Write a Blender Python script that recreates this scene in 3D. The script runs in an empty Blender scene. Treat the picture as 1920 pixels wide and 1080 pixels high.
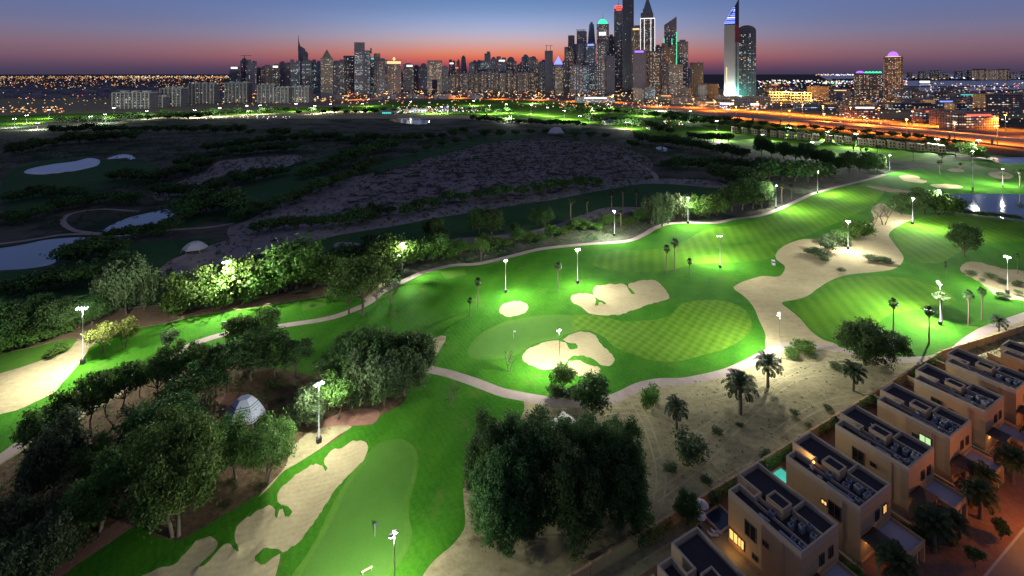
import bpy, math, random
import numpy as np
from mathutils import Vector, Matrix
from mathutils.geometry import delaunay_2d_cdt

# ------------------------------------------------------------------ camera, sky, exposure
random.seed(7)
rng = np.random.default_rng(7)
S = bpy.context.scene
COL = S.collection
EYE, FOC, HOR = 80.0, 900.0, 138.0         # eye height (m), focal length and horizon row in 1920 px units
cam_d = bpy.data.cameras.new('camera')
cam_d.sensor_width = 36.0
cam_d.lens = 36.0 * FOC / 1920.0
cam_d.shift_y = -(540.0 - HOR) / 1920.0
cam_d.clip_start = 1.0
cam_d.clip_end = 60000.0
cam = bpy.data.objects.new('camera', cam_d)
COL.objects.link(cam)
cam.location = (0, 0, EYE)
cam.rotation_euler = (math.radians(90), 0, 0)
S.camera = cam
S.view_settings.view_transform = 'Standard'
S.view_settings.look = 'None'
S.view_settings.gamma = 1.0
S.view_settings.exposure = 0.0
S.view_settings.use_curve_mapping = False
S.cycles.use_denoising = True
S.cycles.max_bounces = 5
S.cycles.diffuse_bounces = 2
S.cycles.glossy_bounces = 2
S.cycles.transmission_bounces = 3
S.cycles.transparent_max_bounces = 6
S.cycles.sample_clamp_indirect = 4.0
S.cycles.use_light_tree = True

def lin(c):
    out = []
    for v in c:
        v = v / 255.0
        out.append(v / 12.92 if v <= 0.04045 else ((v + 0.055) / 1.055) ** 2.4)
    return tuple(out) + (1.0,)

world = bpy.data.worlds.new('World')
S.world = world
world.use_nodes = True
wn, wl = world.node_tree.nodes, world.node_tree.links
wn.clear()
w_out = wn.new('ShaderNodeOutputWorld')
w_bg = wn.new('ShaderNodeBackground')
w_tc = wn.new('ShaderNodeTexCoord')
w_sep = wn.new('ShaderNodeSeparateXYZ')
wl.new(w_tc.outputs['Generated'], w_sep.inputs[0])
def wmath(op, a, b=None):
    n = wn.new('ShaderNodeMath'); n.operation = op
    for i, v in enumerate((a, b)):
        if v is None: continue
        if isinstance(v, (int, float)): n.inputs[i].default_value = v
        else: wl.new(v, n.inputs[i])
    return n.outputs[0]
w_el = wmath('DIVIDE', wmath('ABSOLUTE', wmath('ARCSINE', w_sep.outputs['Z'])), math.pi / 2)
w_az = wmath('ARCTAN2', w_sep.outputs['X'], w_sep.outputs['Y'])
w_azn = wmath('DIVIDE', wmath('ADD', w_az, 0.01), math.radians(23))
w_glow = wmath('POWER', math.e, wmath('MULTIPLY', wmath('MULTIPLY', w_azn, w_azn), -1.0))
def wramp(stops):
    r = wn.new('ShaderNodeValToRGB')
    e = r.color_ramp.elements
    while len(e) < len(stops): e.new(0.5)
    for k, (d, c) in enumerate(stops):
        e[k].position = d / 90.0
        e[k].color = lin(c)
    wl.new(w_el, r.inputs[0])
    return r.outputs[0]
HIGH = [(14, (98, 120, 172)), (25, (94, 106, 148)), (45, (90, 95, 126)), (90, (86, 88, 114))]
SKY_MID = [(0, (84, 58, 84)), (.5, (122, 62, 88)), (1.1, (174, 84, 90)), (1.8, (224, 108, 88)), (2.5, (228, 138, 112)), (3.2, (216, 158, 150)),
           (4.0, (202, 174, 182)), (5.0, (178, 178, 204)), (6.2, (150, 168, 208)), (7.5, (122, 150, 196)), (8.7, (106, 138, 188))] + HIGH
SKY_SIDE = [(0, (66, 60, 84)), (.44, (76, 66, 90)), (.87, (92, 72, 96)), (1.3, (106, 82, 102)), (1.74, (118, 90, 108)), (2.2, (124, 98, 114)),
            (2.75, (129, 104, 122)), (3.4, (125, 110, 132)), (4.2, (118, 114, 145)), (5.1, (108, 112, 148)), (6.0, (102, 112, 154)), (8, (97, 112, 162))] + HIGH
w_mix = wn.new('ShaderNodeMix'); w_mix.data_type = 'RGBA'
wl.new(w_glow, w_mix.inputs['Factor'])
wl.new(wramp(SKY_SIDE), w_mix.inputs['A'])
wl.new(wramp(SKY_MID), w_mix.inputs['B'])
wl.new(w_mix.outputs['Result'], w_bg.inputs['Color'])
w_bg.inputs['Strength'].default_value = 1.0
wl.new(w_bg.outputs[0], w_out.inputs[0])

# ------------------------------------------------------------------ relief of the ground
MOUNDS = []                                  # x, y, radius, height
def h0(x, y):
    """gentle golf-course relief, flat beyond 700 m and under the houses"""
    x = np.asarray(x, float); y = np.asarray(y, float)
    k = np.clip((700 - y) / 350, 0, 1) * np.clip((y - 55) / 25, 0, 1)
    k = k * np.clip((y * 0.26 + 8 - (x - 10) * .9 + 60 - 0.0 * y) / 40, 0.0, 1)
    z = 0.55 * np.sin(x / 23 + 1.3) * np.cos(y / 31 + .5) + 0.35 * np.sin((x + y) / 14.0) * np.cos((x - y) / 19 + 2) + 0.5 * np.sin(x / 60 - y / 77)
    yl = -.4756 * (x - 42.8) + .8796 * (y - 71.0)          # flat under the villa row
    k = k * np.clip((yl - 19.5) / 12, 0, 1)
    z = z * k
    for mx, my, mr, mh in MOUNDS:
        z = z + mh * np.exp(-((x - mx) ** 2 + (y - my) ** 2) / (mr * mr))
    return z

def ground(u, v, z0=None):
    """point of the terrain seen at photo pixel (u, v)"""
    u = np.asarray(u, float); v = np.asarray(v, float)
    h = np.zeros_like(u)
    for _ in range(5):
        Y = (EYE - h) * FOC / (v - HOR)
        X = (u - 960) * Y / FOC
        h = h0(X, Y) if z0 is None else np.full_like(X, z0)
    return X, Y, h

def gp(u, v, z0=None):
    X, Y, h = ground(np.array([u]), np.array([v]), z0)
    return float(X[0]), float(Y[0]), float(h[0])

def zc(ox, oy, s, pts):                      # points read in an enlargement of the photo
    return [(ox + x / s, oy + y / s) for x, y in pts]

def spline(pts, closed=True, step=0.9):
    """Catmull-Rom through world points"""
    P = np.array(pts, float); n = len(P); out = []
    rngk = range(n) if closed else range(n - 1)
    for i in rngk:
        if closed: p0, p1, p2, p3 = P[(i - 1) % n], P[i], P[(i + 1) % n], P[(i + 2) % n]
        else: p0, p1, p2, p3 = P[max(i - 1, 0)], P[i], P[i + 1], P[min(i + 2, n - 1)]
        L = np.linalg.norm(p2 - p1)
        st = max(step, np.hypot(*(p1)) * 0.006)
        m = max(1, min(24, int(L / st)))
        # centripetal-ish: scale tangents to the segment
        t1 = (p2 - p0) / 2; t2 = (p3 - p1) / 2
        l1 = np.linalg.norm(t1) + 1e-9; l2 = np.linalg.norm(t2) + 1e-9
        t1 = t1 * min(1, L / l1); t2 = t2 * min(1, L / l2)
        for k in range(m):
            t = k / m
            out.append((2 * t**3 - 3 * t**2 + 1) * p1 + (t**3 - 2 * t**2 + t) * t1 + (-2 * t**3 + 3 * t**2) * p2 + (t**3 - t**2) * t2)
    if not closed: out.append(P[-1])
    return np.array(out)

def area_px(pts, step=0.9, smooth=True):     # closed outline from photo pixels -> world polygon
    a = np.array(pts, float)
    X, Y, _ = ground(a[:, 0], a[:, 1])
    w = np.stack([X, Y], 1)
    return spline(w, True, step) if smooth else w

def band_px(pts, width, step=0.9, px=True):
    """a path of even width (m) along photo pixels"""
    a = np.array(pts, float)
    if px:
        X, Y, _ = ground(a[:, 0], a[:, 1]); a = np.stack([X, Y], 1)
    c = spline(a, False, step)
    d = np.gradient(c, axis=0); d /= (np.linalg.norm(d, axis=1, keepdims=True) + 1e-9)
    n = np.stack([-d[:, 1], d[:, 0]], 1) * width / 2
    return np.concatenate([c + n, (c - n)[::-1]])

def inside(poly, x, y):
    """points in polygon, vectorised"""
    res = np.zeros(len(x), bool)
    bb = (x >= poly[:, 0].min()) & (x <= poly[:, 0].max()) & (y >= poly[:, 1].min()) & (y <= poly[:, 1].max())
    idx = np.nonzero(bb)[0]
    if len(idx) == 0: return res
    px, py = x[idx], y[idx]; r = np.zeros(len(idx), bool)
    x1, y1 = poly[:, 0], poly[:, 1]; x2, y2 = np.roll(x1, -1), np.roll(y1, -1)
    for a, b, c, d in zip(x1, y1, x2, y2):
        if b == d: continue
        k = ((b > py) != (d > py)) & (px < (c - a) * (py - b) / (d - b) + a)
        r ^= k
    res[idx] = r
    return res

def edge_dist(poly, x, y, reach=6.0):
    """distance to the outline (only worked out near it, else reach)"""
    out = np.full(len(x), reach)
    bb = (x >= poly[:, 0].min() - reach) & (x <= poly[:, 0].max() + reach) & (y >= poly[:, 1].min() - reach) & (y <= poly[:, 1].max() + reach)
    idx = np.nonzero(bb)[0]
    if len(idx) == 0: return out
    p = np.stack([x[idx], y[idx]], 1); best = np.full(len(idx), reach)
    A = poly; B = np.roll(poly, -1, 0)
    for a, b in zip(A, B):
        ab = b - a; L = ab @ ab
        if L < 1e-12: continue
        t = np.clip(((p - a) @ ab) / L, 0, 1)
        q = a + t[:, None] * ab
        best = np.minimum(best, np.hypot(*(p - q).T))
    out[idx] = best
    return out

# ------------------------------------------------------------------ materials
def new_mat(name):
    m = bpy.data.materials.new(name); m.use_nodes = True
    nt = m.node_tree
    return m, nt, nt.nodes, nt.links, nt.nodes['Principled BSDF']

def nd(nt, kind, **kw):
    n = nt.nodes.new(kind)
    for k, v in kw.items():
        if k in n.bl_rna.properties: setattr(n, k, v)
    return n

def plain(name, col, rough=.7, metal=0, noise=0.0, nscale=1.0, bump=0.0, spec=None):
    m, nt, N, L, b = new_mat(name)
    b.inputs['Roughness'].default_value = rough
    b.inputs['Metallic'].default_value = metal
    b.inputs['Base Color'].default_value = (*col, 1)
    if spec is not None: b.inputs['Specular IOR Level'].default_value = spec
    if noise > 0:
        tc = nd(nt, 'ShaderNodeTexCoord')
        no = nd(nt, 'ShaderNodeTexNoise'); no.inputs['Scale'].default_value = nscale; no.inputs['Detail'].default_value = 5
        L.new(tc.outputs['Object'], no.inputs['Vector'])
        mx = nd(nt, 'ShaderNodeMix', data_type='RGBA')
        mx.inputs['A'].default_value = (*[c * (1 - noise) for c in col], 1)
        mx.inputs['B'].default_value = (*[min(1, c * (1 + noise)) for c in col], 1)
        L.new(no.outputs['Fac'], mx.inputs['Factor']); L.new(mx.outputs['Result'], b.inputs['Base Color'])
        if bump:
            bp = nd(nt, 'ShaderNodeBump'); bp.inputs['Distance'].default_value = bump
            L.new(no.outputs['Fac'], bp.inputs['Height']); L.new(bp.outputs[0], b.inputs['Normal'])
    return m

def emitter(name, col, strength, sampled=False):
    m, nt, N, L, b = new_mat(name)
    b.inputs['Base Color'].default_value = (.05, .05, .05, 1)
    b.inputs['Emission Color'].default_value = (*col, 1)
    b.inputs['Emission Strength'].default_value = strength
    if not sampled: m.cycles.emission_sampling = 'NONE'
    return m

def ground_mat(name, c1, c2, scale=.08, fine=2.5, rough=.9, stripes=None, bump=.05, c3=None, s3=.5, t3=(.55, .7), cross=False, wave=0.0, tracks=0.0):
    """two-tone natural surface: broad noise + fine grain, optional mowing bands, optional third tone in patches"""
    m, nt, N, L, b = new_mat(name)
    b.inputs['Roughness'].default_value = rough
    b.inputs['Specular IOR Level'].default_value = .04
    tc = nd(nt, 'ShaderNodeTexCoord')
    def noise(sc, det=4, rgh=.55, vec=None):
        n = nd(nt, 'ShaderNodeTexNoise'); n.inputs['Scale'].default_value = sc; n.inputs['Detail'].default_value = det; n.inputs['Roughness'].default_value = rgh
        L.new(vec or tc.outputs['Object'], n.inputs['Vector']); return n.outputs['Fac']
    def mth(op, a, bb):
        n = nd(nt, 'ShaderNodeMath', operation=op)
        for i, v in enumerate((a, bb)):
            if isinstance(v, (int, float)): n.inputs[i].default_value = v
            else: L.new(v, n.inputs[i])
        return n.outputs[0]
    broad = noise(scale, 5); grain = noise(fine, 4, .7); mid = noise(scale * 7, 3)
    f = mth('ADD', mth('ADD', mth('MULTIPLY', mth('SUBTRACT', broad, .5), 1.6), mth('MULTIPLY', mth('SUBTRACT', grain, .5), 1.5)), mth('MULTIPLY', mth('SUBTRACT', mid, .5), .7))
    f = mth('ADD', f, .5)
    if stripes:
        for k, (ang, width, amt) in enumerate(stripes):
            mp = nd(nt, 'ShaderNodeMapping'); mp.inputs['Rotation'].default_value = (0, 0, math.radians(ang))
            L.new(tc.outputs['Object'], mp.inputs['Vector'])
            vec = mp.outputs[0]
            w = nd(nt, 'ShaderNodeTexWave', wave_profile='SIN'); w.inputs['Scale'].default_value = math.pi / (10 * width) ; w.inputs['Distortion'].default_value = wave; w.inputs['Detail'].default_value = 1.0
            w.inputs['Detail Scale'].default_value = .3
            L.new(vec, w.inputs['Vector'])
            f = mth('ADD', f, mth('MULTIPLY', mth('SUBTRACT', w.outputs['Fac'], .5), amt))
    if tracks:
        mp = nd(nt, 'ShaderNodeMapping'); mp.inputs['Rotation'].default_value = (0, 0, math.radians(-38)); mp.inputs['Scale'].default_value = (.07, .45, 1)
        L.new(tc.outputs['Object'], mp.inputs['Vector'])
        d = nd(nt, 'ShaderNodeTexNoise'); d.inputs['Scale'].default_value = 1.0; d.inputs['Detail'].default_value = 3; d.inputs['Distortion'].default_value = 2.2
        L.new(mp.outputs[0], d.inputs['Vector'])
        f = mth('ADD', f, mth('MULTIPLY', mth('SUBTRACT', d.outputs['Fac'], .5), tracks))
    cl = nd(nt, 'ShaderNodeClamp'); L.new(f, cl.inputs[0])
    mx = nd(nt, 'ShaderNodeMix', data_type='RGBA'); mx.inputs['A'].default_value = (*c1, 1); mx.inputs['B'].default_value = (*c2, 1)
    L.new(cl.outputs[0], mx.inputs['Factor']); out = mx.outputs['Result']
    if c3:
        mr = nd(nt, 'ShaderNodeMapRange', interpolation_type='SMOOTHSTEP'); mr.inputs['From Min'].default_value = t3[0]; mr.inputs['From Max'].default_value = t3[1]
        L.new(noise(s3, 6, .65), mr.inputs['Value'])
        m2 = nd(nt, 'ShaderNodeMix', data_type='RGBA'); m2.inputs['B'].default_value = (*c3, 1)
        L.new(out, m2.inputs['A']); L.new(mr.outputs[0], m2.inputs['Factor']); out = m2.outputs['Result']
    L.new(out, b.inputs['Base Color'])
    if bump:
        bp = nd(nt, 'ShaderNodeBump'); bp.inputs['Distance'].default_value = bump; bp.inputs['Strength'].default_value = .8
        L.new(f, bp.inputs['Height']); L.new(bp.outputs[0], b.inputs['Normal'])
    return m

G_DK, G_LT = (.022, .100, .007), (.048, .165, .010)
M = {}
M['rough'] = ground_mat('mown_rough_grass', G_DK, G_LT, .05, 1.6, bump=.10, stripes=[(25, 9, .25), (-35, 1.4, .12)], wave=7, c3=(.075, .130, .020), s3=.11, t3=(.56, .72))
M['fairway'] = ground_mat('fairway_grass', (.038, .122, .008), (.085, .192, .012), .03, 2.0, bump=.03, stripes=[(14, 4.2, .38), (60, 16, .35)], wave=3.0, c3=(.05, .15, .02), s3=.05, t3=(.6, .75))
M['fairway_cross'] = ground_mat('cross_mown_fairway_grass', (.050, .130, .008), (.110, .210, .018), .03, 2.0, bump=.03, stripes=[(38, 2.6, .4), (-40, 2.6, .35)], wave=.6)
M['green'] = ground_mat('putting_green_grass', (.048, .130, .018), (.072, .165, .026), .05, 3.0, bump=.01)
M['collar'] = ground_mat('collar_grass', (.050, .135, .016), (.085, .180, .026), .08, 2.0, bump=.03)
M['sand'] = ground_mat('bunker_sand', (.27, .22, .125), (.38, .315, .185), .10, 1.5, bump=.05, stripes=[(70, 1.1, .22)], wave=5)
M['waste'] = ground_mat('waste_sand', (.27, .215, .12), (.40, .33, .19), .07, .9, bump=.08, tracks=.9)
M['desert'] = ground_mat('desert_sand', (.185, .155, .085), (.36, .31, .175), .06, .8, bump=.12, tracks=.6, c3=(.10, .085, .045), s3=.16, t3=(.58, .72))
M['rut'] = ground_mat('compacted_wheel_rut', (.23, .195, .11), (.42, .36, .21), .1, 1.5, bump=.05)
M['mulch'] = ground_mat('brown_leaf_litter', (.055, .036, .022), (.16, .105, .062), .12, 1.2, bump=.15, c3=(.03, .035, .015), s3=.25, t3=(.5, .65))
M['dirt'] = ground_mat('bare_brown_soil', (.10, .066, .042), (.20, .135, .085), .10, 1.0, bump=.1)
M['red_dirt'] = ground_mat('reddish_soil', (.20, .10, .075), (.28, .15, .11), .2, 1.5, bump=.05)
M['path'] = ground_mat('concrete_path', (.26, .20, .18), (.36, .29, .26), .3, 2.0, bump=.01)
M['scrub'] = ground_mat('scrub_soil', (.15, .12, .12), (.26, .215, .20), .02, .35, bump=.25, c3=(.035, .035, .03), s3=.11, t3=(.5, .6))
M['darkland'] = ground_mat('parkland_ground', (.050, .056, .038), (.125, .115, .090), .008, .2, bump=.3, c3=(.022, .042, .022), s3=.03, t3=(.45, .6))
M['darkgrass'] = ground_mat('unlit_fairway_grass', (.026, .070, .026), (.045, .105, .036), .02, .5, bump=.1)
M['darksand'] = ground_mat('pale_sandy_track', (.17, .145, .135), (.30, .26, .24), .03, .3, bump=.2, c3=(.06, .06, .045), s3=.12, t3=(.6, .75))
M['city'] = ground_mat('city_ground', (.03, .027, .027), (.09, .075, .065), .004, .05, bump=0)
M['asphalt'] = ground_mat('asphalt', (.045, .042, .04), (.065, .06, .058), .05, 1.0, bump=.01)
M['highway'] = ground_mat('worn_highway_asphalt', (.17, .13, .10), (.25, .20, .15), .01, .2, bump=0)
M['paving'] = ground_mat('terracotta_paving', (.17, .085, .06), (.26, .14, .10), .2, 1.6, bump=.02)
m, nt, N_, L_, b_ = new_mat('pond_water')
b_.inputs['Base Color'].default_value = (.015, .018, .03, 1); b_.inputs['Roughness'].default_value = .07; b_.inputs['IOR'].default_value = 1.8
no = nd(nt, 'ShaderNodeTexNoise'); no.inputs['Scale'].default_value = .6; no.inputs['Detail'].default_value = 3
tc = nd(nt, 'ShaderNodeTexCoord'); L_.new(tc.outputs['Object'], no.inputs['Vector'])
bp = nd(nt, 'ShaderNodeBump'); bp.inputs['Distance'].default_value = .03; bp.inputs['Strength'].default_value = .35
L_.new(no.outputs['Fac'], bp.inputs['Height']); L_.new(bp.outputs[0], b_.inputs['Normal'])
M['water'] = m
M['lake'] = m.copy(); M['lake'].name = 'lake_water'; M['lake'].node_tree.nodes['Principled BSDF'].inputs['IOR'].default_value = 1.33; M['lake'].node_tree.nodes['Principled BSDF'].inputs['Base Color'].default_value = (.02, .03, .055, 1)
M['sea'] = plain('sea_water', (.03, .045, .075), .25)

# ------------------------------------------------------------------ object helpers
def tag(o, label=None, cat=None, group=None, kind=None):
    if label: o['label'] = label
    if cat: o['category'] = cat
    if group: o['group'] = group
    if kind: o['kind'] = kind
    return o

def link(name, mesh, parent=None, loc=None):
    o = bpy.data.objects.new(name, mesh); COL.objects.link(o)
    if parent is not None: o.parent = parent
    if loc is not None: o.location = loc
    return o

def empty(name, loc, rz=0.0, s=1.0):
    o = bpy.data.objects.new(name, None); COL.objects.link(o)
    o.empty_display_size = .5
    o.location = loc; o.rotation_euler = (0, 0, rz); o.scale = (s, s, s)
    return o

def np_mesh(name, V, F, mats, midx=None, smooth=False):
    """mesh from numpy vertices and an (n,3) or (n,4) face array"""
    me = bpy.data.meshes.new(name)
    V = np.asarray(V, np.float32); F = np.asarray(F, np.int32)
    nf, k = F.shape
    me.vertices.add(len(V)); me.vertices.foreach_set('co', V.ravel())
    me.loops.add(nf * k); me.loops.foreach_set('vertex_index', F.ravel())
    me.polygons.add(nf); me.polygons.foreach_set('loop_start', np.arange(nf, dtype=np.int32) * k)
    if not isinstance(mats, (list, tuple)): mats = [mats]
    for m_ in mats: me.materials.append(m_)
    if midx is not None: me.polygons.foreach_set('material_index', np.asarray(midx, np.int32))
    me.polygons.foreach_set('use_smooth', np.full(nf, smooth))
    me.update(calc_edges=True)
    return me

class MB:
    """collects boxes, prisms and tubes and links them as one mesh"""
    def __init__(s): s.v = []; s.f = []; s.m = []
    def add(s, vs, fs, mi=0):
        o = len(s.v); s.v += [tuple(p) for p in vs]; s.f += [tuple(i + o for i in f) for f in fs]; s.m += [mi] * len(fs); return s
    def box(s, x0, x1, y0, y1, z0, z1, mi=0):
        vs = [(x0, y0, z0), (x1, y0, z0), (x1, y1, z0), (x0, y1, z0), (x0, y0, z1), (x1, y0, z1), (x1, y1, z1), (x0, y1, z1)]
        return s.add(vs, [(0, 3, 2, 1), (4, 5, 6, 7), (0, 1, 5, 4), (1, 2, 6, 5), (2, 3, 7, 6), (3, 0, 4, 7)], mi)
    def prism(s, poly, z0, z1, mi=0, top=None):
        """poly: ccw xy; top: optional xy list for the upper ring, z1 may be a list"""
        n = len(poly); top = top or poly
        z1s = z1 if isinstance(z1, (list, tuple)) else [z1] * n
        z0s = z0 if isinstance(z0, (list, tuple)) else [z0] * n
        vs = [(x, y, z) for (x, y), z in zip(poly, z0s)] + [(x, y, z) for (x, y), z in zip(top, z1s)]
        fs = [tuple(range(n - 1, -1, -1)), tuple(range(n, 2 * n))] + [(i, (i + 1) % n, n + (i + 1) % n, n + i) for i in range(n)]
        return s.add(vs, fs, mi)
    def ring(s, cx, cy, r, z0, z1, n=12, r1=None, mi=0):
        r1 = r if r1 is None else r1
        a = [2 * math.pi * i / n for i in range(n)]
        return s.prism([(cx + r * math.cos(t), cy + r * math.sin(t)) for t in a], z0, z1, mi, [(cx + r1 * math.cos(t), cy + r1 * math.sin(t)) for t in a])
    def tube(s, pts, rad, n=6, mi=0):
        pts = [Vector(p) for p in pts]
        rs = rad if isinstance(rad, (list, tuple)) else [rad] * len(pts)
        vs = []; fs = []
        for i, p in enumerate(pts):
            d = (pts[min(i + 1, len(pts) - 1)] - pts[max(i - 1, 0)])
            if d.length < 1e-6: d = Vector((0, 0, 1))
            d.normalize()
            a = d.cross(Vector((0, 0, 1)) if abs(d.z) < .9 else Vector((1, 0, 0))).normalized(); b = d.cross(a)
            for k in range(n):
                t = 2 * math.pi * k / n
                vs.append(p + (a * math.cos(t) + b * math.sin(t)) * rs[i])
        for i in range(len(pts) - 1):
            for k in range(n):
                fs.append((i * n + k, i * n + (k + 1) % n, (i + 1) * n + (k + 1) % n, (i + 1) * n + k))
        fs.append(tuple(range(n))); fs.append(tuple(range(len(vs) - 1, len(vs) - 1 - n, -1)))
        return s.add(vs, fs, mi)
    def dome(s, cx, cy, cz, r, rz, n=12, k=5, mi=0):
        vs = []; fs = []
        for j in range(k):
            t = math.pi / 2 * j / k
            for i in range(n):
                a = 2 * math.pi * i / n
                vs.append((cx + r * math.cos(t) * math.cos(a), cy + r * math.cos(t) * math.sin(a), cz + rz * math.sin(t)))
        vs.append((cx, cy, cz + rz))
        for j in range(k - 1):
            for i in range(n): fs.append((j * n + i, j * n + (i + 1) % n, (j + 1) * n + (i + 1) % n, (j + 1) * n + i))
        for i in range(n): fs.append(((k - 1) * n + i, (k - 1) * n + (i + 1) % n, k * n))
        fs.append(tuple(range(n - 1, -1, -1)))
        return s.add(vs, fs, mi)
    def mesh(s, name, mats, smooth=False):
        me = bpy.data.meshes.new(name); me.from_pydata(s.v, [], s.f)
        if not isinstance(mats, (list, tuple)): mats = [mats]
        for m_ in mats: me.materials.append(m_)
        me.polygons.foreach_set('material_index', s.m)
        if smooth: me.polygons.foreach_set('use_smooth', [True] * len(s.f))
        me.update(); return me
    def build(s, name, mats, parent=None, loc=None, smooth=False):
        return link(name, s.mesh(name, mats, smooth), parent, loc)

def dup(root, loc=None, rz=None, s=None):
    """a thing with copies of its parts and their sub-parts"""
    r = root.copy(); COL.objects.link(r)
    for k in ('label', 'group'):
        if k in r: del r[k]
    for ch in root.children:
        c = ch.copy(); COL.objects.link(c); c.parent = r
        for g in ch.children:
            d = g.copy(); COL.objects.link(d); d.parent = c
    if loc is not None: r.location = loc
    if rz is not None: r.rotation_euler = (0, 0, rz)
    if s is not None: r.scale = s if isinstance(s, tuple) else (s, s, s)
    return r

ORD = ('leftmost second third fourth fifth sixth seventh eighth ninth tenth eleventh twelfth thirteenth fourteenth fifteenth sixteenth seventeenth eighteenth '
       'nineteenth twentieth').split()
def nth(i, n, of='from the left'):
    if i == 0 and of == 'from the left': return 'leftmost'
    if i == n - 1 and n > 1 and of == 'from the left': return 'rightmost'
    w = ORD[i] if i else 'first'
    return w + ' ' + of
# ------------------------------------------------------------------ the ground: regions traced on one triangulated relief
R = []          # (object name, label, material, polygon, kind-of-relief)
def region(name, label, mat, poly, relief=None):
    R.append((name, label, mat, poly, relief))

Z1 = lambda p: zc(0, 0, 3, p); Z2 = lambda p: zc(640, 0, 3, p); Z3 = lambda p: zc(1280, 0, 3, p)
Z4 = lambda p: zc(0, 360, 3, p); Z5 = lambda p: zc(640, 360, 3, p); Z6 = lambda p: zc(1280, 360, 3, p)
Z7 = lambda p: zc(0, 720, 3, p); Z8 = lambda p: zc(640, 720, 3, p); Z9 = lambda p: zc(1280, 720, 3, p)

for (u, v, r, h) in [(985, 552, 9, .9), (1110, 540, 8, .6), (1240, 560, 10, .7), (930, 690, 9, .6), (1190, 650, 9, .7), (830, 600, 10, .9), (1300, 655, 10, -.4),
                     (1650, 560, 14, .5), (1500, 560, 12, .6), (1350, 520, 12, .5), (720, 850, 9, .5), (820, 900, 8, -.5),
                     (1600, 400, 18, 1.0), (1480, 400, 20, .8), (1750, 440, 20, .8), (300, 630, 14, .8), (130, 640, 10, .8), (60, 800, 8, .6)]:
    x_, y_, _z = gp(u, v, 0.0); MOUNDS.append((x_, y_, r, h))

NORTH_PATH = [(-60, 895), (0, 860), (43, 830), (73, 817), (113, 797), (150, 770), (187, 750), (217, 733), (247, 720), (300, 690), (330, 668), (345, 655), (367, 643), (400, 632), (433, 624),
              (467, 620), (500, 615), (533, 610), (567, 605), (600, 600), (640, 590), (690, 568), (717, 547), (757, 527), (790, 512), (827, 502), (853, 497), (893, 495), (927, 488), (960, 480),
              (1007, 468), (1053, 462), (1107, 457), (1140, 455), (1180, 451), (1207, 440), (1227, 428), (1250, 420), (1280, 417), (1313, 418), (1347, 417), (1380, 410), (1430, 403),
              (1460, 392), (1487, 380), (1520, 365), (1545, 357), (1580, 348), (1613, 340), (1640, 333), (1660, 327)]
SOUTH_PATH = [(773, 688), (800, 692), (840, 700), (900, 720), (940, 735), (973, 742), (1007, 748), (1040, 753), (1073, 755), (1107, 755), (1140, 750), (1163, 742), (1187, 730), (1207, 722),
              (1240, 716), (1280, 715), (1320, 708), (1363, 697), (1397, 683), (1423, 670), (1447, 658), (1467, 650), (1497, 645), (1530, 648), (1570, 654), (1597, 662), (1647, 672),
              (1697, 675), (1747, 673), (1780, 663), (1800, 653), (1820, 637), (1847, 620), (1880, 607), (1920, 593), (1990, 570)]

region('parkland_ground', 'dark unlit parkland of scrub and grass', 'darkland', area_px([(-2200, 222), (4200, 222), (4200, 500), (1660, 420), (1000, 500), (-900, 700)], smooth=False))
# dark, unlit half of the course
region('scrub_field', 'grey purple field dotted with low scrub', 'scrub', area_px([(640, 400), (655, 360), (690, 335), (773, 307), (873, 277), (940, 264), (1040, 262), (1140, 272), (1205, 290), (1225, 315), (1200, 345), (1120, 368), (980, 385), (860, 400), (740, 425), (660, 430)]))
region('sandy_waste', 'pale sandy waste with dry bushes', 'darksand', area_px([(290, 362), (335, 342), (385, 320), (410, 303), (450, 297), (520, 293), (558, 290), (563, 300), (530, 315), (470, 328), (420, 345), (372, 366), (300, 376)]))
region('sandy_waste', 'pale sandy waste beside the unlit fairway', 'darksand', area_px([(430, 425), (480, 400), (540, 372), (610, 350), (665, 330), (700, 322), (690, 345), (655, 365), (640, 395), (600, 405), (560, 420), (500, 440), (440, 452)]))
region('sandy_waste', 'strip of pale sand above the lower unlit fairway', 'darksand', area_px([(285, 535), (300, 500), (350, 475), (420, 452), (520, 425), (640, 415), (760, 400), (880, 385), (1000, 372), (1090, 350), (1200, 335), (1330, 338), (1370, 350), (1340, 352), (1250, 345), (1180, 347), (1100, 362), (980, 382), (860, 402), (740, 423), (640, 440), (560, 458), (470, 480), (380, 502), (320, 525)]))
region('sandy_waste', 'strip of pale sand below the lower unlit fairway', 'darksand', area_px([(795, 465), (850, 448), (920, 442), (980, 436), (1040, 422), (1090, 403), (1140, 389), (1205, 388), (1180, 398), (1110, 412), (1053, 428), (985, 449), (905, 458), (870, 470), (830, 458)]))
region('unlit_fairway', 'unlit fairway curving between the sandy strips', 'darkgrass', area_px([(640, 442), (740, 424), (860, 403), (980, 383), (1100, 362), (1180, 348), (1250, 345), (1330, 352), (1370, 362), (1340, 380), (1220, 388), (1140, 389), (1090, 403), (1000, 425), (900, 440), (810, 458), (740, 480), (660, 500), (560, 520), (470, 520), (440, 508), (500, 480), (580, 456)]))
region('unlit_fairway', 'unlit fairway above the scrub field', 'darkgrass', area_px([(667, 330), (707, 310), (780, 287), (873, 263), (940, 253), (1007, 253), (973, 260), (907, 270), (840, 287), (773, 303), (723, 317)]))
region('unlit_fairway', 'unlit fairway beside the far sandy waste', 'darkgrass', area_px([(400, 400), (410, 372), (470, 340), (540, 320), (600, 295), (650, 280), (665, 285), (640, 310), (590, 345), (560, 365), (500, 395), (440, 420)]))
region('unlit_fairway', 'unlit fairway round the oval pond', 'darkgrass', area_px([(0, 360), (20, 320), (90, 300), (160, 298), (230, 302), (300, 312), (280, 340), (200, 350), (110, 380), (30, 400)]))
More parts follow.
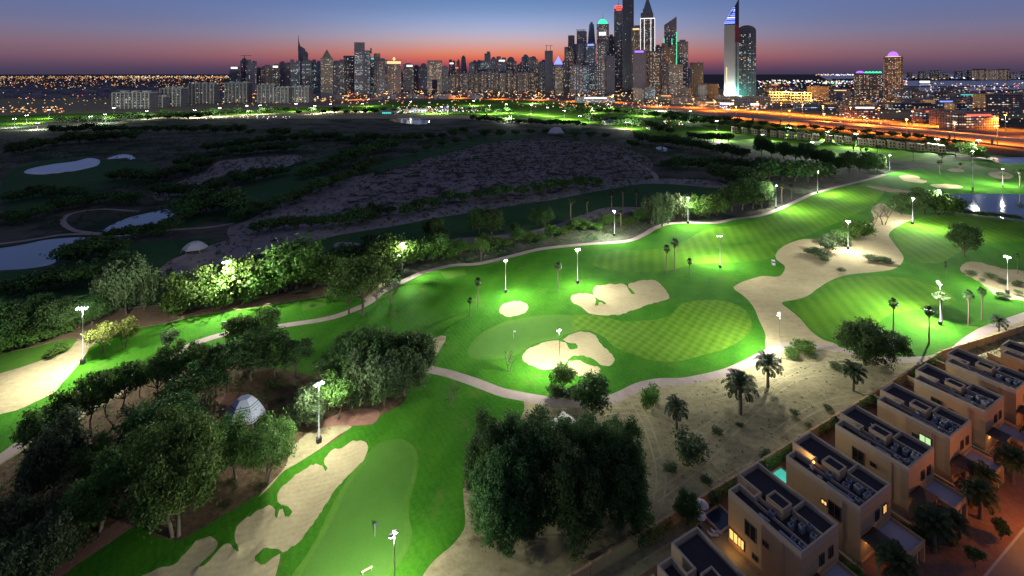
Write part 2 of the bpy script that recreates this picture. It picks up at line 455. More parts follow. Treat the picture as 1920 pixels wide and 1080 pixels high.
region('unlit_fairway', 'unlit grass above the lower left pond', 'darkgrass', area_px([(235, 432), (300, 418), (370, 404), (400, 395), (410, 405), (360, 425), (300, 433)]))
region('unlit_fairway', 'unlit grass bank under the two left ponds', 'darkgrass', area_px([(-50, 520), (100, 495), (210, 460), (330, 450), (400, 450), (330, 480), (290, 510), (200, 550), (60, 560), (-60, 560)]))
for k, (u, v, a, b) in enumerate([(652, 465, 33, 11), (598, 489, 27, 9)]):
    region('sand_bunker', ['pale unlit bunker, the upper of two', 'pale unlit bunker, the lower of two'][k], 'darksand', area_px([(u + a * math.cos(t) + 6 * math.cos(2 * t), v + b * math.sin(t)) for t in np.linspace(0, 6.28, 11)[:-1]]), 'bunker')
region('cart_path', 'pale path looping past the left ponds', 'path', band_px([(-40, 462), (40, 452), (117, 440), (180, 438), (233, 438), (317, 431), (400, 425), (440, 418)], 2.8))
region('cart_path', 'pale looping path beside the pond', 'path', band_px([(190, 437), (140, 432), (118, 415), (135, 400), (190, 392), (260, 396)], 2.6))
region('cart_path', 'thin winding path through the unlit scrub', 'path', band_px([(505, 415), (540, 402), (575, 392), (620, 385)], 2.6))
region('cart_path', 'path across the bank below the tent', 'path', band_px([(292, 520), (310, 500), (345, 480), (400, 465), (440, 455)], 2.6))
region('cart_path', 'pale track forking below the scrub field', 'path', band_px([(1165, 290), (1200, 308), (1225, 325), (1232, 338)], 4))
region('pond', 'oval pond mirroring the dusk sky', 'water', area_px(Z1([(135, 960), (180, 940), (300, 920), (420, 905), (500, 888), (560, 895), (548, 925), (480, 945), (380, 962), (250, 975), (160, 972)])), 'pond')
region('pond', 'thin curved pond right of the oval pond', 'water', area_px(Z1([(600, 888), (680, 866), (735, 868), (768, 888), (745, 895), (700, 882), (640, 890)])), 'pond')
region('pond', 'large pond at the left edge', 'water', area_px(Z4([(-200, 330), (0, 310), (150, 288), (250, 268), (400, 255), (520, 250), (630, 255), (622, 282), (500, 295), (400, 325), (330, 372), (280, 402), (150, 428), (0, 442), (-200, 460)])), 'pond')
region('pond', 'slanting pond above the large left pond', 'water', area_px(Z4([(580, 215), (620, 182), (720, 138), (850, 108), (1000, 82), (1062, 78), (1040, 100), (950, 135), (850, 180), (760, 225), (680, 242), (600, 234)])), 'pond')
region('pond', 'tiny pale pond by the far sandy waste', 'water', area_px(Z1([(1512, 832), (1550, 815), (1602, 824), (1575, 842)])), 'pond')
region('pond', 'long pale pond near the clubhouse', 'water', area_px(Z2([(270, 672), (340, 664), (440, 665), (495, 680), (470, 698), (400, 696), (330, 688)])), 'pond')
region('pond', 'small pale pond right of the scrub field', 'water', area_px(Z2([(1768, 828), (1800, 820), (1835, 833), (1812, 852)])), 'pond')

# the far floodlit holes
region('far_course_grass', 'far floodlit fairways in front of the skyline', 'fairway', area_px(Z1([(-1500, 640), (0, 650), (300, 640), (600, 636), (1200, 628), (1500, 618), (1920, 596)]) + Z2([(300, 570), (800, 556), (1200, 572), (1900, 606)]) + [(1400, 217), (1500, 240), (1600, 255), (1720, 275), (1800, 290), (1660, 300), (1560, 292), (1480, 285), (1420, 285), (1340, 262), (1240, 256)] + Z2([(1700, 745), (1400, 693), (1250, 700), (1000, 668), (700, 650), (300, 640), (0, 622)]) + Z1([(1700, 632), (1200, 652), (700, 662), (400, 672), (150, 702), (0, 716), (-1500, 800)]), smooth=False))

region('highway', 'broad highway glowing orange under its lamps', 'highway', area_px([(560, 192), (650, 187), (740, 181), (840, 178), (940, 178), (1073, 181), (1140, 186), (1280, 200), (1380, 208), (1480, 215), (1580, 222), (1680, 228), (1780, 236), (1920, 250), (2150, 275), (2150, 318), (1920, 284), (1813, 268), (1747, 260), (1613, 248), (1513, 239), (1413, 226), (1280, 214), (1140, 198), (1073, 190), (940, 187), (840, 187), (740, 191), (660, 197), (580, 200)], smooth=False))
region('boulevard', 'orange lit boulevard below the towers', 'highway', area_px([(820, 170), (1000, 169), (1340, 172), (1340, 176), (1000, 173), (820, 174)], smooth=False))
# lit central course
COURSE = NORTH_PATH[11:] + [(1700, 318), (1760, 312), (1800, 300), (1920, 303), (2100, 310), (2200, 400), (2100, 560), (1990, 570)] + SOUTH_PATH[::-1][1:-1] + \
         [(775, 688), (800, 665), (812, 640), (800, 632), (700, 640), (640, 665), (590, 700), (520, 690), (450, 680), (400, 668), (372, 680), (340, 690)]
region('grove_floor', 'leaf litter under the foreground grove', 'mulch', area_px([(-260, 1200), (-260, 1000), (0, 872), (43, 845), (115, 808), (190, 760), (300, 700), (350, 665), (400, 668), (450, 680), (520, 690), (590, 700), (640, 665), (700, 640), (800, 632), (812, 640), (800, 665), (775, 690), (785, 735), (765, 775), (722, 798), (705, 812), (665, 815), (645, 830), (607, 860), (570, 884), (537, 905), (515, 925), (475, 952), (425, 982), (345, 1028), (305, 1028), (275, 1015), (265, 1000), (215, 1040), (170, 1070), (130, 1100), (60, 1170), (0, 1250)], smooth=False))
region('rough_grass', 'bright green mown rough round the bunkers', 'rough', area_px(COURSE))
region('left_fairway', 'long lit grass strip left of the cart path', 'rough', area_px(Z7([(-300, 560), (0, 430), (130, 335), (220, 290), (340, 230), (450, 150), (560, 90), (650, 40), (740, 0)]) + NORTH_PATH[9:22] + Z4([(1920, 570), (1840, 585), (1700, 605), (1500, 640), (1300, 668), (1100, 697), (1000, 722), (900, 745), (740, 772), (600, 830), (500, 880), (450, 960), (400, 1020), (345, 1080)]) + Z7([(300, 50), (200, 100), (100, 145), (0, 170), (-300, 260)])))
region('grass_patch', 'grass patch above the sandy waste at the left edge', 'collar', area_px(Z4([(-200, 980), (0, 912), (200, 870), (330, 835), (430, 825), (428, 850), (380, 895), (280, 930), (120, 985), (0, 1022), (-200, 1090)])))
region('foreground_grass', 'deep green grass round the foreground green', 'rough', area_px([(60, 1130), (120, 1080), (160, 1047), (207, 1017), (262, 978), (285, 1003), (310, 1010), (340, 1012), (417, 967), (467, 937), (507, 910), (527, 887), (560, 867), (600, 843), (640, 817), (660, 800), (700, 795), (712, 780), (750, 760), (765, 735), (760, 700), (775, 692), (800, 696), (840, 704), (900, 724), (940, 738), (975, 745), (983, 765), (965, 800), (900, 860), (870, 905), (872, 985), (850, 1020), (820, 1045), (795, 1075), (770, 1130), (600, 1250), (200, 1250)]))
region('brown_soil', 'bare soil under the left tree belt', 'dirt', area_px(Z4([(-300, 900), (0, 880), (200, 800), (440, 740), (600, 695), (740, 655), (910, 640), (1200, 650), (1500, 590), (1700, 560), (1920, 520), (1920, 568), (1840, 583), (1700, 603), (1500, 638), (1300, 666), (1100, 695), (1000, 720), (900, 743), (740, 770), (600, 828), (520, 850), (440, 828), (330, 833), (200, 868), (0, 910), (-300, 980)])))
region('sandy_waste', 'bright sandy waste at the left edge under a floodlight', 'waste', area_px(Z4([(-300, 1100), (0, 1020), (120, 985), (280, 930), (385, 893), (430, 840), (480, 848), (500, 880), (450, 960), (400, 1020), (345, 1080)]) + Z7([(300, 50), (200, 100), (100, 145), (0, 170), (-300, 250)])))
region('sandy_waste', 'broad sandy waste winding between the two lit fairways', 'waste', area_px(Z6([(285, 535), (350, 500), (450, 472), (540, 475), (575, 420), (525, 375), (532, 330), (600, 288), (680, 265), (790, 262), (870, 215), (950, 215), (1040, 190), (1075, 150), (1060, 100), (1110, 62), (1150, 80), (1200, 110), (1290, 132), (1290, 168), (1200, 200), (1160, 240), (1190, 290), (1240, 360), (1230, 402), (1180, 435), (1060, 452), (950, 462), (870, 482), (790, 522), (740, 560), (690, 590), (640, 605), (558, 622), (600, 660), (660, 710), (720, 780), (790, 830), (870, 858), (870, 900), (750, 875), (650, 865), (560, 880), (478, 905), (465, 850), (465, 800), (430, 720), (400, 650), (350, 590), (292, 548)])))
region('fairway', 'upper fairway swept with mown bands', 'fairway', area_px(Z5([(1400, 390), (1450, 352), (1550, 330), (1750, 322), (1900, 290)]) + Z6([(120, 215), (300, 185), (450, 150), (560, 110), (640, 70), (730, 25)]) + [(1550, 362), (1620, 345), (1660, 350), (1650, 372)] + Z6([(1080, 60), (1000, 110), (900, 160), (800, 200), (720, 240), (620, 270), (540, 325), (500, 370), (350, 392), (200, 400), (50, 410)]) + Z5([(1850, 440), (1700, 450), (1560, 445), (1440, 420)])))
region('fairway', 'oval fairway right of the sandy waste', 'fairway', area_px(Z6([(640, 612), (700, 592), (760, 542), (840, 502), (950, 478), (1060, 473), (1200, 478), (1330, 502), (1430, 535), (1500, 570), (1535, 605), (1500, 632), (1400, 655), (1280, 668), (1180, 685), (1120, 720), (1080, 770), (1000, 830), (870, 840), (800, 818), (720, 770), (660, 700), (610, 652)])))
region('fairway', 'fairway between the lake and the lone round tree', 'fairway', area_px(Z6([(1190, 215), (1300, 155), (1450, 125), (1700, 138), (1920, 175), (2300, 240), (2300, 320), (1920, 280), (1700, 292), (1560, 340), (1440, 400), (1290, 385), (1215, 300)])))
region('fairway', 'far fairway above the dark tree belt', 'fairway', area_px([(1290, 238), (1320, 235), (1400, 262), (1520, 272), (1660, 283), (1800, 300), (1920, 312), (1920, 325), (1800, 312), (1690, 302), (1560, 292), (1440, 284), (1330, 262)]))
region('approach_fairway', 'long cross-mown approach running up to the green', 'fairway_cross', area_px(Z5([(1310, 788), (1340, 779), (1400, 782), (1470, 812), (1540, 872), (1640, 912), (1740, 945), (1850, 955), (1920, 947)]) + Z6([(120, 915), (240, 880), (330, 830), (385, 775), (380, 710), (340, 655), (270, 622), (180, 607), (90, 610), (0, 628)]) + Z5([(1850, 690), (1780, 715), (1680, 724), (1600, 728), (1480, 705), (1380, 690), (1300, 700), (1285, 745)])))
region('collar', 'apron ring round the pale green', 'collar', area_px(Z5([(712, 898), (740, 935), (820, 942), (900, 935), (990, 912), (1060, 868), (1120, 842), (1215, 828), (1262, 800), (1310, 788), (1300, 745), (1300, 700), (1240, 690), (1150, 692), (1000, 712), (900, 738), (800, 788), (738, 842)])))
region('putting_green', 'pale smooth green beside the lobed bunker', 'green', area_px(Z5([(728, 893), (752, 918), (820, 926), (895, 918), (980, 893), (1050, 850), (1110, 828), (1190, 818), (1220, 790), (1240, 745), (1200, 712), (1150, 708), (1000, 730), (905, 757), (810, 805), (755, 848)])))
region('collar', 'apron ring round the foreground green', 'collar', area_px(Z8([(130, 420), (195, 345), (268, 315), (345, 312), (400, 345), (428, 400), (432, 450), (412, 560), (385, 650), (380, 750), (400, 850), (360, 960), (310, 1030), (240, 1110), (140, 1250), (-340, 1250), (-280, 1080), (-200, 970), (-120, 830), (-60, 700), (20, 560)])))
region('putting_green', 'large foreground green beside the chain of bunkers', 'green', area_px(Z8([(145, 440), (205, 362), (270, 332), (338, 328), (382, 355), (404, 400), (408, 450), (385, 560), (352, 650), (345, 750), (362, 850), (330, 950), (280, 1020), (215, 1110), (130, 1240), (-300, 1240), (-230, 1080), (-160, 960), (-85, 830), (-20, 700), (50, 560)])))
region('tee_box', 'rectangular tee box on the upper lawn', 'collar', area_px(Z5([(555, 450), (620, 440), (690, 435), (712, 465), (640, 480), (590, 492)]), smooth=False))
region('tee_box', 'rectangular tee box on the left grass strip', 'collar', area_px(Z4([(1695, 625), (1830, 595), (1835, 640), (1700, 668)]), smooth=False))
region('lake', 'dark lake with a fountain at the right edge', 'lake', area_px([(1772, 375), (1780, 364), (1840, 362), (1920, 363), (2080, 372), (2120, 440), (2000, 425), (1920, 412), (1897, 410), (1847, 402), (1813, 396), (1793, 392), (1778, 388)]), 'pond')
region('lake', 'small pool by the highway at the right edge', 'lake', area_px([(1862, 297), (1920, 294), (2020, 300), (2020, 312), (1920, 306), (1880, 305)]), 'pond')
BUNKERS = {
 'small oval bunker above the pale green': Z5([(970 + 82 * math.cos(t), 658 + 43 * math.sin(t) - 8 * math.cos(t)) for t in np.linspace(0, 6.2832, 15)[:-1]]),
 'wide three-lobed bunker right of the oval bunker': Z5([(1290, 605), (1300, 582), (1340, 572), (1390, 572), (1420, 585), (1432, 610), (1428, 638), (1445, 638), (1450, 618), (1480, 632), (1490, 625), (1450, 605), (1428, 590), (1415, 562), (1430, 532), (1500, 520), (1580, 518), (1602, 528), (1620, 560), (1640, 575), (1650, 570), (1625, 545), (1612, 525), (1640, 510), (1700, 498), (1765, 500), (1815, 540), (1845, 590), (1830, 610), (1760, 625), (1700, 645), (1640, 665), (1570, 690), (1470, 693), (1390, 680), (1350, 650), (1310, 628)]),
 'large lobed bunker beside the pale green': Z5([(1018, 930), (1040, 895), (1090, 865), (1160, 845), (1220, 838), (1262, 850), (1275, 875), (1300, 890), (1325, 885), (1328, 862), (1300, 850), (1262, 845), (1243, 832), (1290, 805), (1350, 788), (1400, 790), (1432, 812), (1455, 850), (1490, 885), (1530, 925), (1536, 955), (1510, 978), (1455, 970), (1420, 945), (1380, 928), (1330, 922), (1285, 935), (1265, 965), (1230, 990), (1190, 1000), (1130, 998), (1070, 980), (1030, 955)]),
 'small lower lobe bunker behind a tree': Z5([(1272, 965), (1300, 950), (1345, 952), (1390, 970), (1440, 985), (1458, 1005), (1420, 1030), (1370, 1038), (1320, 1030), (1285, 1005)]),
 'chain of foreground bunkers with grass fingers': Z7([(700, 1250), (790, 1090), (850, 1055), (920, 1035), (1000, 1000), (1060, 930), (1120, 875), (1180, 862), (1220, 880), (1222, 920), (1170, 970), (1120, 1020), (1128, 1036), (1180, 990), (1230, 930), (1280, 902), (1310, 920), (1330, 948), (1345, 940), (1320, 870), (1330, 810), (1370, 770), (1430, 730), (1490, 692), (1530, 685), (1548, 705), (1545, 748), (1558, 755), (1570, 715), (1590, 700), (1602, 742), (1625, 745), (1645, 718), (1620, 695), (1580, 685), (1562, 660), (1565, 610), (1610, 560), (1680, 500), (1750, 460), (1800, 455), (1830, 490), (1842, 480), (1822, 440), (1840, 400), (1880, 370), (1925, 358)]) + Z8([(40, 332), (90, 320), (140, 335), (150, 370), (130, 420), (90, 470), (40, 520)]) + Z7([(1920, 560), (1870, 620), (1820, 700), (1760, 790), (1700, 870), (1640, 920), (1590, 945), (1545, 925), (1480, 933), (1433, 975), (1447, 1008), (1490, 1012), (1540, 970), (1575, 962), (1570, 1010), (1545, 1090), (1500, 1250)]),
 'sand bunker with dry plants under a floodlight': Z6([(1560, 430), (1590, 400), (1650, 393), (1720, 410), (1800, 430), (1920, 448), (2100, 520), (2080, 610), (1920, 612), (1840, 602), (1760, 580), (1700, 530), (1640, 490), (1580, 460)]),
 'ring shaped bunker near the far lake shore': Z3([(1215, 995), (1235, 987), (1280, 984), (1335, 998), (1330, 1008), (1372, 1018), (1365, 1028), (1320, 1030), (1250, 1018)]),
 'long bunker above the lakeside trees': Z3([(1390, 1042), (1430, 1036), (1500, 1036), (1575, 1048), (1560, 1058), (1500, 1062), (1430, 1055)]),
 'long thin bunker left of the lakeside trees': Z3([(1030, 1048), (1090, 1048), (1180, 1060), (1290, 1078), (1350, 1095), (1330, 1102), (1230, 1088), (1120, 1072)]),
 'round bunker at the far right edge': Z3([(1718, 975), (1760, 967), (1810, 966), (1860, 988), (1845, 1003), (1790, 1008), (1740, 995)]),
 'small bunker beside the far palms': Z3([(1488, 955), (1520, 948), (1560, 950), (1585, 962), (1550, 970), (1510, 966)]),
 'sand patch beside the dark grove': [(797, 680), (803, 650), (812, 636), (826, 630), (836, 632), (832, 645), (822, 660), (815, 680), (808, 688)],
}
for lab, pts in BUNKERS.items():
    region('sand_bunker', lab, 'sand', area_px(pts, .6), 'bunker')
for k, ln in enumerate([[(1140, 1075), (1290, 985), (1400, 905), (1500, 850), (1600, 780), (1700, 715)], [(1190, 960), (1300, 880), (1390, 790), (1480, 715), (1560, 690)], [(1210, 1010), (1240, 900), (1215, 800), (1190, 755)],
    [(1230, 870), (1330, 800), (1420, 735), (1500, 690), (1600, 675)], [(1250, 760), (1340, 745), (1420, 720), (1540, 700)], [(980, 790), (1060, 800), (1150, 770), (1260, 790), (1330, 870), (1360, 900)], [(1140, 1040), (1250, 990), (1310, 930), (1420, 870)], [(1400, 900), (1450, 820), (1540, 760), (1640, 740)]]):
    a_ = np.array(ln, float); X_, Y_, _q = ground(a_[:, 0], a_[:, 1]); c_ = spline(np.stack([X_, Y_], 1), False, 1.5)
    d_ = np.gradient(c_, axis=0); d_ /= np.linalg.norm(d_, axis=1, keepdims=True); n_ = np.stack([-d_[:, 1], d_[:, 0]], 1)
    for sd in (-.85, .85):
        p_ = c_ + n_ * sd; region('tyre_track', 'pale wheel rut in the desert sand', 'rut', np.concatenate([p_ + n_ * .17, (p_ - n_ * .17)[::-1]]))
region('red_soil', 'reddish soil patch beside the foreground grass', 'red_dirt', area_px(Z8([(-150, 235), (0, 160), (100, 138), (200, 145), (216, 170), (180, 222), (60, 235), (-60, 245)])))
region('sand_apron', 'pale gravelly bank above the foreground bunkers', 'desert', area_px(Z7([(1450, 640), (1520, 560), (1600, 470), (1650, 350), (1760, 260), (1900, 235), (1980, 240), (1900, 290), (1800, 365), (1690, 435), (1590, 495), (1530, 565)])))
region('dirt_track', 'brown double track through the foreground trees', 'red_dirt', band_px(Z7([(150, 1180), (290, 1070), (420, 975), (560, 885), (700, 790), (790, 730), (900, 640), (1010, 560), (1120, 470)]), 3.6))
region('cart_path', 'cart path winding along the north edge of the lit course', 'path', band_px(NORTH_PATH, 2.9))
region('cart_path', 'cart path curving along the desert edge', 'path', band_px(SOUTH_PATH, 3.0))
region('service_yard', 'red paved yard round the patterned tent', 'red_dirt', area_px([(385, 790), (405, 745), (450, 735), (500, 755), (490, 790), (440, 815), (395, 815)]))

def build_ground():
    X0, X1, Y0, Y1 = -2900, 2900, 40, 2500
    pts = []
    def grid(xa, xb, ya, yb, st):
        xs = np.arange(xa, xb, st); ys = np.arange(ya, yb, st)
        g = np.stack(np.meshgrid(xs, ys), -1).reshape(-1, 2) + rng.uniform(-.3, .3, (len(xs) * len(ys), 2)) * st
        return g
    g = np.concatenate([grid(-260, 260, 62, 190, 1.9), grid(-420, 420, 190, 330, 4.5), grid(-700, 700, 330, 700, 11), grid(-2250, 2250, 700, 1320, 40), grid(-2800, 2800, 1340, 2480, 110),
                        grid(-2250, -420, 62, 700, 45), grid(420, 2250, 62, 700, 45)])
    vis = np.abs(g[:, 0]) < g[:, 1] * 1.12 + 25
    g = g[vis | (rng.random(len(g)) < .15)]
    V = [Vector((X0, Y0)), Vector((X1, Y0)), Vector((X1, Y1)), Vector((X0, Y1))]
    E = [(0, 1), (1, 2), (2, 3), (3, 0)]
    keep = np.ones(len(g), bool)
    for r in R:
        p = r[3].copy(); p[:, 0] = np.clip(p[:, 0], X0 + 1, X1 - 1); p[:, 1] = np.clip(p[:, 1], Y0 + 1, Y1 - 1)
        o = len(V); n = len(p)
        V += [Vector(q) for q in p]; E += [(o + i, o + (i + 1) % n) for i in range(n)]
        d = edge_dist(p, g[:, 0], g[:, 1], 3.0)
        keep &= d > np.where(g[:, 1] < 190, .55, 1.3)
    V += [Vector(q) for q in g[keep]]
    vo, eo, fo, _, _, _ = delaunay_2d_cdt(V, E, [], 0, 1e-4)
    xy = np.array([(p.x, p.y) for p in vo]); T = np.array([f for f in fo if len(f) == 3], np.int32)
    a, b, c = xy[T[:, 0]], xy[T[:, 1]], xy[T[:, 2]]
    area = (b[:, 0] - a[:, 0]) * (c[:, 1] - a[:, 1]) - (b[:, 1] - a[:, 1]) * (c[:, 0] - a[:, 0])
    T = T[np.abs(area) > 1e-7]; area = area[np.abs(area) > 1e-7]
    T[area < 0] = T[area < 0][:, ::-1]
    cx = xy[T].mean(1)
    owner = np.full(len(T), -1)
    for i, r in enumerate(R):
        owner[inside(r[3], cx[:, 0], cx[:, 1])] = i
    x, y = xy[:, 0], xy[:, 1]
    Z = h0(x, y)
    for i, r in enumerate(R):
        if r[4] == 'bunker':
            ins = inside(r[3], x, y); d = edge_dist(r[3], x, y, 4.0)
            s = np.clip(d / 2.2, 0, 1); s = s * s * (3 - 2 * s)
            Z = np.where(ins, Z - .5 * s - .05, Z + .22 * (1 - np.clip(d / 2.2, 0, 1)) ** 2 * (d < 2.2))
        elif r[4] == 'pond':
            ins = inside(r[3], x, y); d = edge_dist(r[3], x, y, 8.0)
            k = np.clip(d / 6.0, 0, 1)
            Z = np.where(ins | (d < .02), -.5, -.5 * (1 - k) + Z * k)
    # smooth normals shared by neighbouring regions
    P = np.column_stack([xy, Z])
    fn = np.cross(P[T[:, 1]] - P[T[:, 0]], P[T[:, 2]] - P[T[:, 0]])
    vn = np.zeros_like(P)
    for k in range(3): np.add.at(vn, T[:, k], fn)
    vn /= np.linalg.norm(vn, axis=1, keepdims=True) + 1e-12
    made = {}
    def emit(sel, name, label, mat):
        t = T[sel]
        if len(t) == 0: return
        u, inv = np.unique(t, return_inverse=True)
        me = np_mesh(name, P[u], inv.reshape(-1, 3), M[mat], smooth=True)
        me.normals_split_custom_set_from_vertices([tuple(q) for q in vn[u]])
        o = link(name, me); tag(o, label, None, None, 'structure')
    emit(owner == -1, 'ground', 'sandy desert ground between the course and the villas', 'desert')
    for i, r in enumerate(R): emit(owner == i, r[0], r[1], r[2])
    # plain country out to the horizon
    m = MB()
    FX = 45000
    for (xa, xb, ya, yb) in ((-FX, FX, Y1, 50000), (-FX, X0, Y0, Y1), (X1, FX, Y0, Y1), (-FX, FX, -3000, Y0)):
        m.add([(xa, ya, 0), (xb, ya, 0), (xb, yb, 0), (xa, yb, 0)], [(0, 1, 2, 3)])
    tag(m.build('outer_ground', M['city']), 'dark city plain reaching to the horizon', kind='structure')
build_ground()
# ------------------------------------------------------------------ foliage
def leaf_mat(name, dark, light, trans=.35):
    m, nt, N, L, b = new_mat(name)
    ge = nd(nt, 'ShaderNodeNewGeometry'); oi = nd(nt, 'ShaderNodeObjectInfo')
    mx = nd(nt, 'ShaderNodeMix', data_type='RGBA'); mx.inputs['A'].default_value = (*dark, 1); mx.inputs['B'].default_value = (*light, 1)
    L.new(ge.outputs['Random Per Island'], mx.inputs['Factor'])
    hs = nd(nt, 'ShaderNodeHueSaturation')
    mr = nd(nt, 'ShaderNodeMapRange'); mr.inputs['To Min'].default_value = .7; mr.inputs['To Max'].default_value = 1.3
    L.new(oi.outputs['Random'], mr.inputs['Value']); L.new(mr.outputs[0], hs.inputs['Value'])
    mr2 = nd(nt, 'ShaderNodeMapRange'); mr2.inputs['To Min'].default_value = .48; mr2.inputs['To Max'].default_value = .515
    L.new(oi.outputs['Random'], mr2.inputs['Value']); L.new(mr2.outputs[0], hs.inputs['Hue'])
    L.new(mx.outputs['Result'], hs.inputs['Color']); L.new(hs.outputs[0], b.inputs['Base Color'])
    b.inputs['Roughness'].default_value = .65; b.inputs['Specular IOR Level'].default_value = .25
    tr = nd(nt, 'ShaderNodeBsdfTranslucent'); L.new(hs.outputs[0], tr.inputs['Color'])
    ms = nd(nt, 'ShaderNodeMixShader'); ms.inputs[0].default_value = trans
    out = N['Material Output']
    L.new(b.outputs[0], ms.inputs[1]); L.new(tr.outputs[0], ms.inputs[2]); L.new(ms.outputs[0], out.inputs['Surface'])
    return m
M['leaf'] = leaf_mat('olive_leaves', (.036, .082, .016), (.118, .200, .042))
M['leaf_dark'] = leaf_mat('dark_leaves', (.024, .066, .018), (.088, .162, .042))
M['leaf_bright'] = leaf_mat('fresh_green_leaves', (.038, .095, .014), (.118, .205, .038))
M['leaf_yellow'] = leaf_mat('yellow_green_leaves', (.12, .16, .03), (.26, .30, .07))
M['leaf_grey'] = leaf_mat('grey_green_leaves', (.048, .080, .032), (.115, .160, .066))
M['palm_leaf'] = leaf_mat('palm_fronds', (.022, .045, .014), (.055, .090, .030), .2)
M['dead_leaf'] = plain('dry_palm_skirt', (.12, .085, .045), .9)
M['bark'] = plain('tree_bark', (.10, .075, .052), .95, noise=.4, nscale=6)
M['palm_bark'] = plain('palm_trunk', (.13, .10, .07), .95, noise=.4, nscale=8)

def leaf_quads(centres, sizes, r, droop=0.0, up=.35, out_from=None):
    n = len(centres)
    nrm = r.normal(size=(n, 3)); nrm[:, 2] += up
    if out_from is not None:
        d = centres - out_from; d /= np.linalg.norm(d, axis=1, keepdims=True) + 1e-6; nrm += d * .9
    nrm /= np.linalg.norm(nrm, axis=1, keepdims=True)
    t = r.normal(size=(n, 3)); t[:, 2] -= droop
    t -= (t * nrm).sum(1, keepdims=True) * nrm; t /= np.linalg.norm(t, axis=1, keepdims=True) + 1e-9
    s = np.cross(nrm, t)
    L = sizes[:, None] * (1.0 + .5 * droop); W = sizes[:, None] * .55
    V = np.stack([centres - t * L * .5, centres + s * W * .5, centres + t * L * .5, centres - s * W * .5], 1).reshape(-1, 3)
    return V, np.arange(4 * n).reshape(-1, 4)

def crown_mesh(name, blobs, n_clusters, per, leaf, mat, seed, spread=.5, droop=0.0, string=0.0, shell=(.55, 1.0)):
    r = np.random.default_rng(seed)
    B = np.array(blobs, float)
    w = (B[:, 3] * B[:, 4] * B[:, 5]) ** (2 / 3); w /= w.sum()
    bi = r.choice(len(B), n_clusters, p=w)
    d = r.normal(size=(n_clusters, 3)); d[:, 2] += .25; d /= np.linalg.norm(d, axis=1, keepdims=True)
    rad = r.uniform(*shell, n_clusters) ** .6
    C = B[bi, :3] + d * B[bi, 3:] * rad[:, None]
    C += r.normal(size=C.shape) * .12 * B[bi, 3:].mean(1, keepdims=True)
    k = r.poisson(per, n_clusters)
    own = np.repeat(np.arange(n_clusters), k)
    sp = spread * r.uniform(.6, 1.3, n_clusters)
    P = C[own] + r.normal(size=(len(own), 3)) * sp[own][:, None] * np.array([1, 1, .7])
    if string:
        P[:, 2] -= r.random(len(own)) ** 1.3 * string
    P[:, 2] = np.maximum(P[:, 2], .05)
    V, F = leaf_quads(P, leaf * r.uniform(.6, 1.5, len(P)), r, droop, out_from=B[bi, :3][own])
    return np_mesh(name, V, F, mat)

def trunk_mesh(name, base_r, split_z, targets, mat, seed, lean=0.0, stems=1):
    r = random.Random(seed); m = MB()
    for s in range(stems):
        a = r.uniform(0, 6.28); off = (0 if stems == 1 else .35)
        bx_, by_ = math.cos(a + s * 2.4) * off, math.sin(a + s * 2.4) * off
        top = Vector((bx_ * 2.5 + lean + r.uniform(-.3, .3), by_ * 2.5 + r.uniform(-.3, .3), split_z))
        mid = Vector((bx_ * 1.6 + lean * .3 + r.uniform(-.15, .15), by_ * 1.6 + r.uniform(-.15, .15), split_z * .5))
        br = base_r / stems ** .5
        m.tube([(bx_, by_, -.3), (bx_, by_, .15), mid, top], [br * 1.35, br, br * .85, br * .65], 7)
        for k, t in enumerate(targets):
            if k % stems != s: continue
            t = Vector(t); q = top.lerp(t, .5) + Vector((r.uniform(-.4, .4), r.uniform(-.4, .4), -.12 * (t - top).length))
            m.tube([top, q, t], [br * .5, br * .3, br * .10], 5)
            for _ in range(2):
                e = t + Vector((r.uniform(-1, 1), r.uniform(-1, 1), r.uniform(-.2, .8))) * base_r * 4
                m.tube([q, q.lerp(e, .5), e], [br * .22, br * .14, .02], 4)
    return m.mesh(name, mat, True)

def rand_blobs(seed, n, R, zc_, rz, rmin, rmax, flat=.8, core=True):
    r = random.Random(seed); out = [(0, 0, zc_, R * .62, R * .62, rz * .8)] if core else []
    for i in range(n):
        a = 6.28 * i / n + r.uniform(-.4, .4); d = R * r.uniform(.35, .78); q = r.uniform(rmin, rmax)
        out.append((d * math.cos(a), d * math.sin(a), zc_ + r.uniform(-.6, .75) * rz, q, q, q * flat))
    return out

PROTO = {}     # kind -> list of (trunk mesh, crown mesh, height)
def proto(kind, *items): PROTO.setdefault(kind, []).extend(items)
for s in range(3):          # airy shade trees, 9 m
    bl = rand_blobs(10 + s, 9, 4.3, 5.9, 2.2, 1.1, 1.9, .75)
    proto('shade', (trunk_mesh('shade_trunk', .22, 2.3, [b[:3] for b in bl], M['bark'], s, stems=1 + s % 2), crown_mesh('shade_crown', bl, 210, 26, .38, M['leaf'], 20 + s, .40), 9.0))
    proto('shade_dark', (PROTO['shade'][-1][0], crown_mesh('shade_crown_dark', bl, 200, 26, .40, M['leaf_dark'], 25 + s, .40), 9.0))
for s in range(2):          # dense round trees, 9 m, crown to near the ground
    bl = rand_blobs(40 + s, 12, 4.4, 4.7, 3.2, 1.3, 2.2, .9)
    proto('round', (trunk_mesh('round_trunk', .3, 1.6, [b[:3] for b in bl], M['bark'], 5 + s), crown_mesh('round_crown', bl, 620, 30, .30, M['leaf_dark'], 44 + s, .34), 9.0))
for s in range(2):          # leafy foreground trees with airy edges
    bl = rand_blobs(50 + s, 11, 4.6, 5.2, 3.0, 1.2, 2.1, .9)
    proto('leafy', (trunk_mesh('leafy_trunk', .32, 2.2, [b[:3] for b in bl], M['palm_bark'], 7 + s, stems=2), crown_mesh('leafy_crown', bl, 440, 46, .29, M['leaf'], 54 + s, .42), 9.0))
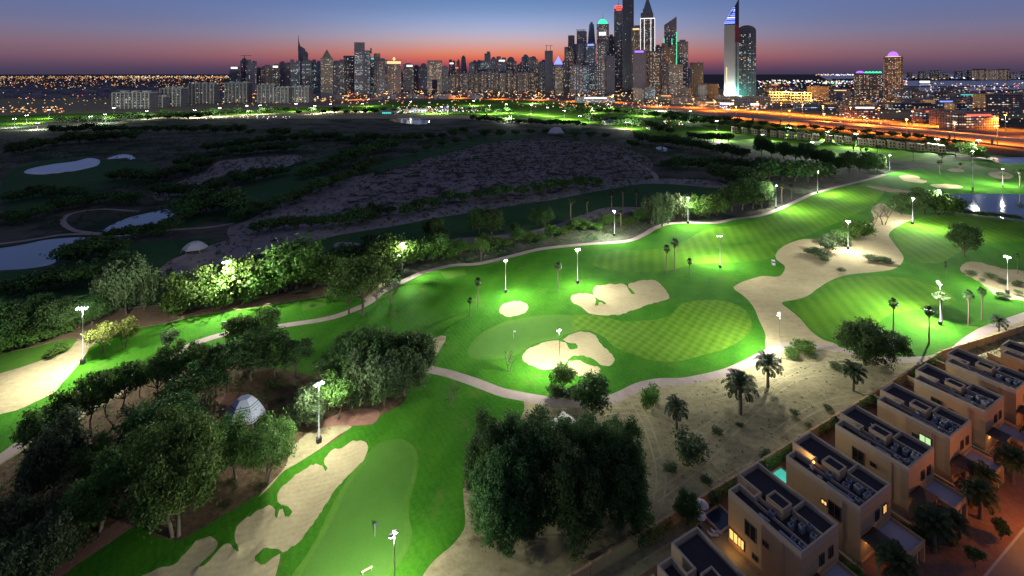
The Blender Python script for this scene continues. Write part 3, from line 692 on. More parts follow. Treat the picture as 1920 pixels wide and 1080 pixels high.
for s in range(2):
    bl = rand_blobs(55 + s, 7, 3.2, 5.6, 1.7, 1.1, 1.7, .8)
    proto('yellow', (trunk_mesh('yellow_trunk', .2, 2.4, [b[:3] for b in bl], M['bark'], 27 + s, stems=2), crown_mesh('yellow_crown', bl, 200, 28, .38, M['leaf_yellow'], 58 + s, .36), 8.0))
for s in range(2):          # weeping trees, 9 m
    bl = rand_blobs(60 + s, 10, 3.3, 6.0, 2.4, .9, 1.6, 1.0)
    proto('weeping', (trunk_mesh('weeping_trunk', .25, 2.4, [b[:3] for b in bl], M['bark'], 8 + s, stems=2), crown_mesh('weeping_crown', bl, 340, 38, .31, M['leaf_grey'], 66 + s, .25, droop=1.6, string=2.6), 9.0))
for s in range(3):          # leafy bushes, 4 m, down to the ground
    bl = rand_blobs(80 + s, 8, 1.9, 1.9, 1.1, .7, 1.2, .95)
    proto('bush', (trunk_mesh('bush_stem', .10, .6, [b[:3] for b in bl], M['bark'], 12 + s, stems=3), crown_mesh('bush_crown', bl, 190, 17, .30, M['leaf_bright'], 88 + s, .25), 4.0))
    proto('bush_dull', (PROTO['bush'][-1][0], crown_mesh('bush_crown_dull', bl, 170, 15, .30, M['leaf_grey'], 98 + s, .25), 4.0))
for s in range(2):          # tall evergreens hung with vertical lobes, 16 m
    r_ = random.Random(100 + s); bl = [(0, 0, 9, 3.0, 3.0, 6.2)]
    for i in range(15):
        a = 6.28 * i / 15 * 2.0 + r_.uniform(-.3, .3); d = r_.uniform(2.2, 4.6); hh = r_.uniform(2.6, 5.2)
        bl.append((d * math.cos(a), d * math.sin(a), r_.uniform(hh, 12.5 - d * .4), r_.uniform(1.1, 1.8), r_.uniform(1.1, 1.8), hh))
    proto('evergreen', (trunk_mesh('evergreen_trunk', .5, 4, [b[:3] for b in bl[:8]], M['bark'], 15 + s), crown_mesh('evergreen_crown', bl, 1500, 40, .31, M['leaf_dark'], 110 + s, .36, string=.6, shell=(.7, 1.0)), 15.0))
for s in range(3):          # distant trees, coarse leaves, 9 m
    bl = rand_blobs(130 + s, 7, 4.6, 4.6, 2.6, 1.4, 2.3, .85)
    proto('far', (trunk_mesh('far_trunk', .3, 2.0, [b[:3] for b in bl[:4]], M['bark'], 19 + s), crown_mesh('far_crown', bl, 130, 10, .95, M['leaf_dark'], 140 + s, .55), 8.5))
for s in range(2):          # leafless
    r_ = random.Random(170 + s)
    tg = [(r_.uniform(-2.4, 2.4), r_.uniform(-2.4, 2.4), r_.uniform(3.6, 6.2)) for _ in range(16)]
    bl = [(x, y, z, .8, .8, .6) for x, y, z in tg]
    proto('bare', (trunk_mesh('bare_trunk', .16, 1.8, tg, M['palm_bark'], 30 + s, stems=2), crown_mesh('sparse_crown', bl, 50, 6, .28, M['leaf_grey'], 180 + s, .3), 6.3))

def fan_palm_meshes(seed):
    r = random.Random(seed); H = 9.2
    t = MB(); t.tube([(0, 0, -.3), (0, 0, .3), (r.uniform(-.15, .15), 0, H * .5), (r.uniform(-.2, .2), 0, H)], [.34, .24, .19, .17], 8)
    V = []; F = []
    def tri(a, b, c, d): V.extend([a, b, c, d]); n = len(V); F.append((n - 4, n - 3, n - 2, n - 1))
    for i in range(38):
        az = i * 2.4; el = math.radians(r.uniform(-38, 75)) ; d = Vector((math.cos(az) * math.cos(el), math.sin(az) * math.cos(el), math.sin(el)))
        o = Vector((0, 0, H)); e = o + d * r.uniform(.6, .95)
        side = d.cross(Vector((0, 0, 1))).normalized(); up = side.cross(d)
        tri(o - side * .03, o + side * .03, e + side * .03, e - side * .03)
        for k in range(9):
            a = math.radians(-72 + 18 * k); q = (d * math.cos(a) + side * math.sin(a)); L = .95 * (1 - .25 * abs(k - 4) / 4) * r.uniform(.85, 1.1)
            tip = e + q * L - Vector((0, 0, .32 * L)); m_ = e + q * L * .55; w = side * math.cos(a) * .11 - d * math.sin(a) * .11
            tri(e, m_ + w, tip, m_ - w)
    crown = np_mesh('fan_palm_crown', V, F, M['palm_leaf'])
    k = MB()
    for i in range(26):
        az = i * 2.4; zt = H - r.uniform(.1, .9); R_ = r.uniform(.35, .6)
        c, s_ = math.cos(az), math.sin(az)
        k.add([(c * .15, s_ * .15, zt), (c * R_ - s_ * .15, s_ * R_ + c * .15, zt - .75), (c * R_ * .9, s_ * R_ * .9, zt - 1.15), (c * R_ + s_ * .15, s_ * R_ - c * .15, zt - .75)], [(0, 1, 2, 3)])
    return t.mesh('palm_trunk', M['palm_bark'], True), crown, k.mesh('palm_skirt', M['dead_leaf'])
FANP = [fan_palm_meshes(s) for s in (1, 2, 3)]

def frond_mesh(seed, L=3.6):
    r = random.Random(seed); V = []; F = []; n = 26
    def pos(t):                                            # frond along +x, rising then arching down
        return Vector((L * math.sin(t * 1.45) / 1.0 * .93, 0, L * (.42 * t - .62 * t * t)))
    for i in range(n):
        a, b = pos(i / n), pos((i + 1) / n); w = .05 * (1 - i / n) + .012
        V.extend([a + Vector((0, w, 0)), a - Vector((0, w, 0)), b - Vector((0, w, 0)), b + Vector((0, w, 0))]); F.append(tuple(range(len(V) - 4, len(V))))
        if i < 2: continue
        ll = .85 * math.sin(math.pi * min(1, (i / n) * .85 + .12)) + .1
        for sd in (-1, 1):
            o = a.lerp(b, r.random()); d = (b - a).normalized()
            tip = o + d * ll * .65 + Vector((0, sd * ll * .8, ll * r.uniform(-.15, .35))); m_ = o.lerp(tip, .5); wv = d * .13
            V.extend([o, m_ - wv, tip, m_ + wv]); F.append(tuple(range(len(V) - 4, len(V))))
    return np_mesh('frond', V, F, M['palm_leaf'])
FROND = [frond_mesh(s) for s in range(3)]
_t = MB(); _t.tube([(0, 0, -.3), (0, 0, 0), (.05, 0, 2.0), (0, 0, 4.2), (0, 0, 4.7)], [.42, .34, .27, .27, .12], 9)
DATE_TRUNK = _t.mesh('date_palm_trunk', M['palm_bark'], True)

def plant(kind, name, u, v, hpx, label, cat='tree', group=None, wide=1.0, rz=None, var=None, z0=None):
    x, y, z = gp(u, v, z0)
    h = hpx * y / FOC
    rz = random.uniform(0, 6.28) if rz is None else rz
    if kind in PROTO:
        P = PROTO[kind]; tm, cm, H = P[(random.randrange(len(P)) if var is None else var) % len(P)]
        s = h / H; o = empty(name, (x, y, z), rz); o.scale = (s * wide, s * wide, s)
        link('stem' if 'bush' in kind else 'trunk', tm, o); link('crown', cm, o)
    elif kind == 'fan':
        tm, cm, sk = FANP[random.randrange(3)]; s = h / 10.1
        o = empty(name, (x, y, z), rz); w = s * wide * (.9 + .45 * (s < .75)); o.scale = (w, w, s)
        link('trunk', tm, o); link('crown', cm, o); link('dead_skirt', sk, o)
    elif kind == 'date':
        s = h / 6.4; o = empty(name, (x, y, z), rz, s)
        link('trunk', DATE_TRUNK, o); n = 38
        for i in range(n):
            f = link('frond', FROND[i % 3], o); k = i / n
            f.location = (0, 0, 4.3 + .3 * (1 - k)); f.rotation_euler = (0, math.radians(-58 + 72 * k + random.uniform(-6, 6)), i * 2.4)
            q = random.uniform(.68, .88); f.scale = (q, q, q)
    tag(o, label, cat, group)
    return o

def row(kind, name, adj, where, group, pts, cat='tree', wide=1.0, jit=0.0):
    """a row of look-alike plants; each label counts along the row"""
    pts = sorted(pts); n = len(pts)
    for i, p in enumerate(pts):
        u, v, h = p[:3]; w = p[3] if len(p) > 3 else wide
        lab = f'{adj}, {nth(i, n)} {where}' if n > 1 else f'{adj} {where}'
        plant(kind, name, u, v, h, lab, cat, group if n > 1 else None, w)

# --- foreground grove, bottom left
row('shade', 'shade_tree', 'dark airy tree', 'in the row beside the left cart path', 'trees along the left cart path',
    [(78, 876, 118, .8), (128, 830, 108, .75), (170, 803, 105, .75), (198, 776, 84, .7), (232, 770, 92, .7), (262, 745, 72, .7), (296, 752, 92, .75), (326, 740, 100, .75), (372, 706, 70, .7), (405, 737, 90, .8), (452, 662, 78, .85), (492, 664, 84, .95)])
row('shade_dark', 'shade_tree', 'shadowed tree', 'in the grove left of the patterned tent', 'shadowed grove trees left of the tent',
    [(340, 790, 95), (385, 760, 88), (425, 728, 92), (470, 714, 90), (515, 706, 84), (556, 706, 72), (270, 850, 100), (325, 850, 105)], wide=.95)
row('weeping', 'weeping_tree', 'grey-green drooping tree', 'in the lower left corner thicket', 'drooping trees in the lower left thicket',
    [(97, 925, 140), (20, 1050, 115), (28, 1120, 120), (85, 1090, 130), (125, 1020, 105)], wide=.95)
row('leafy', 'round_tree', 'dense olive tree', 'behind the brown double track', 'dense trees behind the brown double track',
    [(185, 995, 120), (170, 925, 95), (250, 930, 110), (285, 915, 125)], wide=.85)
plant('leafy', 'round_tree', 330, 1002, 188, 'tall dense tree with pale trunk beside the foreground bunkers', 'tree', None, .82)
plant('leafy', 'round_tree', 380, 915, 120, 'dark rounded tree squeezed behind the tall pale-trunked tree', 'tree', None, 1.0)
plant('leafy', 'shade_tree', 500, 905, 122, 'broad olive tree standing right below the patterned tent', 'tree', None, .8, var=1)
plant('leafy', 'shade_tree', 444, 895, 92, 'olive tree leaning on the broad tree below the tent', 'tree', None, .8, var=0)
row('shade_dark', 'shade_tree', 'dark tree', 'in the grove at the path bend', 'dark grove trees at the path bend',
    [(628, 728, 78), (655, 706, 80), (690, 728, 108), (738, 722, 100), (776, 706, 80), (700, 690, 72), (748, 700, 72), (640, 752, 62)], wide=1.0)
row('weeping', 'weeping_tree', 'brownish drooping tree', 'on the edge of the deep green lawn', 'brownish trees on the lawn edge', [(672, 762, 95), (722, 760, 100), (762, 742, 90), (792, 705, 70)], wide=1.0)
plant('weeping', 'weeping_tree', 578, 797, 78, 'floodlit drooping tree left of the bunker floodlight', 'tree', None, 1.15)
plant('shade', 'shade_tree', 632, 785, 88, 'floodlit arching tree right of the bunker floodlight', 'tree', None, .85)
plant('bush', 'bush', 708, 757, 55, 'lit green bush at the foot of the path bend grove', 'bush')
plant('bare', 'bare_tree', 845, 762, 40, 'small nearly bare tree on the deep green lawn', 'tree')
plant('bare', 'bare_tree', 955, 697, 42, 'thin bare tree left of the large lobed bunker', 'tree', None, .7)
# --- big evergreen clump
row('evergreen', 'evergreen_tree', 'tall dark evergreen', 'in the front of the big clump', 'evergreens in the front of the big clump', [(935, 1030, 178, .9), (1000, 1005, 150, .8), (1068, 1015, 175, 1.0), (1165, 985, 175, .92)])
row('evergreen', 'evergreen_tree', 'tall dark evergreen', 'at the back of the big clump', 'evergreens at the back of the big clump', [(925, 950, 160, .95), (998, 968, 178, 1.1), (1090, 955, 158, 1.05), (1150, 930, 132, 1.0)])
# --- single trees round the green
plant('shade_dark', 'shade_tree', 1112, 796, 94, 'dark tree with bent trunk at the desert edge of the path', 'tree', None, .88, var=0)
plant('shade', 'shade_tree', 1056, 742, 62, 'slim tree in front of the lowest bunker lobe', 'tree', None, .85)
row('bush_dull', 'bush', 'low leafy bush', 'between the path and lowest bunker', 'low bushes between path and bunker', [(1045, 746, 24), (1068, 748, 22), (1088, 748, 24)], cat='bush', wide=1.3)
plant('bush', 'bush', 1218, 768, 44, 'upright green bush alone on the desert sand', 'bush', None, .8)
plant('round', 'round_tree', 1622, 684, 88, 'big dark round tree beside the path near the villas', 'tree', None, 1.08)
plant('round', 'round_tree', 1676, 676, 56, 'smaller dark tree right of the big round tree', 'tree', None, .95)
plant('round', 'round_tree', 1809, 481, 66, 'lone dark round tree on the far right fairway', 'tree', None, .8)
plant('bare', 'bare_tree', 1657, 421, 48, 'pale leafless tree on the sandy neck near the lake', 'tree')
plant('bare', 'bare_tree', 1634, 432, 34, 'smaller leafless tree left of the pale leafless one', 'tree')
row('round', 'round_tree', 'dense dark tree', 'in the clump left of the lake', 'trees in the clump left of the lake', [(1690, 402, 38), (1712, 403, 46), (1733, 400, 52), (1752, 398, 46)], wide=1.05)
row('bush', 'bush', 'floodlit bright green bush', 'beside the lake floodlight', 'lit bushes beside the lake', [(1764, 403, 44), (1779, 401, 34), (1790, 399, 24)], cat='bush', wide=1.2)
row('bush_dull', 'bush', 'clipped lakeside shrub', 'along the near lake bank', 'shrubs along the near lake bank', [(1812 + 11 * i, 402 + 1.2 * i, 10) for i in range(10)], cat='bush', wide=1.4)
plant('fan', 'fan_palm', 1765, 601, 50, 'bright floodlit palm under the pole beside the oval fairway', 'palm', None, 2.0)
row('fan', 'fan_palm', 'slim fan palm', 'on the lawn above the villas', 'palms on the lawn above the villas', [(1675, 625, 63), (1742, 643, 66), (1816, 610, 64), (1841, 600, 59)], cat='palm')
row('fan', 'fan_palm', 'slim fan palm', 'on the rough above the bunkers', 'palms on the rough above the bunkers', [(896, 576, 53), (1046, 545, 52), (1250, 513, 52), (1265, 508, 59), (1293, 526, 40)], cat='palm')
plant('fan', 'fan_palm', 881, 592, 32, 'short fan palm left of the small oval bunker', 'palm')
plant('fan', 'fan_palm', 1908, 512, 36, 'thin palm in the plant filled bunker at the right edge', 'palm', None, .6)
plant('fan', 'fan_palm', 1773, 538, 46, 'white-lit palm trunk left of the plant bunker floodlight', 'palm', None, .45)
plant('date', 'date_palm', 1873, 628, 34, 'small palm beside the path at the villa row end', 'palm')
plant('date', 'date_palm', 1388, 776, 72, 'largest date palm standing alone on the desert sand', 'palm')
plant('date', 'date_palm', 1269, 804, 52, 'dark date palm on the sand right of the evergreens', 'palm')
plant('date', 'date_palm', 1440, 726, 58, 'date palm just below the desert floodlight', 'palm')
plant('date', 'date_palm', 1600, 733, 50, 'date palm on the sand below the big round tree', 'palm')
plant('round', 'round_tree', 1290, 985, 60, 'dense shrubby tree outside the garden wall by white parasols', 'tree', None, .8)
plant('bush_dull', 'bush', 1296, 866, 46, 'yellowish dry bush on the dark lower sand', 'bush', None, 1.35)
row('bush', 'bush', 'blue-green bush', 'beside the desert floodlight', 'bushes beside the desert floodlight', [(1486, 671, 20), (1505, 664, 28)], cat='bush', wide=1.3)
row('bush_dull', 'bush', 'low brown shrub', 'on the desert sand below the path', 'brown shrubs on the desert sand', [(1524, 672, 11), (1568, 692, 12), (1585, 698, 10), (1255, 885, 14), (1325, 905, 12), (1345, 815, 12), (1438, 862, 14), (1385, 800, 8), (1490, 778, 9), (1552, 767, 9), (1515, 800, 7)], cat='bush', wide=1.8)
row('bush_dull', 'bush', 'dry rounded shrub', 'on the broad sandy waste', 'shrubs on the broad sandy waste', [(1522, 478, 16), (1538, 482, 18), (1552, 470, 22), (1560, 458, 24), (1545, 490, 12)], cat='bush', wide=1.5)
row('bush', 'bush', 'white-lit bush', 'round the waste floodlight', 'lit bushes round the waste floodlight', [(1573, 455, 26), (1584, 460, 20), (1600, 448, 36), (1613, 442, 36), (1622, 444, 28)], cat='bush', wide=1.1)
row('bush_dull', 'bush', 'flat dark shrub', 'on the sand by the oval fairway', 'flat shrubs by the oval fairway', [(1634, 489, 11), (1652, 491, 11), (1665, 494, 10), (1578, 510, 7)], cat='bush', wide=2.2)
row('bush_dull', 'bush', 'low desert plant', 'in the plant filled bunker', 'plants in the right edge bunker', [(1822, 517, 10), (1858, 522, 10), (1842, 527, 5), (1880, 530, 9), (1883, 560, 13), (1908, 535, 10), (1912, 552, 8)], cat='bush', wide=1.6)
# --- left side
row('yellow', 'yellow_tree', 'floodlit yellow-green tree', 'on the strip by the left floodlight', 'yellow-green trees by the left floodlight', [(190, 664, 56, 1.0), (234, 652, 52, .95)])
plant('bush', 'bush', 107, 666, 22, 'small lit bush on the grass patch at the left edge', 'bush', None, 1.3)
plant('bush_dull', 'bush', 318, 652, 34, 'pale fluffy small tree standing on the left grass strip', 'bush', None, .9)
row('round', 'round_tree', 'dark green tree', 'in the left edge belt', 'dark trees in the left edge belt', [(10, 640, 85), (42, 632, 75), (78, 622, 70), (112, 628, 70), (148, 615, 62), (172, 610, 50)], wide=1.15)
row('bush', 'bush', 'leafy green shrub', 'in the low belt at the left edge', 'shrubs in the low left belt', [(5, 662, 30), (28, 655, 30), (52, 648, 30), (76, 640, 30), (98, 634, 26), (18, 650, 38), (62, 636, 38), (120, 625, 26)], cat='bush', wide=1.5)
row('weeping', 'weeping_tree', 'tall grey drooping tree', 'above the brown soil bank', 'drooping trees above the brown bank', [(205, 590, 84), (240, 588, 108), (272, 582, 88)], wide=.95)
HEDGE = [(318, 586, 52), (338, 588, 62), (360, 578, 66), (382, 572, 66), (402, 574, 58), (416, 580, 46), (436, 562, 52), (452, 558, 68), (470, 566, 48), (488, 558, 56), (505, 552, 62), (522, 548, 56), (545, 545, 84), (562, 540, 62), (582, 538, 60), (604, 534, 54), (628, 528, 54), (646, 520, 58)]
HEDGE = [(u, v, h * (.72 + .5 * ((i * 41 % 17) / 17)), .8 + .45 * ((i * 29 % 11) / 11)) for i, (u, v, h) in enumerate(HEDGE)]
row('bush', 'hedge_bush', 'floodlit leafy bush', 'in the long hedge above the left strip', 'bushes of the long lit hedge', HEDGE, cat='bush', wide=1.15)
row('bush', 'hedge_bush', 'floodlit bush', 'in the hedge left of the winding path', 'bushes of the hedge by the winding path', [(722, 508, 62), (742, 500, 60), (760, 496, 52), (776, 494, 42), (796, 490, 46), (818, 486, 44), (842, 482, 36), (862, 478, 30)], cat='bush', wide=1.1)
plant('shade', 'shade_tree', 680, 591, 118, 'large olive tree astride the path with long shadows', 'tree', None, 1.0, var=0)
plant('shade', 'shade_tree', 654, 588, 78, 'lower olive tree attached left of the large olive tree', 'tree', None, 1.0)
row('bare', 'bare_tree', 'small half-bare tree', 'right of the large olive tree', 'half-bare trees beside the path', [(708, 574, 48), (733, 569, 44)])
plant('shade', 'shade_tree', 902, 489, 46, 'upright tree beside the northern path bend', 'tree', None, .75)
row('fan', 'fan_palm', 'pale-lit palm', 'rising behind the long hedge', 'palms behind the long hedge', [(318, 552, 46), (475, 524, 46), (512, 548, 72), (546, 540, 78), (600, 510, 40), (708, 500, 56)], cat='palm', wide=1.25)
row('weeping', 'weeping_tree', 'tall leafy tree', 'in the clump above the upper fairway', 'trees above the upper fairway', [(1222, 420, 56), (1240, 424, 64), (1262, 414, 54), (1280, 408, 44)], wide=1.0)
row('bush', 'bush', 'brightly floodlit tree', 'beside the pole above the upper fairway', 'lit trees above the upper fairway', [(1288, 410, 40), (1308, 408, 44), (1326, 408, 46), (1342, 404, 38)], cat='tree', wide=.95)
row('round', 'round_tree', 'dark tree', 'left of the white-lit palms', 'dark trees left of the white-lit palms', [(1372, 396, 52), (1392, 394, 56), (1412, 392, 60), (1428, 386, 50)], wide=.95)
row('fan', 'fan_palm', 'white-lit palm', 'in the group by the bend floodlight', 'white-lit palms by the bend floodlight', [(1442, 390, 30), (1466, 380, 36), (1484, 374, 28), (1428, 398, 34)], cat='palm', wide=1.6)
row('fan', 'fan_palm', 'faint palm', 'on the dim sandy strip', 'palms on the dim sandy strip', [(1070, 416, 44), (1101, 404, 30), (1147, 390, 28), (1168, 387, 34), (1193, 386, 30), (1164, 425, 30), (835, 462, 30), (814, 460, 24)], cat='palm', wide=1.5)
row('round', 'round_tree', 'dim dark tree', 'on the dim sandy strip', 'dim trees on the sandy strip', [(812, 450, 44), (898, 438, 50), (922, 440, 50), (1008, 422, 34), (1022, 424, 36), (965, 434, 18)])
SCR = [(845 + 21 * i, 474 - 3.6 * i + (i * 37 % 11) - 5, 13 + (i * 29 % 8)) for i in range(18)]
row('bush', 'bush', 'scrubby bush', 'in the lit scrub strip by the path', 'scrubby bushes in the lit strip', SCR, cat='bush', wide=1.6)
# --- upper right
row('round', 'round_tree', 'dark bushy tree', 'in the belt above the upper fairway', 'dark belt above the upper fairway', [(1428, 290, 40), (1447, 293, 28), (1470, 298, 36), (1492, 302, 30), (1512, 306, 42), (1532, 310, 32), (1552, 316, 38), (1572, 320, 28), (1592, 323, 42), (1612, 322, 28), (1630, 325, 44), (1646, 322, 36)], wide=.85)
row('far', 'far_tree', 'dark shadowed tree', 'in the unlit belt above the path', 'unlit belt above the path', [(1350, 340, 34), (1372, 346, 36), (1394, 350, 36), (1418, 345, 38), (1442, 340, 42), (1466, 338, 44), (1490, 340, 40), (1514, 340, 40), (1540, 338, 36)], wide=1.2)
row('far', 'far_tree', 'round dark tree', 'in the short belt below the far villas', 'short dark belt below the far villas', [(1296, 262, 16), (1308, 264, 17), (1322, 266, 18), (1338, 266, 20), (1352, 267, 20), (1366, 267, 19)], wide=1.2)
row('fan', 'fan_palm', 'far palm', 'along the far lit fairway', 'palms along the far lit fairway', [(1600, 292, 18), (1614, 296, 20), (1624, 298, 20), (1645, 297, 24), (1650, 296, 22), (1712, 302, 24), (1766, 318, 30), (1762, 328, 26), (1800, 324, 18), (1880, 344, 18), (1912, 352, 34), (1792, 296, 20)], cat='palm', wide=1.5)
row('bush', 'bush', 'leafy tree', 'by the right end of the far villas', 'leafy trees at the far villa end', [(1818, 292, 26), (1830, 296, 24), (1845, 298, 14)], cat='tree', wide=1.1)

# --- dark, unlit half: belts of trees along traced lines
def belt(kind, name, adj, where, group, line, n, h, cat='tree', wide=1.2, wob=4):
    L = np.array(line, float); seg = np.r_[0, np.cumsum(np.hypot(*np.diff(L, axis=0).T))]
    out = []
    for i in range(n):
        s = seg[-1] * (i + .5) / n
        out.append((float(np.interp(s, seg, L[:, 0])), float(np.interp(s, seg, L[:, 1])) + random.uniform(-wob, wob) * .5, h * random.uniform(.75, 1.2)))
    row(kind, name, adj, where, group, out, cat, wide)
belt('far', 'far_tree', 'dark tree', 'in the belt above the oval pond', 'dark belt above the oval pond', [(15, 292), (120, 272), (260, 262)], 10, 24)
belt('far', 'far_tree', 'dark tree', 'in the belt right of the thin pond', 'dark belt right of the thin pond', [(205, 338), (290, 345), (340, 330), (400, 312)], 12, 24)
belt('far', 'far_tree', 'dark tree', 'below the oval pond', 'dark belt below the oval pond', [(10, 380), (80, 368), (180, 378), (260, 385)], 12, 24)
belt('far', 'far_tree', 'dark tree', 'beside the slanting pond', 'dark trees beside the slanting pond', [(340, 420), (362, 400), (400, 396), (455, 402)], 10, 40)
belt('far', 'far_tree', 'dark tree', 'on the bank of the large left pond', 'dark trees on the left pond bank', [(115, 498), (150, 488), (185, 482), (230, 478)], 7, 36)
belt('far', 'far_tree', 'dark tree', 'between the two sandy wastes', 'dark belt between the sandy wastes', [(440, 418), (520, 395), (580, 368), (640, 345), (700, 318)], 14, 26)
belt('far', 'far_tree', 'dark tree', 'in the long far belt at left', 'long far belt at left', [(90, 250), (300, 248), (480, 252)], 18, 17)
belt('far', 'far_tree', 'dark tree', 'in the long far belt at centre', 'long far belt at centre', [(500, 256), (640, 268), (820, 262), (880, 250)], 18, 17)
belt('far', 'far_tree', 'dark tree', 'in the far middle thicket', 'far middle thicket', [(380, 285), (520, 268), (620, 262), (700, 280)], 16, 18)
belt('far', 'far_tree', 'dark tree', 'along the top of the scrub field', 'dark trees above the scrub field', [(760, 296), (880, 262), (1000, 252), (1150, 262)], 14, 15)
belt('far', 'far_tree', 'dark tree', 'along the bottom of the scrub field', 'dark trees below the scrub field', [(690, 408), (760, 402), (840, 382), (960, 368), (1060, 358), (1130, 345)], 16, 24)
belt('far', 'far_tree', 'dark tree', 'around the small right pond', 'dark trees round the small right pond', [(1180, 282), (1200, 268), (1260, 275), (1320, 285), (1400, 300)], 12, 22)
belt('far', 'far_tree', 'dark tree', 'in the unlit hollow at right', 'unlit hollow at right', [(1240, 315), (1300, 318), (1380, 322), (1440, 318)], 10, 24)
belt('far', 'far_tree', 'dim tree', 'left of the pale tent', 'dim trees left of the pale tent', [(200, 450), (260, 445), (330, 438)], 6, 26)
belt('far', 'far_tree', 'dim tree', 'above the unlit fairway bunkers', 'dim trees above the unlit bunkers', [(470, 440), (540, 430), (620, 425), (700, 415)], 9, 26)
belt('far', 'far_tree', 'dark tree', 'along the sandy waste at left', 'dark trees along the left sandy waste', [(290, 368), (370, 368), (440, 348), (540, 328)], 14, 24)
belt('far', 'far_tree', 'dark tree', 'above the far sandy waste', 'dark trees above the far sandy waste', [(330, 318), (400, 298), (470, 288), (560, 284)], 14, 18)
belt('far', 'far_tree', 'dark tree', 'between pond and path at left', 'dark trees between pond and path', [(10, 425), (60, 412), (110, 395), (180, 385)], 10, 22)
belt('far', 'far_tree', 'dark tree', 'left of the scrub field', 'dark trees left of the scrub field', [(560, 335), (610, 325), (650, 305), (700, 290), (740, 280)], 14, 24)
belt('far', 'far_tree', 'dark tree', 'in the lower left darkness', 'trees in the lower left darkness', [(10, 560), (70, 545), (160, 535), (240, 520)], 10, 40)
belt('far', 'far_tree', 'dark tree', 'behind the long lit hedge', 'dark trees behind the long hedge', [(560, 512), (620, 508), (680, 492), (720, 480)], 9, 40)
# --- far floodlit holes: trees between the poles
belt('far', 'distant_tree', 'far lit tree', 'in the left end treeline', 'left end far treeline', [(100, 232), (250, 226), (400, 222)], 16, 13)
belt('far', 'distant_tree', 'far lit tree', 'below the white apartments', 'far treeline below the apartments', [(230, 222), (420, 214), (640, 212)], 18, 12)
belt('far', 'distant_tree', 'far lit tree', 'in the centre treeline', 'centre far treeline', [(640, 216), (800, 208), (960, 212)], 18, 11)
belt('far', 'distant_tree', 'far lit tree', 'in the front centre treeline', 'front centre far treeline', [(880, 226), (980, 234), (1100, 238)], 18, 13)
belt('far', 'distant_tree', 'far lit tree', 'in the right treeline', 'right far treeline', [(1100, 228), (1180, 236), (1260, 252)], 16, 17)
belt('far', 'distant_tree', 'far lit tree', 'below the highway bend', 'far trees below the highway bend', [(1060, 212), (1200, 215), (1290, 232), (1380, 240)], 18, 13)

# --- loose scrub nobody could count
def scatter(name, label, polys, n, hmin, hmax, mat, seed, per=16, sq=.6, keep_out=()):
    r = np.random.default_rng(seed); C = []
    allp = np.concatenate(polys); lo, hi = allp.min(0), allp.max(0)
    P = r.uniform(lo, hi, (n * 6, 2)); ok = np.zeros(len(P), bool)
    for p in polys: ok |= inside(p, P[:, 0], P[:, 1])
    for p in keep_out: ok &= ~inside(p, P[:, 0], P[:, 1])
    P = P[ok][:n]; h = r.uniform(hmin, hmax, len(P)) * r.uniform(.5, 1, len(P))
    own = np.repeat(np.arange(len(P)), per); hh = h[own]
    d = r.normal(size=(len(own), 3)); d /= np.linalg.norm(d, axis=1, keepdims=True); d *= r.random((len(own), 1)) ** .4
    Z = h0(P[:, 0], P[:, 1])
    c = np.column_stack([P[own, 0] + d[:, 0] * hh * 1.0, P[own, 1] + d[:, 1] * hh * 1.0, Z[own] + hh * .42 + d[:, 2] * hh * .42])
    V, F = leaf_quads(c, hh * sq * r.uniform(.6, 1.2, len(own)), r)
    tag(link(name, np_mesh(name, V, F, M[mat])), label, kind='stuff')
RP = {}
for r_ in R: RP.setdefault(r_[1], r_[3])
scatter('field_scrub', 'low scrub bushes dotting the grey field', [RP['grey purple field dotted with low scrub']], 2600, .8, 1.7, 'leaf_dark', 3, 10, .9)
scatter('sandy_scrub', 'dry bushes on the unlit sandy wastes', [r_[3] for r_ in R if r_[2] == 'darksand' and r_[0] == 'sandy_waste'], 900, .7, 1.8, 'leaf_dark', 4, 10, .8)
scatter('strip_scrub', 'low scrub in the lit strip above the path', [area_px([(830, 492), (850, 470), (960, 452), (1100, 425), (1150, 408), (1200, 405), (1210, 425), (1140, 450), (1050, 455), (950, 474), (880, 490)])], 420, .5, 1.5, 'leaf', 5, 24, .45)
DES = area_px([(985, 765), (1060, 758), (1140, 755), (1210, 728), (1320, 713), (1450, 665), (1600, 668), (1750, 680), (1790, 690), (1700, 735), (1640, 775), (1560, 830), (1480, 880), (1400, 900), (1290, 990), (1180, 1070), (1240, 950), (1220, 860), (1150, 800)])
scatter('desert_tufts', 'small dry tufts on the desert sand', [DES], 420, .12, .5, 'leaf_grey', 6, 16, .6)
scatter('garden_weeds', 'weeds on the sand above the last villas', [area_px([(1700, 700), (1790, 670), (1850, 640), (1920, 612), (1920, 650), (1850, 680), (1790, 700)])], 160, .3, .9, 'leaf', 8, 20, .5)
GRV = area_px([(0, 890), (100, 830), (200, 780), (300, 730), (380, 690), (560, 700), (620, 740), (560, 830), (420, 900), (300, 960), (200, 1000), (100, 1080), (0, 1080)])
scatter('grove_undergrowth', 'low undergrowth between the foreground trees', [GRV], 520, .4, 1.5, 'leaf_dark', 9, 26, .5)
scatter('bank_scrub', 'dry low scrub along the brown soil bank', [area_px([(300, 612), (420, 590), (560, 560), (640, 540), (640, 552), (560, 570), (430, 600), (310, 625)])], 130, .3, .8, 'leaf_grey', 11, 20, .5)
scatter('parkland_scrub', 'scrub scattered over the dark parkland', [area_px([(0, 262), (900, 252), (1240, 270), (1300, 340), (700, 330), (400, 420), (0, 430)], smooth=False)], 3200, .8, 2.6, 'leaf_dark', 12, 9, .8,
        [r_[3] for r_ in R if r_[4] == 'pond' or r_[0] == 'unlit_fairway'])

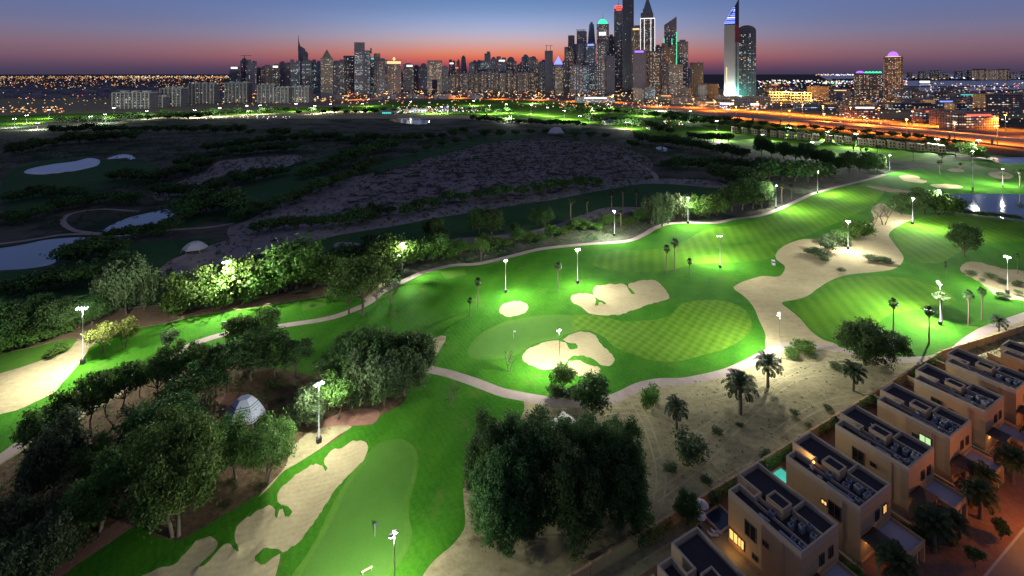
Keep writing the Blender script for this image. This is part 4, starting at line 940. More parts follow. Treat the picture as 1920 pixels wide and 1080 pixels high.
# ------------------------------------------------------------------ floodlights
M['steel'] = plain('galvanised_steel', (.42, .42, .43), .45, .5)
M['dark_steel'] = plain('dark_steel', (.05, .05, .055), .5, .6)
M['concrete'] = plain('concrete', (.3, .29, .27), .9)
M['lens'] = emitter('floodlight_lens', (.97, 1.0, .96), 40)
def floodlight_proto(heads, H=13.0, big=1.0):
    o = empty('floodlight_pole', (0, 0, 0))
    p = MB(); p.tube([(0, 0, .9), (0, 0, H)], [.11, .06], 8); p.build('pole', M['steel'], o, smooth=True)
    b = MB(); b.box(-.45, .45, -.45, .45, -.3, 1.0); b.box(-.5, .5, -.5, .5, 1.0, 1.06); b.build('plinth', M['dark_steel'], o)
    w = .75 * big * (heads - 1) / 2
    a = MB(); a.box(-w - .25, w + .25, -.06, .06, H - .02, H + .12); a.build('crossarm', M['steel'], o)
    for k in range(heads):
        x = (k - (heads - 1) / 2) * .75 * big
        h = MB(); q = .20 * big
        h.add([(x - q, -.05, H + .2), (x + q, -.05, H + .2), (x + q, .55, H - .05), (x - q, .55, H - .05), (x - q, .05, H + .5), (x + q, .05, H + .5), (x + q, .62, H + .25), (x - q, .62, H + .25)],
              [(0, 3, 2, 1), (4, 5, 6, 7), (0, 1, 5, 4), (1, 2, 6, 5), (2, 3, 7, 6), (3, 0, 4, 7)])
        hd = h.build('lamp_head', M['steel'], o)
        l = MB(); l.add([(x - q * .9, -.02, H + .16), (x + q * .9, -.02, H + .16), (x + q * .9, .57, H - .09), (x - q * .9, .57, H - .09),
                         (x - q * .9, .0, H + .06), (x + q * .9, .0, H + .06), (x + q * .9, .52, H - .19), (x - q * .9, .52, H - .19)], [(4, 7, 6, 5), (0, 4, 5, 1), (1, 5, 6, 2), (2, 6, 7, 3), (3, 7, 4, 0)])
        l.build('lens', M['lens'], hd)
    return o
LIGHTS = []
def flood_light(parent, H, power, tilt, size=170, blend=1.0, col=(.95, 1, .87), kind='SPOT'):
    l = bpy.data.lights.new('floodlight', kind); l.energy = power; l.color = col; l.shadow_soft_size = .35
    if kind == 'SPOT': l.spot_size = math.radians(size); l.spot_blend = blend
    o = bpy.data.objects.new('floodlight_lamp', l); COL.objects.link(o); o.parent = parent
    o.location = (0, .7, H - .5); o.rotation_euler = (math.radians(tilt), 0, 0)
    LIGHTS.append(o)
FL = {n: floodlight_proto(n) for n in (2, 3, 4, 6)}
FLB = {2: floodlight_proto(2, 13.0, 3.4)}
for _o in [x for x in (FL[6],)]:
    for _c in list(_o.children_recursive) + [_o]: bpy.data.objects.remove(_c)
_used = set()
SPILL = {598: 3.0, 155: .9, 740: .36, 425: .3, 754: .35, 1760: .7, 1290: .5, 1711: .4}
def pole(u, v, hpx, heads, aim, power, label, group=None, tilt=57, H=None, big=False):
    """aim: photo pixel the heads point to, or None for straight towards the viewer"""
    x, y, z = gp(u, v); h = hpx * y / FOC
    src = (FLB if big else FL)[2 if big else heads]
    ax, ay = (gp(*aim)[:2]) if aim else (x, y - 30)
    rz = math.atan2(-(ax - x), ay - y)
    key = (heads, big)
    o = src if key not in _used else dup(src)
    _used.add(key)
    o.location = (x, y, z); o.rotation_euler = (0, 0, rz); o.scale = (1, 1, h / 13.4)
    tag(o, label, 'floodlight', group)
    flood_light(o, 13.0, power, tilt)
    if not big or v < 245:
        l = bpy.data.lights.new('spill', 'POINT'); l.energy = power * (SPILL.get(u, .26) if not big else .10); l.color = (.97, 1, .87); l.shadow_soft_size = .5
        q = bpy.data.objects.new('spill_light', l); COL.objects.link(q); q.parent = o; q.location = (0, .75, 12.3)
    return o
K = 1.5
NEAR = [(155, 682, 108, 4, (60, 760), 26000, 'tall floodlight at the sandy waste on the left edge'),
 (598, 829, 114, 3, (640, 900), 3800, 'floodlight above the chain of foreground bunkers'),
 (740, 1178, 178, 2, (640, 1080), 22000, 'nearest floodlight over the foreground green'),
 (948, 548, 62, 2, (990, 640), 9500, 'floodlight just above the small oval bunker'),
 (1083, 531, 66, 3, (1150, 620), 17000, 'floodlight just above the three-lobed bunker'),
 (1049, 716, 98, 2, (1000, 650), 10000, 'floodlight standing in the large lobed bunker'),
 (1350, 502, 60, 3, (1300, 450), 34000, 'floodlight between the upper fairway and approach'),
 (1462, 679, 92, 2, (1330, 640), 17000, 'floodlight on the desert edge beside the path'),
 (1763, 609, 80, 4, (1600, 580), 30000, 'floodlight beside the right oval fairway'),
 (1889, 549, 70, 3, (1800, 620), 22000, 'floodlight in the plant filled bunker'),
 (1590, 467, 54, 3, (1600, 500), 18000, 'floodlight in the broad sandy waste'),
 (1711, 420, 50, 2, (1790, 450), 34000, 'floodlight on the sandy neck near the lake'),
 (1760, 402, 47, 2, (1800, 440), 20000, 'floodlight among bushes beside the lake'),
 (425, 574, 86, 4, (440, 620), 16000, 'floodlight rising from the long lit hedge'),
 (754, 510, 56, 2, (800, 560), 22000, 'floodlight in the hedge by the winding path'),
 (1152, 442, 48, 2, (1100, 470), 16000, 'floodlight in the lit scrub strip'),
 (1290, 419, 50, 2, (1340, 450), 26000, 'floodlight in front of the lit trees above the upper fairway'),
 (1455, 391, 45, 2, (1530, 400), 30000, 'floodlight among the white-lit palms'),
 (1533, 362, 42, 2, (1600, 370), 30000, 'floodlight at the far bend of the northern path'),
 (1824, 357, 76, 2, (1780, 330), 50000, 'tallest far floodlight standing above the lake'),
 (1668, 322, 32, 2, (1720, 340), 30000, 'floodlight at the path end beside the dark belt'),
 (1880, 350, 34, 2, (1850, 330), 26000, 'small floodlight behind the round far bunker')]
for q in NEAR:
    u, v, h, n, aim, pw, lab = q
    pole(u, v, h, n, aim, pw * K, lab)
FAR = [(1523, 284, 18), (1605, 276, 26), (1430, 262, 10), (1757, 284, 24), (1835, 292, 30), (1344, 246, 20), (1350, 262, 10), (1294, 226, 18), (1552, 262, 16), (1480, 252, 14)]
FAR.sort()
for i, (u, v, h) in enumerate(FAR):
    pole(u, v, h, 2, (u + 10, v + 14), 60000 * K, f'distant floodlight, {nth(i, len(FAR))} along the fairway below the far villas', 'floodlights below the far villas', big=True)
STRIP = [(27, 232, 14), (50, 224, 12), (70, 236, 10), (92, 215, 14), (170, 228, 14), (197, 224, 14), (213, 212, 14), (275, 216, 12), (365, 214, 12), (412, 212, 14), (463, 208, 14), (487, 207, 14), (555, 202, 12), (590, 206, 12), (620, 203, 12), (680, 202, 12), (690, 192, 10), (770, 198, 12), (805, 206, 10), (828, 206, 10)]
for i, (u, v, h) in enumerate(STRIP):
    pole(u, v + 8, h + 4, 2, (u + 4, v - 2), 80000 * K, f'distant floodlight, {nth(i, len(STRIP))} on the far left holes', 'floodlights on the far left holes', big=True)
STRIP2 = [(888, 196, 10), (918, 212, 18), (949, 210, 18), (996, 213, 20), (1027, 216, 18), (1058, 222, 18), (1087, 228, 14), (1112, 210, 10), (1140, 202, 10), (1208, 216, 14), (1238, 206, 12), (957, 228, 14), (1000, 192, 10), (1175, 240, 14)]
for i, (u, v, h) in enumerate(STRIP2):
    pole(u, v + 3, h, 2, (u + 3, v - 8), 150000 * K, f'distant floodlight, {nth(i, len(STRIP2))} on the far centre holes', 'floodlights on the far centre holes', big=True)
# ------------------------------------------------------------------ villas beside the course
M['stucco'] = plain('sand_stucco', (.44, .285, .145), .95, noise=.10, nscale=.8, bump=.01)
M['stucco2'] = plain('parapet_render', (.42, .32, .22), .95, noise=.12, nscale=1.5)
M['roof_dark'] = plain('dark_roof_membrane', (.026, .022, .026), .9, noise=.3, nscale=1.2)
M['terrace'] = plain('grey_terrace_tiles', (.30, .30, .36), .85, noise=.12, nscale=2)
M['glass'] = plain('dark_window_glass', (.012, .014, .02), .08)
M['frame'] = plain('brown_window_frame', (.08, .055, .04), .6)
M['metal_unit'] = plain('grey_metal_casing', (.24, .25, .27), .5, .3, noise=.15, nscale=3)
M['fan'] = plain('black_fan_grille', (.02, .02, .02), .6)
M['wood'] = plain('dark_timber', (.06, .038, .026), .8)
M['white'] = plain('white_canvas', (.42, .41, .44), .8)
M['lit_warm'] = emitter('warm_lit_window', (1.0, .50, .13), 1.6)
M['lit_green'] = emitter('pale_green_lit_window', (.62, 1.0, .45), .9)
M['lit_amber'] = emitter('amber_wall_lamp', (1.0, .45, .10), 6)
TH = math.radians(28.4)
VX, VY = (math.cos(TH), math.sin(TH)), (-math.sin(TH), math.cos(TH))
def VL(base, x, y): return (base[0] + VX[0] * x + VY[0] * y, base[1] + VX[1] * x + VY[1] * y)
V1 = (42.8, 71.0)
# front corners of the villas; the row bends slightly at its far end
VILLAS = [(V1[0] - 15.9, V1[1] - 12.5)] + [(x + 5.9, y - 10.9) for x, y in [(36.9, 81.9), (51.0, 89.3), (65.5, 97.3), (79.6, 104.6), (93.7, 111.9), (107.2, 118.6), (124.6, 122.2), (138.8, 129.4)]]

# window and air-conditioner pieces, shared
def window_meshes(w, h):
    f = MB(); t = .12
    for a in ((-w/2-t, w/2+t, -h/2-t, -h/2), (-w/2-t, w/2+t, h/2, h/2+t), (-w/2-t, -w/2, -h/2, h/2), (w/2, w/2+t, -h/2, h/2), (-.05, .05, -h/2, h/2)):
        f.box(a[0], a[1], -.10, .06, a[2], a[3])
    p = MB(); p.box(-w/2, -.05, -.02, .02, -h/2, h/2); p.box(.05, w/2, -.02, .02, -h/2, h/2)
    return f.mesh('window_frame', M['frame']), p.mesh('window_pane', M['glass'])
WM = {k: window_meshes(*k) for k in ((.8, .6), (1.5, 1.6), (1.8, 2.2), (1.0, 1.4))}
_u = MB(); _u.box(-.5, .5, -.5, .5, .12, 1.05); _u.box(-.45, .45, -.45, .45, 0, .12); _u.ring(0, 0, .38, 1.052, 1.12, 10, .34, mi=1); AC_BIG = _u.mesh('rooftop_cooler', [M['metal_unit'], M['fan']])
_u = MB(); _u.box(-.42, .42, -.2, .2, .1, .85); _u.box(-.38, -.3, -.16, .16, 0, .1); _u.box(.3, .38, -.16, .16, 0, .1)
_u.add([(.26 * math.cos(a) , -.205, .48 + .26 * math.sin(a)) for a in [i * math.pi / 4 for i in range(8)]], [tuple(range(8))], 1); AC_SMALL = _u.mesh('condenser', [M['metal_unit'], M['fan']])

def win(parent, kind, x, y, z, rz, lit=None):
    f, p = WM[kind]; o = link('window', f, parent, (x, y, z)); o.rotation_euler = (0, 0, rz)
    q = link('pane', p, o)
    if lit:
        q.material_slots[0].link = 'OBJECT'; q.material_slots[0].material = M[lit]
    return o

def parapet(m, x0, x1, y0, y1, z0, z1, t=.28):
    m.box(x0, x1, y0, y0 + t, z0, z1); m.box(x0, x1, y1 - t, y1, z0, z1)
    m.box(x0, x0 + t, y0 + t, y1 - t, z0, z1); m.box(x1 - t, x1, y0 + t, y1 - t, z0, z1)

def villa(base, idx, label, lit):
    o = empty('villa', (base[0], base[1], 0), TH)
    W = MB()
    W.prism([(0, 0), (9.9, 0), (9.9, 13.8), (4.3, 13.8), (4.3, 9.6), (2.9, 9.6), (2.9, 12.4), (0, 12.4)], 0, 7.9)
    W.box(3.9, 6.3, 5.2, 8.2, 7.9, 9.35)                       # stair head
    W.build('wall', M['stucco'], o)
    R_ = MB()
    R_.box(.3, 9.6, .3, 9.3, 7.902, 7.96); R_.box(4.6, 9.6, 9.3, 13.5, 7.902, 7.96); R_.box(.3, 2.6, 9.3, 12.1, 7.902, 7.96)
    R_.box(4.2, 6.0, 5.5, 7.9, 9.352, 9.42)
    R_.build('roof', M['roof_dark'], o)
    P = MB()
    ring = [(0, 0), (9.9, 0), (9.9, 13.8), (4.3, 13.8), (4.3, 9.6), (2.9, 9.6), (2.9, 12.4), (0, 12.4)]
    for x0, x1, y0, y1 in ((0, 9.9, 0, .28), (9.62, 9.9, .28, 13.52), (4.3, 9.9, 13.52, 13.8), (4.3, 4.58, 9.6, 13.52), (2.9, 4.58, 9.32, 9.6), (2.62, 2.9, 9.32, 12.12), (0, 2.9, 12.12, 12.4), (0, .28, .28, 12.12)):
        P.box(x0, x1, y0, y1, 7.9, 9.0)
    P.box(6.0, 6.25, .28, 5.0, 7.96, 8.85); P.box(6.25, 9.62, 5.0, 5.25, 7.96, 8.85); P.box(2.5, 2.72, .28, 9.3, 7.96, 8.45)
    P.box(3.6, 3.85, 5.2, 9.3, 7.96, 8.6)
    for x0, x1, y0, y1 in ((3.9, 6.3, 5.2, 5.4), (3.9, 6.3, 8.0, 8.2), (3.9, 4.1, 5.4, 8.0), (6.1, 6.3, 5.4, 8.0)): P.box(x0, x1, y0, y1, 9.42, 9.6)
    P.build('parapet', M['stucco2'], o)
    C_ = MB()                                                   # slightly proud raised panels of the big dark roofs
    C_.box(6.5, 9.4, .6, 4.7, 7.962, 8.3); C_.box(4.9, 9.4, 8.4, 13.2, 7.962, 8.3); C_.box(6.6, 9.4, 5.5, 8.4, 7.962, 8.3)
    C_.build('roof_panel', M['roof_dark'], o)
    r = random.Random(idx)
    for i, (x, y, s) in enumerate([(3.3, 1.0, 1.0), (4.4, .9, 1.0), (5.4, 1.0, 1.0), (3.3, 2.3, 1.0), (4.4, 2.4, 1.15), (5.4, 2.2, 1.0), (3.4, 3.8, 1.0), (4.6, 3.9, .9), (3.1, 6.2, 1.1), (1.6, 1.0, .9), (1.6, 2.2, .9)]):
        if r.random() < .16: continue
        a = link('cooling_unit', AC_BIG, o, (x + r.uniform(-.22, .22), y + r.uniform(-.2, .2), 7.962)); q = s * r.uniform(.6, .95); a.scale = (q, q * r.uniform(.8, 1.15), s * r.uniform(.6, 1.25)); a.rotation_euler = (0, 0, r.uniform(-.3, .3))
    for i in range(8):
        if r.random() < .2: continue
        a = link('condenser', AC_SMALL, o, (.8 + r.uniform(-.05, .1), .9 + .85 * i, 7.962)); a.rotation_euler = (0, 0, math.pi / 2 + r.uniform(-.08, .08))
    D = MB(); D.dome(0, 0, 0, .45, .15, 10, 2); D.tube([(0, 0, 0), (0, 0, -.9)], .04, 5)
    if idx % 3 != 1:
        d = D.build('satellite_dish', M['white'], o, (6.2 if idx % 2 else 1.4, 8.6, 8.9)); d.rotation_euler = (.9, 0, .6)
    # side windows on the wall that faces the camera (x = 0)
    L = lit
    win(o, (.8, .6), -.07, 5.6, 5.6, -math.pi/2, L.get('small'))
    win(o, (1.8, 2.2), -.07, 8.2 if idx % 2 else 3.9, 5.5, -math.pi/2, L.get('tall'))
    win(o, (1.0, 1.4), -.07, 9.9, 2.0, -math.pi/2, L.get('low'))
    win(o, (1.5, 1.6), -.07, 11.3, 2.0, -math.pi/2, L.get('low2'))
    win(o, (.8, .6), -.07, 7.4, 1.9, -math.pi/2)
    win(o, (1.0, 1.4), 7.6, -.07, 5.7, 0, L.get('front'))
    win(o, (1.0, 1.4), 5.2, -.07, 5.7, 0)
    win(o, (1.5, 1.6), 7.0, 13.87, 5.4, math.pi); win(o, (1.8, 2.2), 7.0, 13.87, 1.6, math.pi)
    dp = MB()
    for z in (1.6, 4.9): dp.box(-.16, -.004, 2.55, 2.62, z, z + 3.1)
    dp.tube([(-.08, 2.75, .3), (-.08, 2.75, 8.2)], .05, 5)
    dp.build('drain_pipe', M['stucco2'], o)
    # portico with a low hipped dark roof
    pr = MB()
    pr.add([(-.2, -2.9, 4.3), (4.0, -2.9, 4.3), (4.0, -.02, 4.3), (-.2, -.02, 4.3), (1.9, -1.5, 5.4)], [(0, 3, 2, 1), (0, 1, 4), (1, 2, 4), (2, 3, 4), (3, 0, 4)])
    pr.build('portico_roof', M['wood'], o)
    pc = MB()
    for x in (.0, 3.45):
        pc.box(x, x + .35, -2.7, -2.35, 0, 4.3)
    pc.box(0, 3.8, -.35, -.02, 0, .5)
    pc.build('portico_column', M['stucco'], o)
    # carport with a walled terrace on top
    c = MB(); c.box(4.4, 9.4, -5.0, -.02, 2.9, 3.2)
    for x in (4.4, 6.6, 9.0): c.box(x, x + .4, -5.0, -4.4, 0, 2.9)
    parapet(c, 4.4, 9.4, -5.0, -.03, 3.2, 3.75, .2)
    c.build('carport', M['stucco'], o)
    t = MB(); t.box(4.62, 9.18, -4.78, -.25, 3.202, 3.25); t.build('terrace_floor', M['terrace'], o)
    if L.get('door'):
        l = MB(); l.box(1.6, 2.4, -.10, -.03, 2.6, 3.1); l.build('entrance_lamp', M[L['door']], o)
    if L.get('roof'):
        l = MB(); l.box(3.0, 3.2, 9.0, 9.25, 8.7, 9.0); l.build('roof_lamp', M['lit_amber'], o)
    return tag(o, label, 'villa', 'sand coloured villas in a row beside the course')
VLAB = ['sand coloured villa cut by the bottom edge, lowest of the row', 'sand villa with amber windows low on its side wall, second from the bottom',
        'sand villa with the glowing turquoise pool behind it', 'sand villa between the turquoise pool villa and the green windowed villa', 'sand villa with one pale green lit window on its side',
        'sand villa just above the green windowed one', 'sand villa whose rear corner touches the garden hedge by the path', 'sand villa at the right edge, its side wall showing', 'sand villa farthest up the row, mostly beyond the right edge']
VLIT = [{}, {'low': 'lit_warm', 'low2': 'lit_warm', 'door': 'lit_warm'}, {'front': 'lit_warm', 'door': 'lit_warm', 'small': 'lit_warm', 'roof': 1}, {}, {'tall': 'lit_green'}, {'front': None, 'door': 'lit_warm'}, {'small': 'lit_warm'}, {}, {}]
for i, b in enumerate(VILLAS):
    villa(b, i, VLAB[i], VLIT[i])
# warm glow actually given off by the lit entrances and the roof lamp
def point(name, parent, loc, power, col, size=.15):
    l = bpy.data.lights.new(name, 'POINT'); l.energy = power; l.color = col; l.shadow_soft_size = size
    o = bpy.data.objects.new(name, l); COL.objects.link(o); o.location = loc
    if parent: o.parent = parent
    return o
for k, (x, y, z, p) in {1: (-1.2, 10.6, 1.6, 90), 2: (3.4, 10.4, 8.6, 160)}.items():
    q = VL(VILLAS[k], x, y); point('garden_lamp_glow', None, (q[0], q[1], z), p, (1, .5, .15))
for k in (1, 2, 5):
    q = VL(VILLAS[k], 2.0, -1.2); point('entrance_glow', None, (q[0], q[1], 2.8), 60, (1, .5, .2))

# rear gardens: paving, pool, low walls, hedge
M['pool_dark'] = plain('still_pool_water', (.015, .03, .06), .05)
M['pool_lit'] = emitter('lit_pool_water', (.06, .55, .42), .9)
M['pool_green'] = emitter('green_lit_pool_water', (.08, .42, .22), .7)
for k, b in enumerate(VILLAS[:8]):
    o = empty('garden_pool', (*VL(b, 0, 0), 0), TH)
    sx = 2.2 if k == 2 else 0
    x0, x1, y0, y1 = .4 + sx, 4.4 + sx, 14.3, 17.6
    e = MB()
    for a in ((x0 - .35, x1 + .35, y0 - .35, y0), (x0 - .35, x1 + .35, y1, y1 + .35), (x0 - .35, x0, y0, y1), (x1, x1 + .35, y0, y1)): e.box(a[0], a[1], a[2], a[3], -.2, .3)
    e.build('coping', M['stucco2'], o)
    w = MB(); w.box(x0, x1, y0, y1, .1, .2); w.build('water', M[{2: 'pool_lit', 0: 'pool_green'}.get(k, 'pool_dark')], o)
    tag(o, ['green glowing garden pool at the bottom edge', 'dark garden pool beside the white parasols', 'glowing turquoise garden pool', 'dark garden pool right of the turquoise one', 'dark garden pool behind the green windowed villa',
            'dark garden pool third right of the turquoise one', 'dark garden pool near the path end of the row', 'dark garden pool at the right edge'][k], 'pool', 'garden pools behind the villas')
    if k in (0, 2):
        q = VL(b, (x0 + x1) / 2, (y0 + y1) / 2); point('pool_glow', None, (q[0], q[1], 1.0), 60, (.2, 1, .75), .8)
    m = MB(); 
    for (xa, xb, ya, yb) in ((-.6, 12.6, 13.81, 18.9),): m.box(xa, xb, ya, yb, -.1, .05)
    p_ = m.build('garden_paving', M['paving'], None, (*VL(b, 0, 0), 0)); p_.rotation_euler = (0, 0, TH); tag(p_, 'brown garden paving behind a villa', kind='structure')
    m = MB(); m.box(12.6, 12.85, -2.0, 18.9, 0, 2.1); m.box(12.5, 12.95, -2.1, 19.0, 2.1, 2.2)
    g_ = m.build('garden_wall', M['stucco'], None, (*VL(b, 0, 0), 0)); g_.rotation_euler = (0, 0, TH)
    tag(g_, f'garden wall dividing two villas, {["first", "second", "third", "fourth", "fifth", "sixth", "seventh", "eighth"][k]} up from the bottom edge', 'wall', 'walls dividing the villa gardens')
L0, L1 = VL(V1, -30, 19.2), VL(V1, 150, 19.2)
w = MB(); w.box(-34, 99, 19.0, 19.28, 0, 2.0); w.box(-34, 99, 18.92, 19.36, 2.0, 2.1)
for i in range(-9, 25): w.box(i * 4 - .2, i * 4 + .2, 18.9, 19.38, 0, 2.25)
o = w.build('boundary_wall', M['stucco'], None, (V1[0], V1[1], 0)); o.rotation_euler = (0, 0, TH)
tag(o, 'long low sand coloured wall between the villas and the desert', 'wall')
q = VL(V1, 99.2, 19.0); w = MB(); w.box(0, 70, 0, .28, 0, 2.0); w.box(0, 70, -.08, .36, 2.0, 2.1)
for i in range(18): w.box(i * 4 - .2, i * 4 + .2, -.1, .38, 0, 2.25)
o = w.build('boundary_wall', M['stucco'], None, (*q, 0)); o.rotation_euler = (0, 0, math.radians(20))
tag(o, 'end stretch of the sand coloured wall beside the path at the right edge', 'wall')
def hedge_mesh(L, seed):
    r = np.random.default_rng(seed); n = int(L * 130)
    P = np.column_stack([r.uniform(0, L, n), r.uniform(-.5, .5, n), r.uniform(.1, 1.0, n) ** .7 * 2.6])
    V, F = leaf_quads(P, .26 * r.uniform(.6, 1.4, n), r)
    return np_mesh('hedge', V, F, M['leaf'])
HM = [hedge_mesh(6, 1), hedge_mesh(9, 2)]
for i, x in enumerate([-13, 2.5, 18, 24, 38, 50, 66, 79, 90]):
    q = VL(V1, x, 18.2); h = link('garden_hedge', HM[i % 2], None, (*q, 0)); h.rotation_euler = (0, 0, TH)
    tag(h, f'leafy hedge inside the boundary wall, {ORD[i] if i else "first"} up from the bottom edge', 'hedge', 'hedges inside the boundary wall')
# parasols and loungers by the dark pool
for i, (x, y) in enumerate([(-.1, 17.8), (-2.2, 16.6)]):
    q = VL(V1, x, y); o = empty('parasol', (*q, 0), .3 * i)
    c = MB(); n = 8; c.add([(1.25 * math.cos(6.283 * k / n), 1.25 * math.sin(6.283 * k / n), 2.3) for k in range(n)] + [(0, 0, 2.95)], [(k, (k + 1) % n, n) for k in range(n)]); c.build('canopy', M['white'], o)
    p = MB(); p.tube([(0, 0, 0), (0, 0, 2.9)], .04, 6); p.ring(0, 0, .35, 0, .12, 10); p.build('pole', M['dark_steel'], o)
    tag(o, ['white garden parasol, the one nearer the boundary wall', 'white garden parasol, the one nearer the villa'][i], 'parasol', 'white parasols by the dark pool')
for i in range(2):
    q = VL(V1, -.4 + .9 * i, 14.2); o = empty('sun_lounger', (*q, 0), TH + 2.6)
    s = MB(); s.box(0, 1.3, 0, .65, .3, .38); s.add([(1.3, 0, .3), (1.3, .65, .3), (1.9, .65, .75), (1.9, 0, .75), (1.3, 0, .38), (1.3, .65, .38), (1.87, .65, .82), (1.87, 0, .82)], [(0, 1, 2, 3), (4, 7, 6, 5), (0, 3, 7, 4), (1, 5, 6, 2), (0, 4, 5, 1), (3, 2, 6, 7)]); s.build('seat', M['white'], o)
    for x in (.1, 1.2):
        for y in (.05, .55): b2 = MB(); b2.box(x, x + .06, y, y + .06, 0, .3); b2.build('leg', M['white'], o)
    tag(o, ['white lounger under the parasols', 'white lounger nearer the pool edge'][i], 'lounger', 'white loungers by the dark pool')
# street in front of the villas
def strip(name, label, mat, y0, y1, z, x0=-60, x1=170):
    m = MB(); m.box(x0, x1, y0, y1, z - .3, z); o = m.build(name, M[mat], None, (V1[0], V1[1], 0)); o.rotation_euler = (0, 0, TH); tag(o, label, kind='structure')
strip('driveway', 'brown paved fronts between carports and street', 'paving', -10.6, 0, .12)
strip('kerb', 'pale kerb along the street', 'concrete', -10.9, -10.6, .16)
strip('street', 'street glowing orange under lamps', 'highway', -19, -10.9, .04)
strip('pavement', 'brown paved far side of the street', 'paving', -45, -19, .14)
M['lit_orange'] = emitter('sodium_lamp', (1.0, .42, .10), 30)
def street_lamp_proto():
    o = empty('street_lamp', (0, 0, 0)); p = MB(); p.tube([(0, 0, 0), (0, 0, 7.5), (0, .4, 8.0), (0, 1.8, 8.1)], [.09, .06, .05, .05], 7); p.build('pole', M['steel'], o)
    h = MB(); h.box(-.18, .18, 1.7, 2.4, 8.02, 8.18); hd = h.build('lamp_head', M['steel'], o); l = MB(); l.box(-.14, .14, 1.75, 2.35, 7.96, 8.018); l.build('lens', M['lit_orange'], hd); return o
SL = street_lamp_proto()
for i, x in enumerate([47, 84]):
    s = SL if i == 0 else dup(SL)
    q = VL(V1, x, -16.8); s.location = (*q, 0); s.rotation_euler = (0, 0, TH)
    tag(s, ['orange street lamp just outside the lower right edge', 'second orange street lamp up the villa street'][i], 'street lamp', 'orange lamps of the villa street')
    q = VL(V1, x, -14.8); point('street_lamp_glow', None, (*q, 7.8), 4200, (1, .34, .06), .3)
def at_villa(kind, name, x, y, h, label, cat='palm', wide=1.0):
    q = VL(V1, x, y); u = 960 + q[0] * FOC / q[1]; v = HOR + EYE * FOC / q[1]
    return plant(kind, name, u, v, h * FOC / q[1], label, cat, None, wide, z0=0.0)
PAL = [(2, -6, 6), (15.9, -5.4, 6.4), (28.7, -5.2, 6.8), (33, -6.2, 5.4), (43.4, -6.3, 6.4), (50, -4.8, 5.6), (59.1, -6.2, 6.6), (73, -6.5, 6.5)]
for i, (x, y, h) in enumerate(sorted(PAL)):
    at_villa('date', 'date_palm', x, y, h, f'leafy date palm in front of the villas, {ORD[i] if i else "first"} up from the bottom edge')
for i, (x, y) in enumerate([(20.5, -9.2), (31.5, -9.4), (41.5, -9.6)]):
    at_villa('shade_dark', 'street_tree', x, y, 3.6, ['small street tree on the brown paving, lowest one', 'small street tree in the glow of the orange lamp', 'small street tree between two front garden palms'][i], 'tree', .8)
GB = []
for k in range(6):
    GB += [(11.2 + 15.9 * k, 5.5), (11.6 + 15.9 * k, 2.0), (11.4 + 15.9 * k, -1.6), (13.4 + 15.9 * k, -3.8), (1.2 + 15.9 * k, -5.0)]
for i, (x, y) in enumerate(GB):
    k_, q_ = divmod(i, 5)
    lab_ = ['beside the villa side wall', 'in the passage behind the carport', 'beside the carport', 'at the end of the dividing wall', 'in front of the portico'][q_]
    at_villa('bush_dull' if q_ % 2 else 'bush', 'garden_bush', x, y, 1.7 + .5 * ((i * 7) % 3), f'dark garden bush {lab_}, {["first", "second", "third", "fourth", "fifth", "sixth"][k_]} villa from below', 'bush', 1.25)
for i, (x, y) in enumerate([(3.5, 18.0), (12, 17.6), (18, 18), (29, 17.8), (44, 18), (59.5, 17.8)]):
    at_villa('date', 'young_palm', x, y, 2.6, f'young palm inside the boundary wall, {ORD[i] if i else "first"} up from the bottom edge')

